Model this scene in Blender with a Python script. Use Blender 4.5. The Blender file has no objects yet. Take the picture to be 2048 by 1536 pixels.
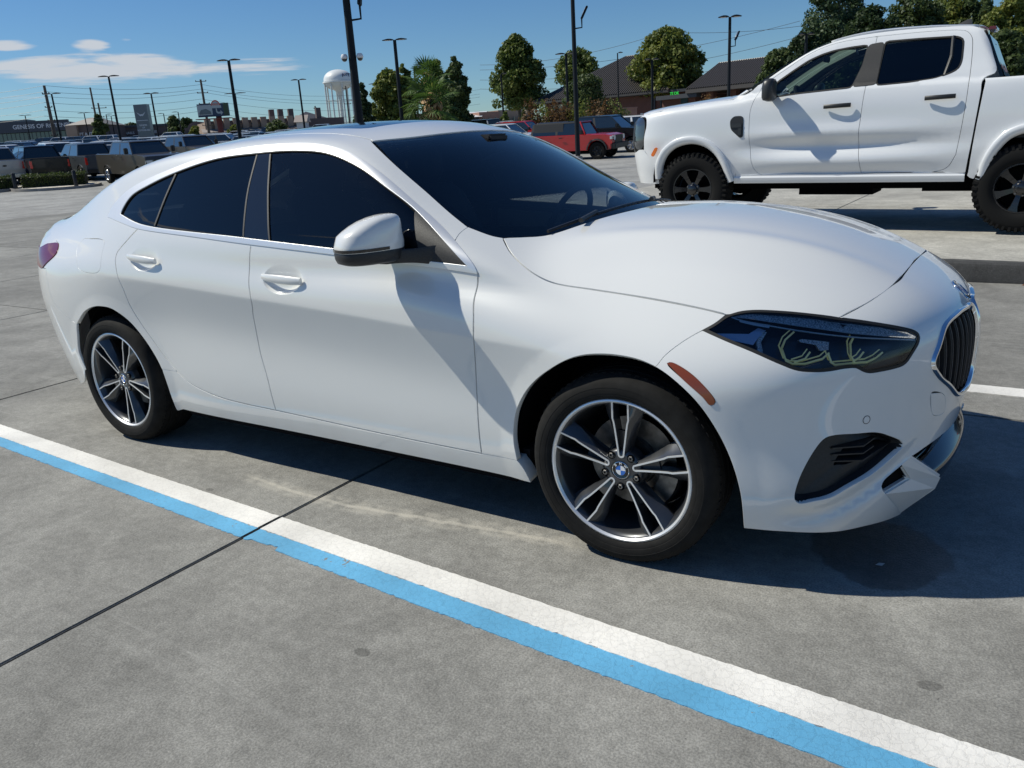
import bpy, bmesh, math, random
import numpy as np
from mathutils import Vector, Matrix, noise
from mathutils.geometry import delaunay_2d_cdt
random.seed(7); np.random.seed(7)
PI = math.pi
S = bpy.context.scene
COL = S.collection

# ------------------------------------------------------------------ camera
cam_d = bpy.data.cameras.new('camera'); cam = bpy.data.objects.new('camera', cam_d); COL.objects.link(cam)
CAMP = np.array([3.7003, -2.96434, 1.31371])
def cam_basis(yaw, pitch, roll):
    f = np.array([math.sin(yaw)*math.cos(pitch), math.cos(yaw)*math.cos(pitch), -math.sin(pitch)])
    r = np.array([math.cos(yaw), -math.sin(yaw), 0.]); u = np.cross(r, f); c, s = math.cos(roll), math.sin(roll)
    return c*r+s*u, -s*r+c*u, f
CR, CU, CF = cam_basis(-0.5921327576936193, 0.29263283410283697, -0.06212469778876156)
cam.matrix_world = Matrix([[CR[i], CU[i], -CF[i], CAMP[i]] for i in range(3)] + [[0, 0, 0, 1]])
cam_d.sensor_width = 36; cam_d.lens = 36*1613.260899061865/2048; cam_d.clip_start = .05; cam_d.clip_end = 4000
S.camera = cam

# ------------------------------------------------------------------ sun, sky, exposure
SUND = Vector((-.85, -.33, 1.)).normalized()
SUN_EL = math.asin(SUND.z); SUN_ROT = math.atan2(SUND.x, SUND.y)
W = bpy.data.worlds.new('World'); S.world = W; W.use_nodes = True
nt = W.node_tree; nt.nodes.clear(); N = nt.nodes.new; LK = nt.links.new
wo = N('ShaderNodeOutputWorld'); bg = N('ShaderNodeBackground'); bg.inputs['Strength'].default_value = .064
sky = N('ShaderNodeTexSky'); sky.sky_type = 'NISHITA'; sky.sun_disc = False
sky.sun_elevation = SUN_EL; sky.sun_rotation = SUN_ROT; sky.altitude = 50
sky.air_density = 1.0; sky.dust_density = .1; sky.ozone_density = 2.2
# thin cloud streaks, a function of the direction looked in
tc = N('ShaderNodeTexCoord'); sx = N('ShaderNodeSeparateXYZ'); LK(tc.outputs['Generated'], sx.inputs[0])
def wm(op, a, b=None, c=None):
    n = N('ShaderNodeMath'); n.operation = op
    for i, v in enumerate((a, b, c)):
        if v is None: continue
        if isinstance(v, (int, float)): n.inputs[i].default_value = v
        else: LK(v, n.inputs[i])
    return n.outputs[0]
az = wm('ARCTAN2', sx.outputs[0], sx.outputs[1])          # heading from +Y towards +X
el = wm('ARCSINE', sx.outputs[2])
cv = N('ShaderNodeCombineXYZ'); LK(wm('MULTIPLY', az, 9.0), cv.inputs[0]); LK(wm('MULTIPLY', el, 95.), cv.inputs[1])
cn = N('ShaderNodeTexNoise'); cn.inputs['Scale'].default_value = 1.0; cn.inputs['Detail'].default_value = 8; cn.inputs['Roughness'].default_value = .56
cn.inputs['Distortion'].default_value = .3
LK(cv.outputs[0], cn.inputs['Vector'])
def blob(a0, e0, wa, we, amp):                            # soft elongated patch
    u = wm('DIVIDE', wm('SUBTRACT', az, a0), wa); v = wm('DIVIDE', wm('SUBTRACT', el, e0), we)
    r2 = wm('ADD', wm('MULTIPLY', u, u), wm('MULTIPLY', v, v))
    return wm('MULTIPLY', wm('MAXIMUM', wm('SUBTRACT', 1.0, r2), 0.0), amp)
BL = [(-1.0174, 0.0976, 0.1379, 0.018, 1.0), (-0.8641, 0.0957, 0.088, 0.011, 0.85), (-1.0186, 0.1196, 0.0246, 0.008, 0.7), (-1.0948, 0.1194, 0.0313, 0.008, 0.7), (-1.103, 0.0711, 0.0504, 0.003, 0.5), (-0.9858, 0.1245, 0.0096, 0.003, 0.4), (0.9, 0.183, 0.171, 0.0128, 0.75), (1.6, 0.154, 0.163, 0.0128, 0.75), (2.3, 0.421, 0.31, 0.0172, 0.75), (3.0, 0.178, 0.257, 0.0113, 0.75), (-3.0, 0.16, 0.171, 0.0106, 0.75), (-2.5, 0.425, 0.316, 0.0177, 0.75), (-2.0, 0.38, 0.189, 0.0117, 0.75), (-1.6, 0.319, 0.296, 0.0183, 0.75)]
acc = None
for b in BL:
    k = blob(*b); acc = k if acc is None else wm('MAXIMUM', acc, k)
wide = N('ShaderNodeTexNoise'); wide.inputs['Scale'].default_value = .35; wide.inputs['Detail'].default_value = 2
LK(cv.outputs[0], wide.inputs['Vector'])
mask = wm('ADD', acc, wm('MULTIPLY', wm('SUBTRACT', cn.outputs[0], .5), 2.3))
mr = N('ShaderNodeMapRange'); mr.inputs[1].default_value = .30; mr.inputs[2].default_value = .80; LK(mask, mr.inputs[0])
mr.interpolation_type = 'SMOOTHSTEP'
acc01 = N('ShaderNodeMapRange'); acc01.inputs[2].default_value = .12; LK(acc, acc01.inputs[0])
mfin = wm('MULTIPLY', wm('MULTIPLY', mr.outputs[0], acc01.outputs[0]), .95)
mix = N('ShaderNodeMix'); mix.data_type = 'RGBA'; LK(mfin, mix.inputs[0])
hs = N('ShaderNodeHueSaturation'); hs.inputs['Saturation'].default_value = 1.15; hs.inputs['Value'].default_value = 1.18
LK(sky.outputs[0], hs.inputs['Color'])
tint = N('ShaderNodeMix'); tint.data_type = 'RGBA'; tint.blend_type = 'MULTIPLY'; tint.inputs[0].default_value = 1; tint.inputs[7].default_value = (.66, .89, 1.12, 1); LK(hs.outputs[0], tint.inputs[6]); LK(tint.outputs[2], mix.inputs[6]); mix.inputs[7].default_value = (9.0, 9.6, 10.4, 1)
LK(mix.outputs[2], bg.inputs['Color']); LK(bg.outputs[0], wo.inputs[0])
sun_d = bpy.data.lights.new('sun', 'SUN'); sun_d.energy = 4.6; sun_d.angle = math.radians(.53); sun_d.color = (1, .965, .84)
sun = bpy.data.objects.new('sun', sun_d); COL.objects.link(sun); sun.rotation_euler = SUND.to_track_quat('Z', 'Y').to_euler(); sun.location = (0, 0, 30)
vs = S.view_settings; vs.view_transform = 'Standard'; vs.look = 'None'; vs.exposure = 0.0; vs.gamma = 1; vs.use_curve_mapping = False
S.cycles.max_bounces = 8; S.cycles.transparent_max_bounces = 12; S.cycles.caustics_reflective = False; S.cycles.caustics_refractive = False

# ------------------------------------------------------------------ materials
MATS = {}
def mat(name, col=(.5, .5, .5), rough=.5, metal=0., coat=0., spec=.5, emit=None, coat_rough=.03, fn=None):
    if name in MATS: return MATS[name]
    m = bpy.data.materials.new(name); m.use_nodes = True; b = m.node_tree.nodes['Principled BSDF']
    b.inputs['Base Color'].default_value = (*col, 1); b.inputs['Roughness'].default_value = rough; b.inputs['Metallic'].default_value = metal
    b.inputs['Coat Weight'].default_value = coat; b.inputs['Coat Roughness'].default_value = coat_rough; b.inputs['Coat IOR'].default_value = 1.62; b.inputs['Specular IOR Level'].default_value = spec
    if emit: b.inputs['Emission Color'].default_value = (*emit[:3], 1); b.inputs['Emission Strength'].default_value = emit[3]
    if fn: fn(m, b)
    MATS[name] = m; return m
def NN(m, t, **k):
    n = m.node_tree.nodes.new(t)
    for a, v in k.items(): setattr(n, a, v)
    return n
def lk(m, a, b): m.node_tree.links.new(a, b)
def vary(scale=8, amt=.12, detail=6, bump=0., bscale=60, rough_amt=0.):
    """grain: base colour varied by noise, optional fine bump"""
    def f(m, b):
        c = tuple(b.inputs['Base Color'].default_value)[:3]
        t = NN(m, 'ShaderNodeTexCoord'); n = NN(m, 'ShaderNodeTexNoise'); n.inputs['Scale'].default_value = scale; n.inputs['Detail'].default_value = detail
        lk(m, t.outputs['Object'], n.inputs['Vector'])
        r = NN(m, 'ShaderNodeValToRGB'); r.color_ramp.elements[0].position = .3; r.color_ramp.elements[1].position = .7
        r.color_ramp.elements[0].color = (*[x*(1-amt) for x in c], 1); r.color_ramp.elements[1].color = (*[min(1, x*(1+amt)) for x in c], 1)
        lk(m, n.outputs[0], r.inputs[0]); lk(m, r.outputs[0], b.inputs['Base Color'])
        if rough_amt:
            q = NN(m, 'ShaderNodeMapRange'); q.inputs[3].default_value = b.inputs['Roughness'].default_value-rough_amt; q.inputs[4].default_value = b.inputs['Roughness'].default_value+rough_amt
            lk(m, n.outputs[0], q.inputs[0]); lk(m, q.outputs[0], b.inputs['Roughness'])
        if bump:
            n2 = NN(m, 'ShaderNodeTexNoise'); n2.inputs['Scale'].default_value = bscale; n2.inputs['Detail'].default_value = 4; lk(m, t.outputs['Object'], n2.inputs['Vector'])
            bp = NN(m, 'ShaderNodeBump'); bp.inputs['Strength'].default_value = 1; bp.inputs['Distance'].default_value = bump
            lk(m, n2.outputs[0], bp.inputs['Height']); lk(m, bp.outputs[0], b.inputs['Normal'])
    return f
def dusty(m, b):
    """white clear coat with road film towards the sills, as dirt has settled there"""
    c = tuple(b.inputs['Base Color'].default_value)[:3]
    t = NN(m, 'ShaderNodeTexCoord'); s = NN(m, 'ShaderNodeSeparateXYZ'); lk(m, t.outputs['Object'], s.inputs[0])
    q = NN(m, 'ShaderNodeMapRange'); q.inputs[1].default_value = .42; q.inputs[2].default_value = .18; q.inputs[3].default_value = 0; q.inputs[4].default_value = .5; lk(m, s.outputs[2], q.inputs[0])
    n = NN(m, 'ShaderNodeTexNoise'); n.inputs['Scale'].default_value = 9; n.inputs['Detail'].default_value = 8; lk(m, t.outputs['Object'], n.inputs['Vector'])
    mm = NN(m, 'ShaderNodeMath', operation='MULTIPLY'); lk(m, q.outputs[0], mm.inputs[0]); lk(m, n.outputs[0], mm.inputs[1])
    x = NN(m, 'ShaderNodeMix', data_type='RGBA'); x.inputs[6].default_value = (*c, 1); x.inputs[7].default_value = (.50, .46, .40, 1); lk(m, mm.outputs[0], x.inputs[0]); lk(m, x.outputs[2], b.inputs['Base Color'])
def glassmat(name, tint, rough=0., ior=1.5, refl=1.0):
    if name in MATS: return MATS[name]
    m = bpy.data.materials.new(name); m.use_nodes = True; t = m.node_tree; t.nodes.clear()
    o = t.nodes.new('ShaderNodeOutputMaterial'); g = t.nodes.new('ShaderNodeBsdfGlossy'); tr = t.nodes.new('ShaderNodeBsdfTransparent'); mx = t.nodes.new('ShaderNodeMixShader'); fr = t.nodes.new('ShaderNodeFresnel')
    g.inputs['Roughness'].default_value = rough; g.inputs['Color'].default_value = (refl, refl, refl, 1); tr.inputs['Color'].default_value = (*tint, 1); fr.inputs['IOR'].default_value = ior
    t.links.new(fr.outputs[0], mx.inputs[0]); t.links.new(tr.outputs[0], mx.inputs[1]); t.links.new(g.outputs[0], mx.inputs[2]); t.links.new(mx.outputs[0], o.inputs[0])
    MATS[name] = m; return m
mat('white_paint', (.755, .755, .735), .30, coat=1., coat_rough=.02, fn=dusty)
mat('truck_white', (.75, .76, .77), .35, coat=1.)
mat('gloss_black', (.008, .008, .009), .08, coat=.5)
mat('black_plastic', (.018, .018, .019), .45, fn=vary(120, .2, 3, .0004, 400))
mat('grain_plastic', (.028, .027, .027), .55, fn=vary(200, .3, 3, .0006, 700))
mat('cavity', (.004, .004, .005), .9, spec=.1)
mat('chrome', (.82, .84, .87), .05, 1.)
mat('satin_chrome', (.80, .80, .80), .36, .55)
mat('machined', (.82, .82, .82), .30, .55)
mat('wheel_grey', (.045, .047, .052), .32, .4, coat=.7)
mat('rubber', (.011, .0105, .010), .85, spec=.25, fn=vary(30, .3, 5, .0004, 180))
mat('steel', (.20, .19, .18), .4, .9, fn=vary(40, .3))
mat('bar_highlight_grey', (.10, .10, .11), .25, .5); mat('seal', (.006, .006, .006), .6)  # grey for the painted bar highlights; black for rubbers and gap shade
mat('red_lens', (.16, .002, .006), .10, coat=.5)
mat('amber_lens', (.22, .045, .008), .22, coat=.6)
mat('interior', (.016, .016, .018), .7)
mat('interior_grey', (.10, .10, .105), .7)
mat('lamp_black', (.014, .020, .034), .25)
mat('lamp_silver', (.85, .88, .95), .3, 0., fn=vary(260, .75, 3, .002, 420))
mat('lamp_sky_reflection', (.5, .58, .78), .3, .1)  # blue base colour paints a sky reflection onto the lamp wedge
mat('guide', (.80, .85, .42), .25, coat=1., emit=(.75, .80, .30, .05))
mat('lamp_white', (.72, .74, .76), .3)
mat('lamp_brown', (.045, .042, .038), .4)
mat('badge_blue', (.01, .14, .55), .2, coat=1.); mat('badge_white', (.8, .8, .8), .2, coat=1.)
glassmat('lens_clear', (.93, .95, .97), 0., 1.45)
glassmat('glass_side', (.020, .028, .034), 0., 1.52)
glassmat('glass_screen', (.74, .82, .82), 0., 1.52); glassmat('glass_front', (.34, .38, .40), 0., 1.52)

# ------------------------------------------------------------------ object helpers
def tag(o, label=None, cat=None, group=None, kind=None):
    if label: o['label'] = label
    if cat: o['category'] = cat
    if group: o['group'] = group
    if kind: o['kind'] = kind
    return o
def empty(name, loc=(0, 0, 0), rz=0., label=None, cat=None, group=None, scale=1.):
    o = bpy.data.objects.new(name, None); COL.objects.link(o); o.location = loc; o.rotation_euler = (0, 0, rz); o.scale = (scale,)*3
    o.empty_display_size = .2
    return tag(o, label, cat, group)
def link(name, me, material=None, parent=None):
    o = bpy.data.objects.new(name, me); COL.objects.link(o)
    if material is not None and not me.materials: me.materials.append(MATS[material] if isinstance(material, str) else material)
    if parent is not None: o.parent = parent
    return o
def mesh(name, V, Fc, smooth=False, nrm=None):
    me = bpy.data.meshes.new(name); me.from_pydata([tuple(map(float, v)) for v in V], [], [tuple(int(i) for i in f) for f in Fc])
    if smooth or nrm is not None: me.polygons.foreach_set('use_smooth', [True]*len(me.polygons))
    me.update()
    if nrm is not None: me.normals_split_custom_set_from_vertices([tuple(map(float, n)) for n in nrm])
    return me
class MB:
    """collects simple solids, then links them as one mesh"""
    def __init__(s): s.v = []; s.f = []
    def add(s, V, Fc):
        k = len(s.v); s.v += [tuple(v) for v in V]; s.f += [tuple(i+k for i in f) for f in Fc]; return s
    def box(s, x0, x1, y0, y1, z0, z1, M=None):
        V = [(x, y, z) for z in (z0, z1) for y in (y0, y1) for x in (x0, x1)]
        if M is not None: V = [tuple(M @ Vector(v)) for v in V]
        return s.add(V, [(0, 2, 3, 1), (4, 5, 7, 6), (0, 1, 5, 4), (2, 6, 7, 3), (0, 4, 6, 2), (1, 3, 7, 5)])
    def tube(s, pts, r, n=8, caps=True, r1=None):
        pts = [Vector(p) for p in pts]; m = len(pts); R = []
        up = Vector((0, 0, 1))
        for i, p in enumerate(pts):
            d = (pts[min(i+1, m-1)]-pts[max(i-1, 0)]).normalized()
            a = d.cross(up) if abs(d.z) < .95 else d.cross(Vector((1, 0, 0))); a.normalize(); b = d.cross(a)
            if i and a.dot(pa) < 0: a = -a; b = -b
            pa = a
            rr = r if r1 is None else r+(r1-r)*i/(m-1)
            R.append([p+(a*math.cos(2*PI*k/n)+b*math.sin(2*PI*k/n))*rr for k in range(n)])
        V = [v for q in R for v in q]; Fc = [(i*n+k, i*n+(k+1) % n, (i+1)*n+(k+1) % n, (i+1)*n+k) for i in range(m-1) for k in range(n)]
        if caps: Fc += [tuple(range(n-1, -1, -1)), tuple((m-1)*n+k for k in range(n))]
        return s.add(V, Fc)
    def loft(s, rings, closed=True, caps=True):
        n = len(rings[0]); V = [v for q in rings for v in q]; m = len(rings); kk = n if closed else n-1
        Fc = [(i*n+k, i*n+(k+1) % n, (i+1)*n+(k+1) % n, (i+1)*n+k) for i in range(m-1) for k in range(kk)]
        if caps and closed: Fc += [tuple(range(n-1, -1, -1)), tuple((m-1)*n+k for k in range(n))]
        return s.add(V, Fc)
    def lathe(s, prof, n=48, axis='Z', M=None, arc=(0, 2*PI)):
        full = abs(arc[1]-arc[0]-2*PI) < 1e-6; m = n if full else n+1; V = []
        for r, h in prof:
            for k in range(m):
                a = arc[0]+(arc[1]-arc[0])*k/n; c, q = r*math.cos(a), r*math.sin(a)
                V.append((c, q, h) if axis == 'Z' else (c, h, q) if axis == 'Y' else (h, c, q))
        if M is not None: V = [tuple(M @ Vector(v)) for v in V]
        Fc = [(i*m+k, i*m+(k+1) % m, (i+1)*m+(k+1) % m, (i+1)*m+k) for i in range(len(prof)-1) for k in range(n)]
        return s.add(V, Fc)
    def me(s, name, smooth=False, sharp=40, bevel=0):
        bm = bmesh.new(); vs = [bm.verts.new(v) for v in s.v]
        for f in s.f:
            try: bm.faces.new([vs[i] for i in f])
            except ValueError: pass
        bmesh.ops.remove_doubles(bm, verts=bm.verts, dist=1e-5)
        bmesh.ops.recalc_face_normals(bm, faces=bm.faces)
        if bevel:
            ed = [e for e in bm.edges if len(e.link_faces) == 2 and e.calc_face_angle(0) > .6]
            bmesh.ops.bevel(bm, geom=ed, offset=bevel, segments=2, affect='EDGES', clamp_overlap=True)
        me = bpy.data.meshes.new(name); 
        if smooth:
            for f in bm.faces: f.smooth = True
            for e in bm.edges: e.smooth = not (len(e.link_faces) == 2 and e.calc_face_angle(0) > math.radians(sharp))
        bm.to_mesh(me); bm.free(); return me
    def build(s, name, material, parent=None, smooth=False, sharp=40, bevel=0):
        return link(name, s.me(name, smooth, sharp, bevel), material, parent)
def copy_tree(o, parent=None, skip=()):
    c = o.copy(); COL.objects.link(c); c.parent = parent
    for ch in o.children:
        if ch.name.split('.')[0] not in skip: copy_tree(ch, c, skip)
    return c
_tx = {}
def text_mesh(txt, size, extrude=0.001, bold=False, align='CENTER'):
    cu = bpy.data.curves.new('lettering', 'FONT'); cu.body = txt; cu.size = size; cu.extrude = extrude; cu.align_x = align; cu.align_y = 'CENTER'
    if bold: cu.offset = size*.018
    o = bpy.data.objects.new('lettering', cu); COL.objects.link(o)
    bpy.context.view_layer.update(); dg = bpy.context.evaluated_depsgraph_get()
    me = bpy.data.meshes.new_from_object(o.evaluated_get(dg)); bpy.data.objects.remove(o); bpy.data.curves.remove(cu); return me
mat('truck_dark', (.03, .032, .034), .4); mat('lamp_truck', (.03, .035, .04), .08, coat=1.); mat('rim_black', (.008, .008, .009), .25, coat=.5)
mat('amber_bright', (.75, .16, .012), .25, coat=.6); mat('decal_orange', (.75, .26, .12), .5); mat('interior_pale', (.45, .45, .42), .7)
glassmat('glass_truck', (.42, .52, .50), 0., 1.52)
mat('tyre_far', (.009, .009, .009), .85, spec=.2)

# ------------------------------------------------------------------ car body as smooth surfaces (metres, rear axle at x=0)
def _M(x):
    x=np.asarray(x,float);n=len(x);A=np.eye(n);B=np.zeros((n,n))
    for i in range(1,n-1):
        h0=x[i]-x[i-1];h1=x[i+1]-x[i]
        A[i,i-1]=h0/6;A[i,i]=(h0+h1)/3;A[i,i+1]=h1/6
        B[i,i-1]=1/h0;B[i,i]=-1/h0-1/h1;B[i,i+1]=1/h1
    return np.linalg.solve(A,B)
def _ev(x,xs,M,Y):
    # Y: (n,) or (N,n) row per query ; returns value per query
    x=np.clip(x,xs[0],xs[-1]);i=np.clip(np.searchsorted(xs,x)-1,0,len(xs)-2)
    h=xs[i+1]-xs[i];b=(x-xs[i])/h;a=1-b
    if Y.ndim==1:
        D=M@Y;return a*Y[i]+b*Y[i+1]+((a**3-a)*D[i]+(b**3-b)*D[i+1])*h*h/6
    D=Y@M.T;k=np.arange(len(x))
    return a*Y[k,i]+b*Y[k,i+1]+((a**3-a)*D[k,i]+(b**3-b)*D[k,i+1])*h*h/6
class S1:
    def __init__(s,*p):
        s.x=np.array([a for a,b in p],float);s.y=np.array([b for a,b in p],float);s.M=_M(s.x)
    def __call__(s,x): return _ev(x,s.x,s.M,s.y)
class S2:
    def __init__(s,xs,zs,T):
        s.xs=np.array(xs,float);s.zs=np.array(zs,float);s.T=np.array(T,float);s.Mx=_M(s.xs);s.Mz=_M(s.zs);s.D=s.Mx@s.T
    def __call__(s,x,z):
        xs=s.xs;x=np.clip(x,xs[0],xs[-1]);i=np.clip(np.searchsorted(xs,x)-1,0,len(xs)-2)
        h=xs[i+1]-xs[i];b=(x-xs[i])/h;a=1-b
        R=a[:,None]*s.T[i]+b[:,None]*s.T[i+1]+(((a**3-a)*h*h/6)[:,None]*s.D[i]+((b**3-b)*h*h/6)[:,None]*s.D[i+1])
        return _ev(z,s.zs,s.Mz,R)
def smax(a,b,r):
    h=np.maximum(r-np.abs(a-b),0)/r
    return np.maximum(a,b)+h*h*h*r/6
def smin(a,b,r): return -smax(-a,-b,r)
def sp(t,w): return w*np.logaddexp(0,t/w)
def bump(x,a,b,s):
    return 1/(1+np.exp(-(x-a)/s))*1/(1+np.exp((x-b)/s))
# side half width table, columns z
SZ=[.12,.22,.32,.44,.58,.72,.86,.98,1.08,1.2]
SX=[-1.0,-.6,-.3,.0,.5,1.1,1.7,2.2,2.7,3.0,3.6]
ST=[[.77,.80,.83,.85,.872,.885,.87,.835,.78,.70],
    [.80,.825,.848,.868,.883,.892,.878,.845,.795,.72],
    [.84,.865,.88,.888,.897,.898,.884,.856,.81,.74],
    [.85,.87,.884,.893,.90,.90,.888,.862,.82,.75],
    [.875,.900,.913,.915,.909,.900,.889,.868,.826,.76],
    [.875,.900,.915,.918,.910,.900,.890,.870,.828,.76],
    [.875,.900,.915,.918,.910,.900,.890,.868,.824,.75],
    [.870,.895,.910,.914,.908,.899,.884,.855,.81,.73],
    [.85,.872,.886,.895,.900,.897,.874,.835,.78,.70],
    [.85,.872,.886,.893,.897,.890,.862,.815,.75,.67],
    [.85,.872,.886,.893,.897,.890,.862,.815,.75,.67]]
Yt=S2(SX,SZ,ST)
zcr=S1((-1,.86),(-.3,.845),(.3,.822),(.48,.812),(.8,.793),(1.1,.776),(1.63,.745),(2.17,.705),(2.42,.689),(3.0,.68))
xfz=S1((.1,3.44),(.2,3.48),(.3,3.51),(.42,3.535),(.55,3.548),(.66,3.545),(.76,3.518),(.86,3.46),(.95,3.37),(1.1,3.2))
xrz=S1((.1,-.82),(.25,-.89),(.45,-.95),(.62,-.975),(.8,-.965),(.95,-.965),(1.05,-.985),(1.15,-.98))
Hc=S1((1.9,1.04),(2.2,1.037),(2.45,1.043),(2.7,1.037),(2.95,1.0),(3.15,.943),(3.3,.880),(3.42,.816),(3.55,.73))
Hk=S1((1.9,.10),(2.3,.14),(2.6,.185),(3.0,.195),(3.3,.20),(3.6,.2))
RAC=(.025,.34,.340);FAC=(2.665,.31,.383)
CUPS=((.388,.912,.098,.050),(1.272,.858,.104,.054))
def YS(x,z):
    y=Yt(x,z);zc=zcr(x)
    A=.31*bump(x,.1,2.42,.12)
    t=zc-z
    y=y-A*(sp(t,.003)-sp(t-.185,.045))
    for cx,cz,r in (RAC,FAC):
        d=np.hypot(x-cx,z-cz);y=y+.10*sp(r+.055-np.maximum(d,r-.01),.003)
    for cx,cz,a,b in CUPS:
        q=np.clip(1-((x-cx)/a)**2-((z-cz)/b)**2,0,1);y=y-.044*np.sqrt(q*(2-q))*q**.3
    return y
def H(x,y):
    ay=np.abs(y);u=ay/.75
    yc=.55-.24*(x-2.35);return Hc(x+.06*ay**2)-Hk(x)*(.2*u**2+.8*u**3.6)+.009*np.exp(-((ay-yc)/.055)**2)*bump(x,2.45,3.3,.06)-.006*np.exp(-((ay-yc-.13)/.07)**2)*bump(x,2.45,3.2,.06)
def Dk(x,y): # boot deck
    return Dc(x)-.10*(np.abs(y)/.75)**4-.02*(np.abs(y)/.75)**2
Dc=S1((-1.05,1.045),(-.9,1.075),(-.7,1.085),(-.4,1.10),(0,1.12))
NF=3.0;NR=3.2
def Flow(x,y,z):
    ay=np.abs(y);W=YS(x,z)
    f=np.maximum(x-2.78,0)/(xfz(z)-2.78);r=np.maximum(-.12-x,0)/(-.12-xrz(z))
    a=ay/W;n=2.12+.8/(1+np.exp((z-.33)/.06))
    g=np.where(x>1,(a**n+f**n)**(1/n),(a**3.2+r**3.2)**(1/3.2))-1
    zl=.243+.0*x+.9*np.maximum(x-3.22,0)**1.55*1.6
    g=g+.020*np.exp(-((z-zl+.006)/.030)**2)*bump(x,3.16,3.43,.018)
    g=g*.8
    w=1/(1+np.exp(-(x-1.0)/.12));top=z-(w*H(np.maximum(x,1.9),y)+(1-w)*Dk(np.minimum(x,0),y))
    return smax(g,top,.10)
# greenhouse
Gz=S1((.2,.60),(.6,.80),(.85,.862),(.95,.862),(1.0,.850),(1.1,.804),(1.2,.751),(1.3,.694),(1.36,.654),(1.41,.60),(1.5,.47))
Gd=S1((-1.1,.50),(-.8,.30),(-.5,.17),(-.2,.075),(.1,.02),(.4,.0),(.9,-.006),(1.4,.0),(1.8,.012),(2.2,.035),(2.6,.07))
Rc=S1((-1.5,.5),(-1.1,.84),(-.75,1.055),(-.5,1.155),(-.2,1.265),(.1,1.355),(.4,1.404),(.7,1.428),(1.0,1.436),(1.3,1.427),(1.5,1.400),(1.62,1.367),(2.0,1.19),(2.4,1.005),(2.7,.84),(3.0,.6),(3.6,.0))
def R(x,y):
    ay=np.abs(y);c=.10+.10/(1+np.exp(-(x-1.5)/.12))
    return Rc(x+c*ay**2*np.where(x>.8,1,0))-.055*(ay/.6)**2
def Fgr(x,y,z):
    ay=np.abs(y)
    g=(ay-(Gz(z)-Gd(x)))*.92
    return smax(g,(z-R(x,y))*.9,.055)
def F(x,y,z):
    a=Flow(x,y,z);b=Fgr(x,y,z)
    return smin(a,b,.05+.10/(1+np.exp((x-.2)/.12)))
def grad(P,fn=F,e=2e-4):
    x,y,z=P.T;return np.stack([fn(x+e,y,z)-fn(x-e,y,z),fn(x,y+e,z)-fn(x,y-e,z),fn(x,y,z+e)-fn(x,y,z-e)],-1)/(2*e)
def cast(O,D,fn=F,tmax=6.,n=200,t0=0.):
    O=np.broadcast_to(O,D.shape);t=np.full(len(D),float(t0));hit=np.zeros(len(D),bool)
    step=.42
    act=np.ones(len(D),bool)
    for k in range(n):
        P=O+D*t[:,None];f=np.full(len(D),1.);i=np.where(act)[0]
        f=fn(*P[i].T);t[i]+=np.maximum(f,1e-4)*step
        h=f<3e-4;hit[i[h]]=True;act[i[h]]=False;act[t>tmax]=False
        if not act.any():break
    # refine
    i=np.where(hit)[0]
    if len(i):
        lo=t[i]-.03;hi=t[i]+.002
        for k in range(18):
            m=(lo+hi)/2;P=O[i]+D[i]*m[:,None];f=fn(*P.T);hi=np.where(f<0,m,hi);lo=np.where(f<0,lo,m)
        t[i]=(lo+hi)/2
    return O+D*t[:,None],hit

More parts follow.
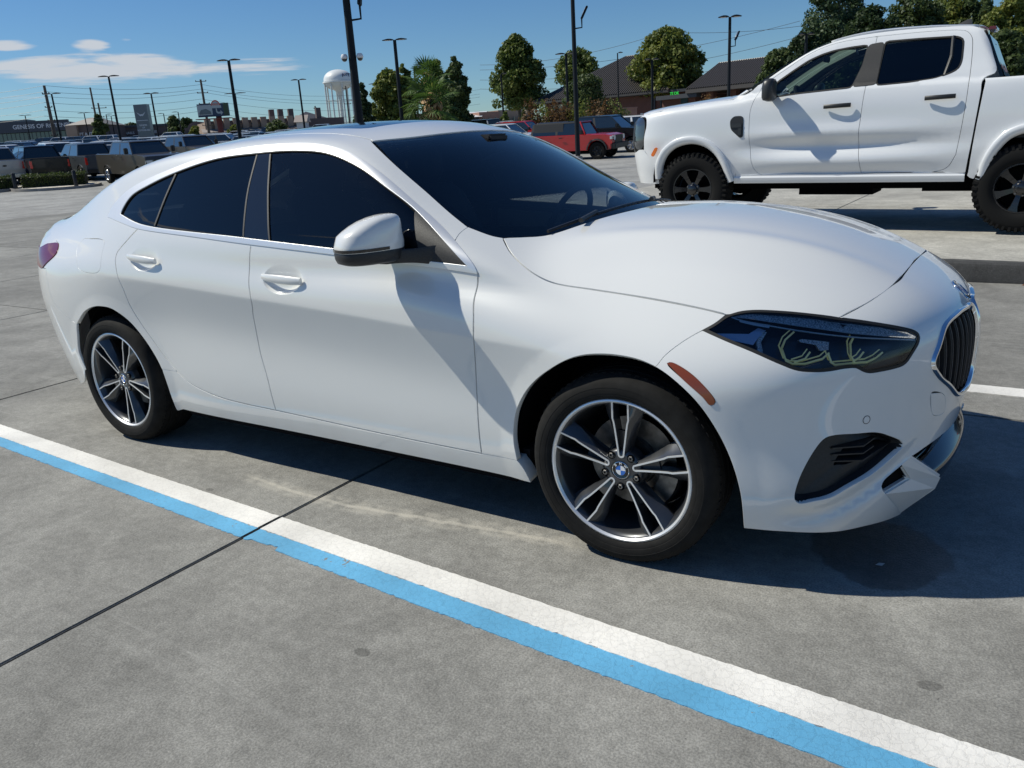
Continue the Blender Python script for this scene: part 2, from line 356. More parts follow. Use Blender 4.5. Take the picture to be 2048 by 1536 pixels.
CV = {
'belt': [[0.0221,-0.782,1.0846],[0.1912,-0.8145,1.0577],[0.3192,-0.8316,1.0381],[0.7777,-0.8537,1.0069],[1.0957,-0.8594,0.9845],[1.5282,-0.8581,0.9561],[1.8448,-0.85,0.9331],[2.1585,-0.833,0.9036]],
'drop': [[0.0221,-0.782,1.0846],[0.044,-0.7619,1.1287],[0.1195,-0.7426,1.1828],[0.2325,-0.7272,1.2281],[0.47,-0.704,1.2861],[0.6512,-0.6872,1.3192],[0.9299,-0.6631,1.3504],[1.1454,-0.6559,1.3539],[1.2842,-0.6556,1.3484],[1.3854,-0.6619,1.335],[1.4935,-0.673,1.3089],[1.6541,-0.7018,1.239],[1.8556,-0.743,1.1231],[2.0053,-0.782,1.0352],[2.1516,-0.8312,0.9227],[2.1589,-0.833,0.9036]],
'glasstop': [[0.1394,-0.7895,1.0976],[0.1515,-0.7742,1.1291],[0.195,-0.7534,1.1756],[0.3147,-0.7363,1.2201],[0.4916,-0.7152,1.2677],[0.7584,-0.691,1.3152],[0.9958,-0.6831,1.3268],[1.2187,-0.6797,1.3274],[1.3929,-0.6862,1.3102],[1.5703,-0.7114,1.2563],[1.7299,-0.7436,1.1791],[1.8652,-0.7668,1.1058],[2.1225,-0.834,0.928]],
'glasslow': [[0.14,-0.7901,1.0965],[0.3436,-0.825,1.0545],[1.0419,-0.852,1.0089],[1.5275,-0.8539,0.9763],[1.9514,-0.8439,0.942],[2.1225,-0.834,0.928]],
'rdoor': [[0.3192,-0.8316,1.0381],[0.2442,-0.8476,0.9873],[0.1798,-0.8639,0.9368],[0.1724,-0.8751,0.9088],[0.1863,-0.8901,0.862],[0.2064,-0.8911,0.7849],[0.2168,-0.8759,0.69],[0.2569,-0.8675,0.6147],[0.3082,-0.8631,0.5485],[0.3789,-0.8596,0.4682],[0.4544,-0.859,0.3988]],
'rdlow': [[0.4544,-0.859,0.3988],[0.4861,-0.8596,0.3784],[0.5388,-0.8605,0.355],[0.6058,-0.8611,0.3354],[0.7401,-0.8608,0.3118],[0.9148,-0.8584,0.3008],[1.0894,-0.8553,0.2961]],
'fdlow': [[1.0894,-0.8553,0.2961],[1.5854,-0.8529,0.2824],[1.8826,-0.8541,0.2784],[2.1361,-0.8548,0.2768]],
'fenlow': [[2.1361,-0.8548,0.2768],[2.2139,-0.856,0.2783],[2.2881,-0.8646,0.2813]],
'bshut': [[1.0957,-0.8594,0.9845],[1.0828,-0.872,0.9015],[1.0833,-0.8875,0.842],[1.0901,-0.8954,0.772],[1.0655,-0.8773,0.6939],[1.0505,-0.8596,0.5586],[1.0742,-0.8614,0.4354],[1.0894,-0.8553,0.2961]],
'fshut': [[2.1585,-0.833,0.9036],[2.1604,-0.8623,0.8322],[2.1713,-0.8913,0.7723],[2.1704,-0.8988,0.6981],[2.1635,-0.8894,0.6512],[2.145,-0.8686,0.5184],[2.1366,-0.8601,0.3225],[2.1361,-0.8548,0.2768]],
'qsill': [[0.3509,-0.8632,0.3996],[0.4024,-0.8591,0.3991],[0.4544,-0.859,0.3988]],
'fuel': [[-0.1234,-0.8137,0.9872],[0.0516,-0.8405,0.9768],[0.0528,-0.8594,0.938],[0.0566,-0.8775,0.8992],[0.0577,-0.8891,0.865],[0.0301,-0.8935,0.8429],[-0.1352,-0.8855,0.8548],[-0.1629,-0.8694,0.8921],[-0.2047,-0.8309,0.9454],[-0.183,-0.808,0.981]],
'tail': [[-0.572,-0.7743,0.951],[-0.4384,-0.7922,0.9531],[-0.3966,-0.8367,0.9118],[-0.5153,-0.8557,0.8412],[-0.5676,-0.8393,0.8537],[-0.6483,-0.7774,0.9297]],
'rbcut': [[-0.2353,-0.8988,0.5832],[-0.2893,-0.8944,0.5961],[-0.3488,-0.8919,0.6245],[-0.4203,-0.8855,0.6633],[-0.4552,-0.8803,0.7228],[-0.466,-0.8735,0.7944],[-0.4742,-0.8638,0.8403]],
'hoodside': [[2.1638,-0.6796,1.0006],[2.2218,-0.7237,0.9593],[2.2894,-0.7515,0.9202],[2.3485,-0.765,0.8927],[2.408,-0.7695,0.8739],[2.5416,-0.7597,0.857],[2.6701,-0.753,0.8435],[2.8817,-0.7461,0.8155],[2.958,-0.7432,0.8013]],
'hoodfront': [[3.2413,-0.6224,0.7857],[3.2966,-0.5158,0.8123],[3.3347,-0.3738,0.8364],[3.3478,-0.1355,0.854],[3.3455,0.0543,0.8571],[3.3359,0.1824,0.858]],
'lamptop': [[2.9078,-0.7954,0.7638],[2.9359,-0.7716,0.781],[2.9611,-0.7437,0.8001],[2.9947,-0.7228,0.8089],[3.0285,-0.7073,0.8114],[3.0961,-0.6824,0.8079],[3.1684,-0.6545,0.7992],[3.2412,-0.6233,0.7852],[3.3073,-0.583,0.771],[3.3872,-0.5137,0.7449],[3.416,-0.4808,0.7302],[3.4283,-0.4694,0.7184],[3.4321,-0.4723,0.7069],[3.4306,-0.4868,0.6904]],
'lamplow': [[3.4306,-0.4868,0.6904],[3.4221,-0.512,0.6703],[3.4121,-0.5349,0.6503],[3.4038,-0.5499,0.6432],[3.3914,-0.5694,0.6407],[3.3609,-0.6122,0.6395],[3.3332,-0.6461,0.6405],[3.321,-0.659,0.6466],[3.3015,-0.6766,0.6608],[3.2895,-0.6881,0.6619],[3.2763,-0.7003,0.6623],[3.2502,-0.7236,0.6596],[3.2212,-0.746,0.6592],[3.1732,-0.7752,0.6655],[3.13,-0.7899,0.6829],[3.0534,-0.7997,0.7145],[2.9713,-0.8007,0.7423],[2.9078,-0.7954,0.7638]],
'bumpshut': [[2.9078,-0.7954,0.7638],[2.879,-0.8175,0.7461],[2.8456,-0.8436,0.7208],[2.8195,-0.8655,0.6949],[2.8027,-0.8841,0.6668]],
'marker': [[2.8322,-0.8741,0.6782],[2.8452,-0.8707,0.6809],[2.9165,-0.8756,0.6469],[2.9768,-0.8758,0.5796],[2.9648,-0.8805,0.5692],[2.9435,-0.8843,0.5922],[2.8863,-0.8854,0.6374]],
'fog': [[3.1861,-0.8064,0.2952],[3.1922,-0.7963,0.3513],[3.2253,-0.7586,0.439],[3.2452,-0.7401,0.4671],[3.2659,-0.722,0.4729],[3.3129,-0.6765,0.4689],[3.359,-0.6228,0.4612],[3.3904,-0.5807,0.4407],[3.42,-0.5346,0.4093],[3.4207,-0.5328,0.3961],[3.3953,-0.5801,0.3691],[3.3603,-0.6384,0.3398],[3.3116,-0.7056,0.3157],[3.2737,-0.7435,0.2931],[3.2339,-0.7762,0.2862],[3.1977,-0.7987,0.2811]],
'bumplow': [[3.0583,-0.8472,0.1958],[3.1126,-0.8283,0.193],[3.1636,-0.8064,0.1904],[3.2356,-0.7627,0.1827],[3.2898,-0.715,0.1769],[3.3537,-0.6321,0.1723],[3.4204,-0.4503,0.1441]],
'seam': [[3.4204,-0.4503,0.1441],[3.4076,-0.5609,0.2265],[3.3907,-0.6059,0.2718],[3.382,-0.613,0.2894],[3.3828,-0.5995,0.3046],[3.3974,-0.5718,0.3199],[3.4167,-0.5388,0.3351],[3.4398,-0.4948,0.355]],
'lgtop': [[3.4398,-0.4948,0.355],[3.4671,-0.4319,0.3652],[3.5004,-0.3094,0.3695],[3.5191,-0.1695,0.3636],[3.3238,3.4457,-0.7939]],
'tow': [[3.4693,-0.4283,0.5323],[3.4936,-0.3612,0.5153],[3.5008,-0.3349,0.4925],[3.5009,-0.3269,0.4501],[3.4775,-0.4032,0.4602]],
'sensor': [[3.3348,-0.6501,0.5042]],
'wsside': [[1.5181,-0.5621,1.3353],[1.6883,-0.6327,1.2478],[1.8435,-0.6675,1.157],[1.9612,-0.697,1.088],[2.0476,-0.7159,1.041]],
'wslow': [[2.0476,-0.7159,1.041],[2.0927,-0.7143,1.021],[2.1428,-0.6934,1.0054],[2.1793,-0.66,0.9999],[2.2133,-0.6218,0.9971],[2.2814,-0.5389,0.9993],[2.3807,-0.4391,1.0136],[2.4761,-0.326,1.0303]],
'pilcut': [[2.0476,-0.7159,1.041],[2.0452,-0.7395,1.0337],[2.045,-0.7603,1.0262],[2.0481,-0.7828,1.0158],[2.0515,-0.7984,1.0062]],
'ditch': [[1.5313,-0.5385,1.3364],[1.367,-0.4894,1.3807],[1.1974,-0.5176,1.3907]],
'crease': [[0.4676,-0.8938,0.8103],[0.7868,-0.8945,0.7917],[1.0873,-0.8959,0.7754],[1.6247,-0.898,0.7441],[1.8143,-0.8985,0.7316],[1.9615,-0.899,0.7229],[2.1716,-0.8997,0.7052],[2.3102,-0.9005,0.6976],[2.4205,-0.9,0.6887]],
'divq': [[0.4944,-0.7183,1.2625],[0.4667,-0.769,1.1705],[0.44,-0.8294,1.0526]],
'divb1': [[0.9991,-0.687,1.321],[1.0072,-0.769,1.177],[1.0432,-0.8511,1.0114]],
'divb2': [[1.0779,-0.6866,1.3206],[1.1256,-0.7659,1.1806],[1.196,-0.853,1.0014]],
'hdlr': [[0.3829,-0.867,0.9051],[0.2664,-0.8703,0.9217],[0.4916,-0.8751,0.9072]],
'hdlf': [[1.2559,-0.8671,0.8519],[1.1595,-0.8792,0.8654],[1.3832,-0.8791,0.8565]],
'sunroof': [[1.2366,-0.4217,1.4029],[1.3778,-0.4258,1.3891],[1.4188,-0.3588,1.3921]],
'emblem': [[3.4863,-0.0589,0.7656],[3.4568,-0.0685,0.7902],[3.5154,-0.0173,0.7331]],
'farchC': [[2.2881,-0.8646,0.2813],[2.283,-0.8711,0.3549],[2.29,-0.8739,0.4128],[2.3052,-0.8764,0.4656],[2.3417,-0.8833,0.5273],[2.3881,-0.8922,0.578],[2.4621,-0.9022,0.6338],[2.5527,-0.899,0.6804],[2.6173,-0.8893,0.6918],[2.6893,-0.8822,0.692],[2.7618,-0.8807,0.6814],[2.8353,-0.8871,0.6524],[2.9211,-0.8908,0.5873],[2.9774,-0.879,0.5072],[3.0195,-0.8684,0.4179],[3.0495,-0.8638,0.3183],[3.0583,-0.8472,0.1958]],
'rarchC': [[-0.265,-0.8863,0.342],[-0.2898,-0.8907,0.4343],[-0.2584,-0.8969,0.5212],[-0.2392,-0.8987,0.5739],[-0.2009,-0.9002,0.6084],[-0.1322,-0.8993,0.6546],[-0.0571,-0.8969,0.6781],[0.0,-0.8943,0.6833],[0.0723,-0.8891,0.677],[0.1348,-0.8826,0.651],[0.1895,-0.8748,0.6139],[0.2515,-0.8675,0.5498],[0.3049,-0.8647,0.4817],[0.3442,-0.8636,0.4134],[0.3616,-0.8601,0.3357],[0.3651,-0.8376,0.1959]],
'L_brow': [[2.9705,-0.7364,0.7934],[3.0033,-0.7131,0.8038],[3.0538,-0.6914,0.8053],[3.1432,-0.6598,0.7958],[3.2425,-0.6178,0.7776],[3.3376,-0.5561,0.7536],[3.3896,-0.506,0.7332],[3.4215,-0.4716,0.7102],[3.419,-0.48,0.7061],[3.3428,-0.5778,0.7301],[3.2741,-0.6344,0.745],[3.1522,-0.6912,0.7687],[3.0817,-0.7123,0.7798],[3.0218,-0.7253,0.7886]],
'L_bar': [[2.9941,-0.7373,0.7864],[3.0404,-0.7296,0.7792],[3.0786,-0.7204,0.7741],[3.0771,-0.729,0.7673],[3.0373,-0.7374,0.7735],[2.9984,-0.7413,0.7817]],
'L_strip': [[2.9705,-0.7364,0.7934],[2.9941,-0.7373,0.7864],[3.0794,-0.7228,0.7718],[3.1553,-0.7017,0.7584],[3.276,-0.6417,0.7369],[3.4196,-0.482,0.7023]],
'L_g1': [[3.137,-0.6931,0.7522],[3.1204,-0.7211,0.7343],[3.117,-0.7416,0.7145],[3.1345,-0.7568,0.6839],[3.1514,-0.7528,0.6759],[3.181,-0.7363,0.6745],[3.2197,-0.7047,0.6844],[3.2322,-0.6866,0.6982]],
'L_g1b': [[3.1875,-0.7131,0.7036],[3.1789,-0.7302,0.6871],[3.1544,-0.7491,0.6795]],
'L_g2': [[3.2799,-0.6192,0.729],[3.2761,-0.6361,0.7155],[3.2833,-0.6505,0.6852],[3.2921,-0.6496,0.6671]],
'L_g2b': [[3.2299,-0.6882,0.6984],[3.2405,-0.6943,0.6737],[3.2503,-0.6892,0.6661],[3.3216,-0.6182,0.6632],[3.3391,-0.5943,0.6703],[3.3516,-0.5728,0.682]],
'L_g2c': [[3.3097,-0.6196,0.6914],[3.3018,-0.6354,0.6773],[3.2916,-0.6486,0.6711]],
'L_wedge': [[2.9355,-0.7692,0.7497],[3.0257,-0.7438,0.7494],[3.0455,-0.7213,0.7633],[3.0664,-0.72,0.7572],[3.0535,-0.7413,0.7423],[3.0437,-0.7631,0.7234],[2.9918,-0.7711,0.7326]],
'L_post': [[3.0574,-0.7273,0.7539],[3.0506,-0.754,0.7305],[3.0607,-0.7716,0.7067],[3.0741,-0.7694,0.7031],[3.062,-0.7498,0.7305],[3.0701,-0.7225,0.7537]],
'L_pod': [[3.1547,-0.7059,0.7321],[3.161,-0.699,0.7353],[3.2171,-0.673,0.7265],[3.2268,-0.6679,0.7247],[3.2297,-0.6829,0.7057],[3.2104,-0.6974,0.7047],[3.1979,-0.6927,0.7196],[3.1581,-0.7077,0.7285]],
'L_dark': [[3.3093,-0.6369,0.6437],[3.3624,-0.5583,0.6808],[3.4236,-0.4516,0.682],[3.4047,-0.5021,0.644],[3.3845,-0.5376,0.635],[3.3271,-0.6172,0.6358]],
'L_txt': [[3.0201,-0.7245,0.7898],[3.0626,-0.7144,0.7847]],
'blade': [[3.5165,-0.37,0.2543],[3.5037,-0.385,0.2147],[3.4355,-0.49,0.2787],[3.4156,-0.53,0.3323]],
'sail': [[1.864,-0.7697,1.1044],[2.1225,-0.834,0.928],[1.9347,-0.8446,0.9433]],
}
# ------------------------------------------------------------------ panels laid on the body surface
def resample(P, step, closed=False):
    P = np.asarray(P, float)
    if closed: P = np.vstack([P[-1], P, P[0], P[1]])
    else: P = np.vstack([2*P[0]-P[1], P, 2*P[-1]-P[-2]])
    out = []
    for i in range(1, len(P)-2):
        p0, p1, p2, p3 = P[i-1:i+3]; L = np.linalg.norm(p2-p1); n = max(2, int(L/step*4)+1)
        d = [max(np.linalg.norm(b-a), 1e-6)**.5 for a, b in ((p0, p1), (p1, p2), (p2, p3))]
        t1 = d[0]; t2 = t1+d[1]; t3 = t2+d[2]
        for t in np.linspace(t1, t2, n, endpoint=False):
            A1 = (t1-t)/t1*p0+t/t1*p1; A2 = (t2-t)/(t2-t1)*p1+(t-t1)/(t2-t1)*p2; A3 = (t3-t)/(t3-t2)*p2+(t-t2)/(t3-t2)*p3
            B1 = (t2-t)/t2*A1+t/t2*A2; B2 = (t3-t)/(t3-t1)*A2+(t-t1)/(t3-t1)*A3
            out.append((t2-t)/(t2-t1)*B1+(t-t1)/(t2-t1)*B2)
    out.append(P[-2]); out = np.array(out)
    s = np.r_[0, np.cumsum(np.linalg.norm(np.diff(out, axis=0), axis=1))]; n = max(2, int(round(s[-1]/step))+1)
    q = np.linspace(0, s[-1], n); r = np.stack([np.interp(q, s, out[:, k]) for k in range(3)], -1)
    return r[:-1] if closed else r
def flipy(P): return np.asarray(P)*np.array([1, -1, 1])
class ModeY:
    def __init__(s, deg): a = math.radians(deg); s.D = np.array([0, math.sin(a), -math.cos(a)]); s.e2 = np.array([0, math.cos(a), math.sin(a)])
    def to2(s, P): P = np.asarray(P); return np.stack([P[:, 0], P@s.e2], -1)
    def ray(s, uv): O = np.stack([uv[:, 0], uv[:, 1]*s.e2[1], uv[:, 1]*s.e2[2]], -1)-s.D*2.2; return O, np.broadcast_to(s.D, O.shape)
class ModeC:
    def __init__(s, xc, sgn=1, R=.8): s.xc = xc; s.g = sgn; s.R = R
    def to2(s, P): P = np.asarray(P); return np.stack([np.arctan2(-P[:, 1], s.g*(P[:, 0]-s.xc))*s.R, P[:, 2]], -1)
    def ray(s, uv):
        a = uv[:, 0]/s.R; D = -np.stack([s.g*np.cos(a), -np.sin(a), 0*a], -1); O = np.stack([np.full_like(a, s.xc), 0*a, uv[:, 1]], -1)-D*1.6
        return O, D
M90, M60, MZ, MF, MR = ModeY(90), ModeY(60), ModeY(0), ModeC(2.62), ModeC(.1, -1)
def inpoly(p, poly):
    x, y = p[:, 0], p[:, 1]; c = np.zeros(len(p), bool); j = len(poly)-1
    for i in range(len(poly)):
        xi, yi = poly[i]; xj, yj = poly[j]
        m = ((yi > y) != (yj > y)); t = (xj-xi)*(y-yi)/((yj-yi) if yj != yi else 1e-12)+xi
        c ^= m & (x < t); j = i
    return c
def mind(p, q):
    out = np.full(len(p), 9.)
    for i in range(0, len(q), 64): out = np.minimum(out, np.sqrt(((p[:, None]-q[None, i:i+64])**2).sum(-1)).min(1))
    return out
def chain(items, step=.012):
    """items: (points or curve name, reversed, gap or None)"""
    P = []; G = []
    for it in items:
        c, rev, gap = it[:3]; pts = np.array(CV[c] if isinstance(c, str) else c, float)
        if len(it) > 3: pts = it[3](pts)
        r = resample(pts, step) if len(pts) > 2 else resample(np.array([pts[0], (pts[0]+pts[-1])/2, pts[-1]]), step)
        if rev: r = r[::-1]
        if P and np.linalg.norm(P[-1]-r[0]) < step*.8: P[-1] = (P[-1]+r[0])/2; r = r[1:]
        P += list(r); G += [gap]*len(r)
    if np.linalg.norm(P[0]-P[-1]) < step*.8: P.pop(); G.pop()
    return np.array(P), G
def surf_pts(uv, mode, off=0., fn=None):
    O, D = mode.ray(np.asarray(uv)); P, h = cast(O, D, fn=fn or F, tmax=4.5, n=160)
    n = grad(P, fn or F); n /= np.linalg.norm(n, axis=1)[:, None]+1e-12
    return P+n*off, n, h
def panel_mesh(name, outer, mode, holes=(), feats=(), step=.02, off=0., depth=.018, inner_gap=.0018, hole_depth=None, fn=None, edge_round=.0011):
    loops = [outer]+list(holes); L2 = []; isflange = []
    for li, (P, G) in enumerate(loops):
        q = mode.to2(P); a = np.roll(q, -1, 0)-np.roll(q, 1, 0); nrm = np.stack([a[:, 1], -a[:, 0]], -1); nrm /= np.linalg.norm(nrm, axis=1)[:, None]+1e-12
        area = .5*np.sum(q[:, 0]*np.roll(q[:, 1], -1)-np.roll(q[:, 0], -1)*q[:, 1])
        if (area > 0) != (li == 0): nrm = -nrm      # nrm points out of the material
        g = np.array([0. if x is None else x for x in G])[:, None]
        L2.append((q-nrm*g, nrm)); isflange.append([x is not None for x in G])
    allb = np.vstack([q for q, _ in L2]); lo, hi = allb.min(0), allb.max(0)
    xs = np.arange(lo[0], hi[0]+step, step); ys = np.arange(lo[1], hi[1]+step, step*.866)
    g = np.array([(x+(.5*step if j % 2 else 0), y) for j, y in enumerate(ys) for x in xs])
    def inside(p):
        m = inpoly(p, L2[0][0])
        for q, _ in L2[1:]: m &= ~inpoly(p, q)
        return m
    fe = []
    for f in feats:
        q = mode.to2(f); m = inside(q) & (mind(q, allb) > .004)
        fe.append((q, m))
    fq = np.vstack([q[m] for q, m in fe]) if fe and any(m.any() for _, m in fe) else np.zeros((0, 2))
    g = g[inside(g)]; g = g[mind(g, allb) > step*.45]
    if len(fq) and len(g): g = g[mind(g, fq) > step*.4]
    pts = [tuple(v) for v in allb]; edges = []; k = 0
    for q, _ in L2:
        n = len(q); edges += [(k+i, k+(i+1) % n) for i in range(n)]; k += n
    for q, m in fe:
        idx = []
        for i in range(len(q)):
            if m[i]: idx.append(len(pts)); pts.append(tuple(q[i]))
            else: idx.append(None)
        edges += [(a, b) for a, b in zip(idx[:-1], idx[1:]) if a is not None and b is not None]
    pts += [tuple(v) for v in g]
    co, _, fc, _, _, _ = delaunay_2d_cdt([Vector(p) for p in pts], edges, [], 0, 1e-6)
    co = np.array([tuple(c) for c in co]); fc = np.array([f for f in fc if len(f) == 3]); cen = co[fc].mean(1); fc = fc[inside(cen)]
    P, n, h = surf_pts(co, mode, 0, fn)
    # index of the boundary vertices in the output
    V = [p for p in P+n*off]; NR = [v for v in n]; FA = []
    a, b, c = P[fc[:, 0]], P[fc[:, 1]], P[fc[:, 2]]; fl = (np.cross(b-a, c-a)*n[fc[:, 0]]).sum(1) < 0
    for f, w in zip(fc, fl): FA.append((f[0], f[2], f[1]) if w else tuple(f))
    for li, (q, nr) in enumerate(L2):
        dp = depth if li == 0 or hole_depth is None else hole_depth
        e = 2e-3; Q, n0, _ = surf_pts(q, mode, 0, fn); Q2, _, _ = surf_pts(q+nr*e, mode, 0, fn); out = Q2-Q; out -= n0*(out*n0).sum(1)[:, None]; out /= np.linalg.norm(out, axis=1)[:, None]+1e-9
        base = len(V); m = len(q)
        r0 = Q+n0*off; r1 = r0-n0*edge_round+out*edge_round*.7; r2 = r1-n0*dp
        for R_, NN_ in ((r0, n0), (r1, (n0*.3+out)), (r2, out)):
            V += list(R_); NR += list(NN_/(np.linalg.norm(NN_, axis=1)[:, None]+1e-9))
        for i in range(m):
            j = (i+1) % m
            if not (isflange[li][i] or isflange[li][j]): continue
            for t in (0, 1):
                f = (base+t*m+i, base+t*m+j, base+(t+1)*m+j, base+(t+1)*m+i)
                A, B, Cc = V[f[0]], V[f[1]], V[f[2]]
                if np.dot(np.cross(B-A, Cc-A), NR[base+m+i]+NR[base+2*m+i]) < 0: f = f[::-1]
                FA.append(f)
    me = mesh(name, V, FA, nrm=NR); return me
def mirror_me(me, name):
    V = np.empty(len(me.vertices)*3, np.float32); me.vertices.foreach_get('co', V); V = V.reshape(-1, 3); V[:, 1] *= -1
    cn_ = np.empty(len(me.loops)*3, np.float32); me.corner_normals.foreach_get('vector', cn_); cn_ = cn_.reshape(-1, 3)
    vn = np.zeros_like(V); li = np.empty(len(me.loops), np.int32); me.loops.foreach_get('vertex_index', li); vn[li] = cn_; vn[:, 1] *= -1
    m2 = mesh(name, V, [tuple(reversed(p.vertices)) for p in me.polygons], nrm=vn)
    for m in me.materials: m2.materials.append(m)
    return m2
def panel(name, items, mode, material, parent, both=True, label=None, **kw):
    outer = chain(items); me = panel_mesh(name, outer, mode, **kw); o = link(name, me, material, parent)
    r = [o]
    if both: r.append(link(name, mirror_me(me, name), material, parent))
    return r
def both(o, parent=None):
    m = link(o.name.split('.')[0], mirror_me(o.data, o.name), None, parent or o.parent); return m
def closed(P, gap=0., step=.01): P = resample(P, step, closed=True); return (P, [gap]*len(P))
def ribbon(curve, mode, w, off, material, name, parent, step=.012, fn=None, mirror=True):
    """dark strip painting the shade inside a shut line, w wide, sunk by off"""
    P, _ = chain([(curve, False, 0)] if isinstance(curve, str) else curve, step); q = mode.to2(P); t = np.gradient(q, axis=0); nr = np.stack([t[:, 1], -t[:, 0]], -1); nr /= np.linalg.norm(nr, axis=1)[:, None]
    A, _, _ = surf_pts(q+nr*w/2, mode, off, fn); B, _, _ = surf_pts(q-nr*w/2, mode, off, fn); n = len(q)
    me = mesh(name, list(A)+list(B), [(i, i+1, n+i+1, n+i) for i in range(n-1)], smooth=True)
    o = link(name, me, material, parent)
    if mirror: link(name, mirror_me(me, name), material, parent)
    return o
def sweep(P, Nn, prof, name, material, parent, closed_=False):
    """sweep a profile [(across, up)] along P with surface normals Nn"""
    P = np.asarray(P); T = np.roll(P, -1, 0)-np.roll(P, 1, 0) if closed_ else np.gradient(P, axis=0); T /= np.linalg.norm(T, axis=1)[:, None]; Bn = np.cross(T, Nn); Bn /= np.linalg.norm(Bn, axis=1)[:, None]
    n = len(P); m = len(prof); V = [P[i]+Bn[i]*a+Nn[i]*u for i in range(n) for a, u in prof]
    Fc = [(i*m+k, i*m+(k+1) % m, ((i+1) % n)*m+(k+1) % m, ((i+1) % n)*m+k) for i in range(n if closed_ else n-1) for k in range(m)]
    if not closed_: Fc += [tuple(range(m)), tuple((n-1)*m+k for k in reversed(range(m)))]
    mb = MB(); mb.add(V, Fc); return mb.build(name, material, parent, smooth=True, sharp=50)

car = empty('parked_car', (0, 0, 0), label='white four-door coupe with grey alloy wheels parked beside the blue and white line', cat='car')
def cut(c, a, b):
    """part of a curve between the points nearest to a and b"""
    P = resample(np.array(CV[c] if isinstance(c, str) else c), .01); i = np.linalg.norm(P-np.array(a), axis=1).argmin(); j = np.linalg.norm(P-np.array(b), axis=1).argmin()
    return P[min(i, j):max(i, j)+1]
CV['arch_r'] = CV['rarchC']; CV['arch_f'] = CV['farchC']
BEL = CV['belt']; RD0 = BEL[2]
CV['belt_q'] = BEL[:3]; CV['belt_r'] = BEL[2:5]; CV['belt_f'] = BEL[4:]
zc_pts = lambda x0, x1, dz=0.: np.array([[x, -.9, float(zcr(np.array([x]))[0])+dz] for x in np.arange(x0, x1, .012)])
FE = [zc_pts(.1, 2.55, d) for d in (-.016, -.006, -.003, 0., .003, .006, .016)]+[zc_pts(.1, 2.55, -.17+d) for d in (-.05, 0, .05)]
def on_body(P, mode=M90): return surf_pts(mode.to2(np.asarray(P)), mode)[0]
def arc_feat(cx, cz, r, a0, a1): return np.array([[cx+r*math.cos(t), -.89, cz+r*math.sin(t)] for t in np.linspace(math.radians(a0), math.radians(a1), int(abs(a1-a0)*r/.7))])
FAR = [arc_feat(RAC[0], RAC[1], RAC[2]+.06+d, 5, 165) for d in (-.006, 0, .006)]
FAF = [arc_feat(FAC[0], FAC[1], FAC[2]+.06+d, 5, 175) for d in (-.006, 0, .006)]
def cupfe(c): return [np.array([[c[0]+c[2]*k*math.cos(t), -.88, c[1]+c[3]*k*math.sin(t)] for t in np.linspace(0, 2*PI, 50)]) for k in (1.06, 1., .95, .88, .78, .6, .4)]
G_ = .0030
# doors
ok_feats = FE
panel('rear_door', [('belt_r', False, .001), ('bshut', False, G_), ('rdlow', True, G_), ('rdoor', True, G_)], M90, 'white_paint', car, feats=FE+FAR+cupfe(CUPS[0]), step=.022)
panel('front_door', [('belt_f', False, .001), ('fshut', False, G_), ('fdlow', True, G_), ('bshut', True, G_)], M90, 'white_paint', car, feats=FE+cupfe(CUPS[1]), step=.022)
# sill
sb = np.array([[.418, -.868, .208], [1.0, -.868, .208], [1.5, -.868, .208], [2.0, -.868, .208], [2.33, -.868, .205]])
RA = resample(np.array(CV['arch_r']), .012); FA_ = resample(np.array(CV['arch_f']), .012)
iq = np.linalg.norm(RA-np.array(CV['qsill'][0]), axis=1).argmin(); ifr = np.linalg.norm(FA_-np.array(CV['fenlow'][-1]), axis=1).argmin()
irb = np.linalg.norm(RA-np.array(CV['rbcut'][0]), axis=1).argmin(); CV['arch_r_low'] = np.vstack([RA[iq:], sb[0]]); CV['arch_r_up'] = RA[irb:iq+1]; CV['arch_r_b'] = RA[:irb+1]
panel('sill', [('qsill', False, .0012), ('rdlow', False, G_), ('fdlow', False, G_), ('fenlow', False, .0012), (np.array([CV['fenlow'][-1], [2.312, -.866, .25], sb[-1]]), False, .0), (sb, True, 0.), (CV['arch_r_low'], True, 0.)], M90, 'white_paint', car, step=.022, depth=.05)
# wing (front fender)
CV['f_cowl'] = [CV['pilcut'][0], [2.13, -.70, 1.012], CV['hoodside'][0]]
AF = resample(np.array(CV['arch_f']), .012); ib = np.linalg.norm(AF-np.array(CV['bumpshut'][-1]), axis=1).argmin()
CV['arch_f_up'] = AF[:ib+1]; CV['arch_f_low'] = AF[ib:]
panel('front_fender', [('pilcut', True, .0012), ('f_cowl', False, .0012), ('hoodside', False, G_), (np.array([CV['hoodside'][-1], CV['lamptop'][1], CV['lamptop'][0]]), False, .001), ('bumpshut', False, .0012), ('arch_f_up', True, 0.), ('fenlow', True, .0012), ('fshut', True, G_), (np.array([CV['belt'][-1], CV['drop'][-2]]), False, .001), (cut('drop', CV['drop'][-2], CV['pilcut'][-1])[::-1], False, .001)], M60, 'white_paint', car, feats=FE+FAF, step=.022, depth=.02)
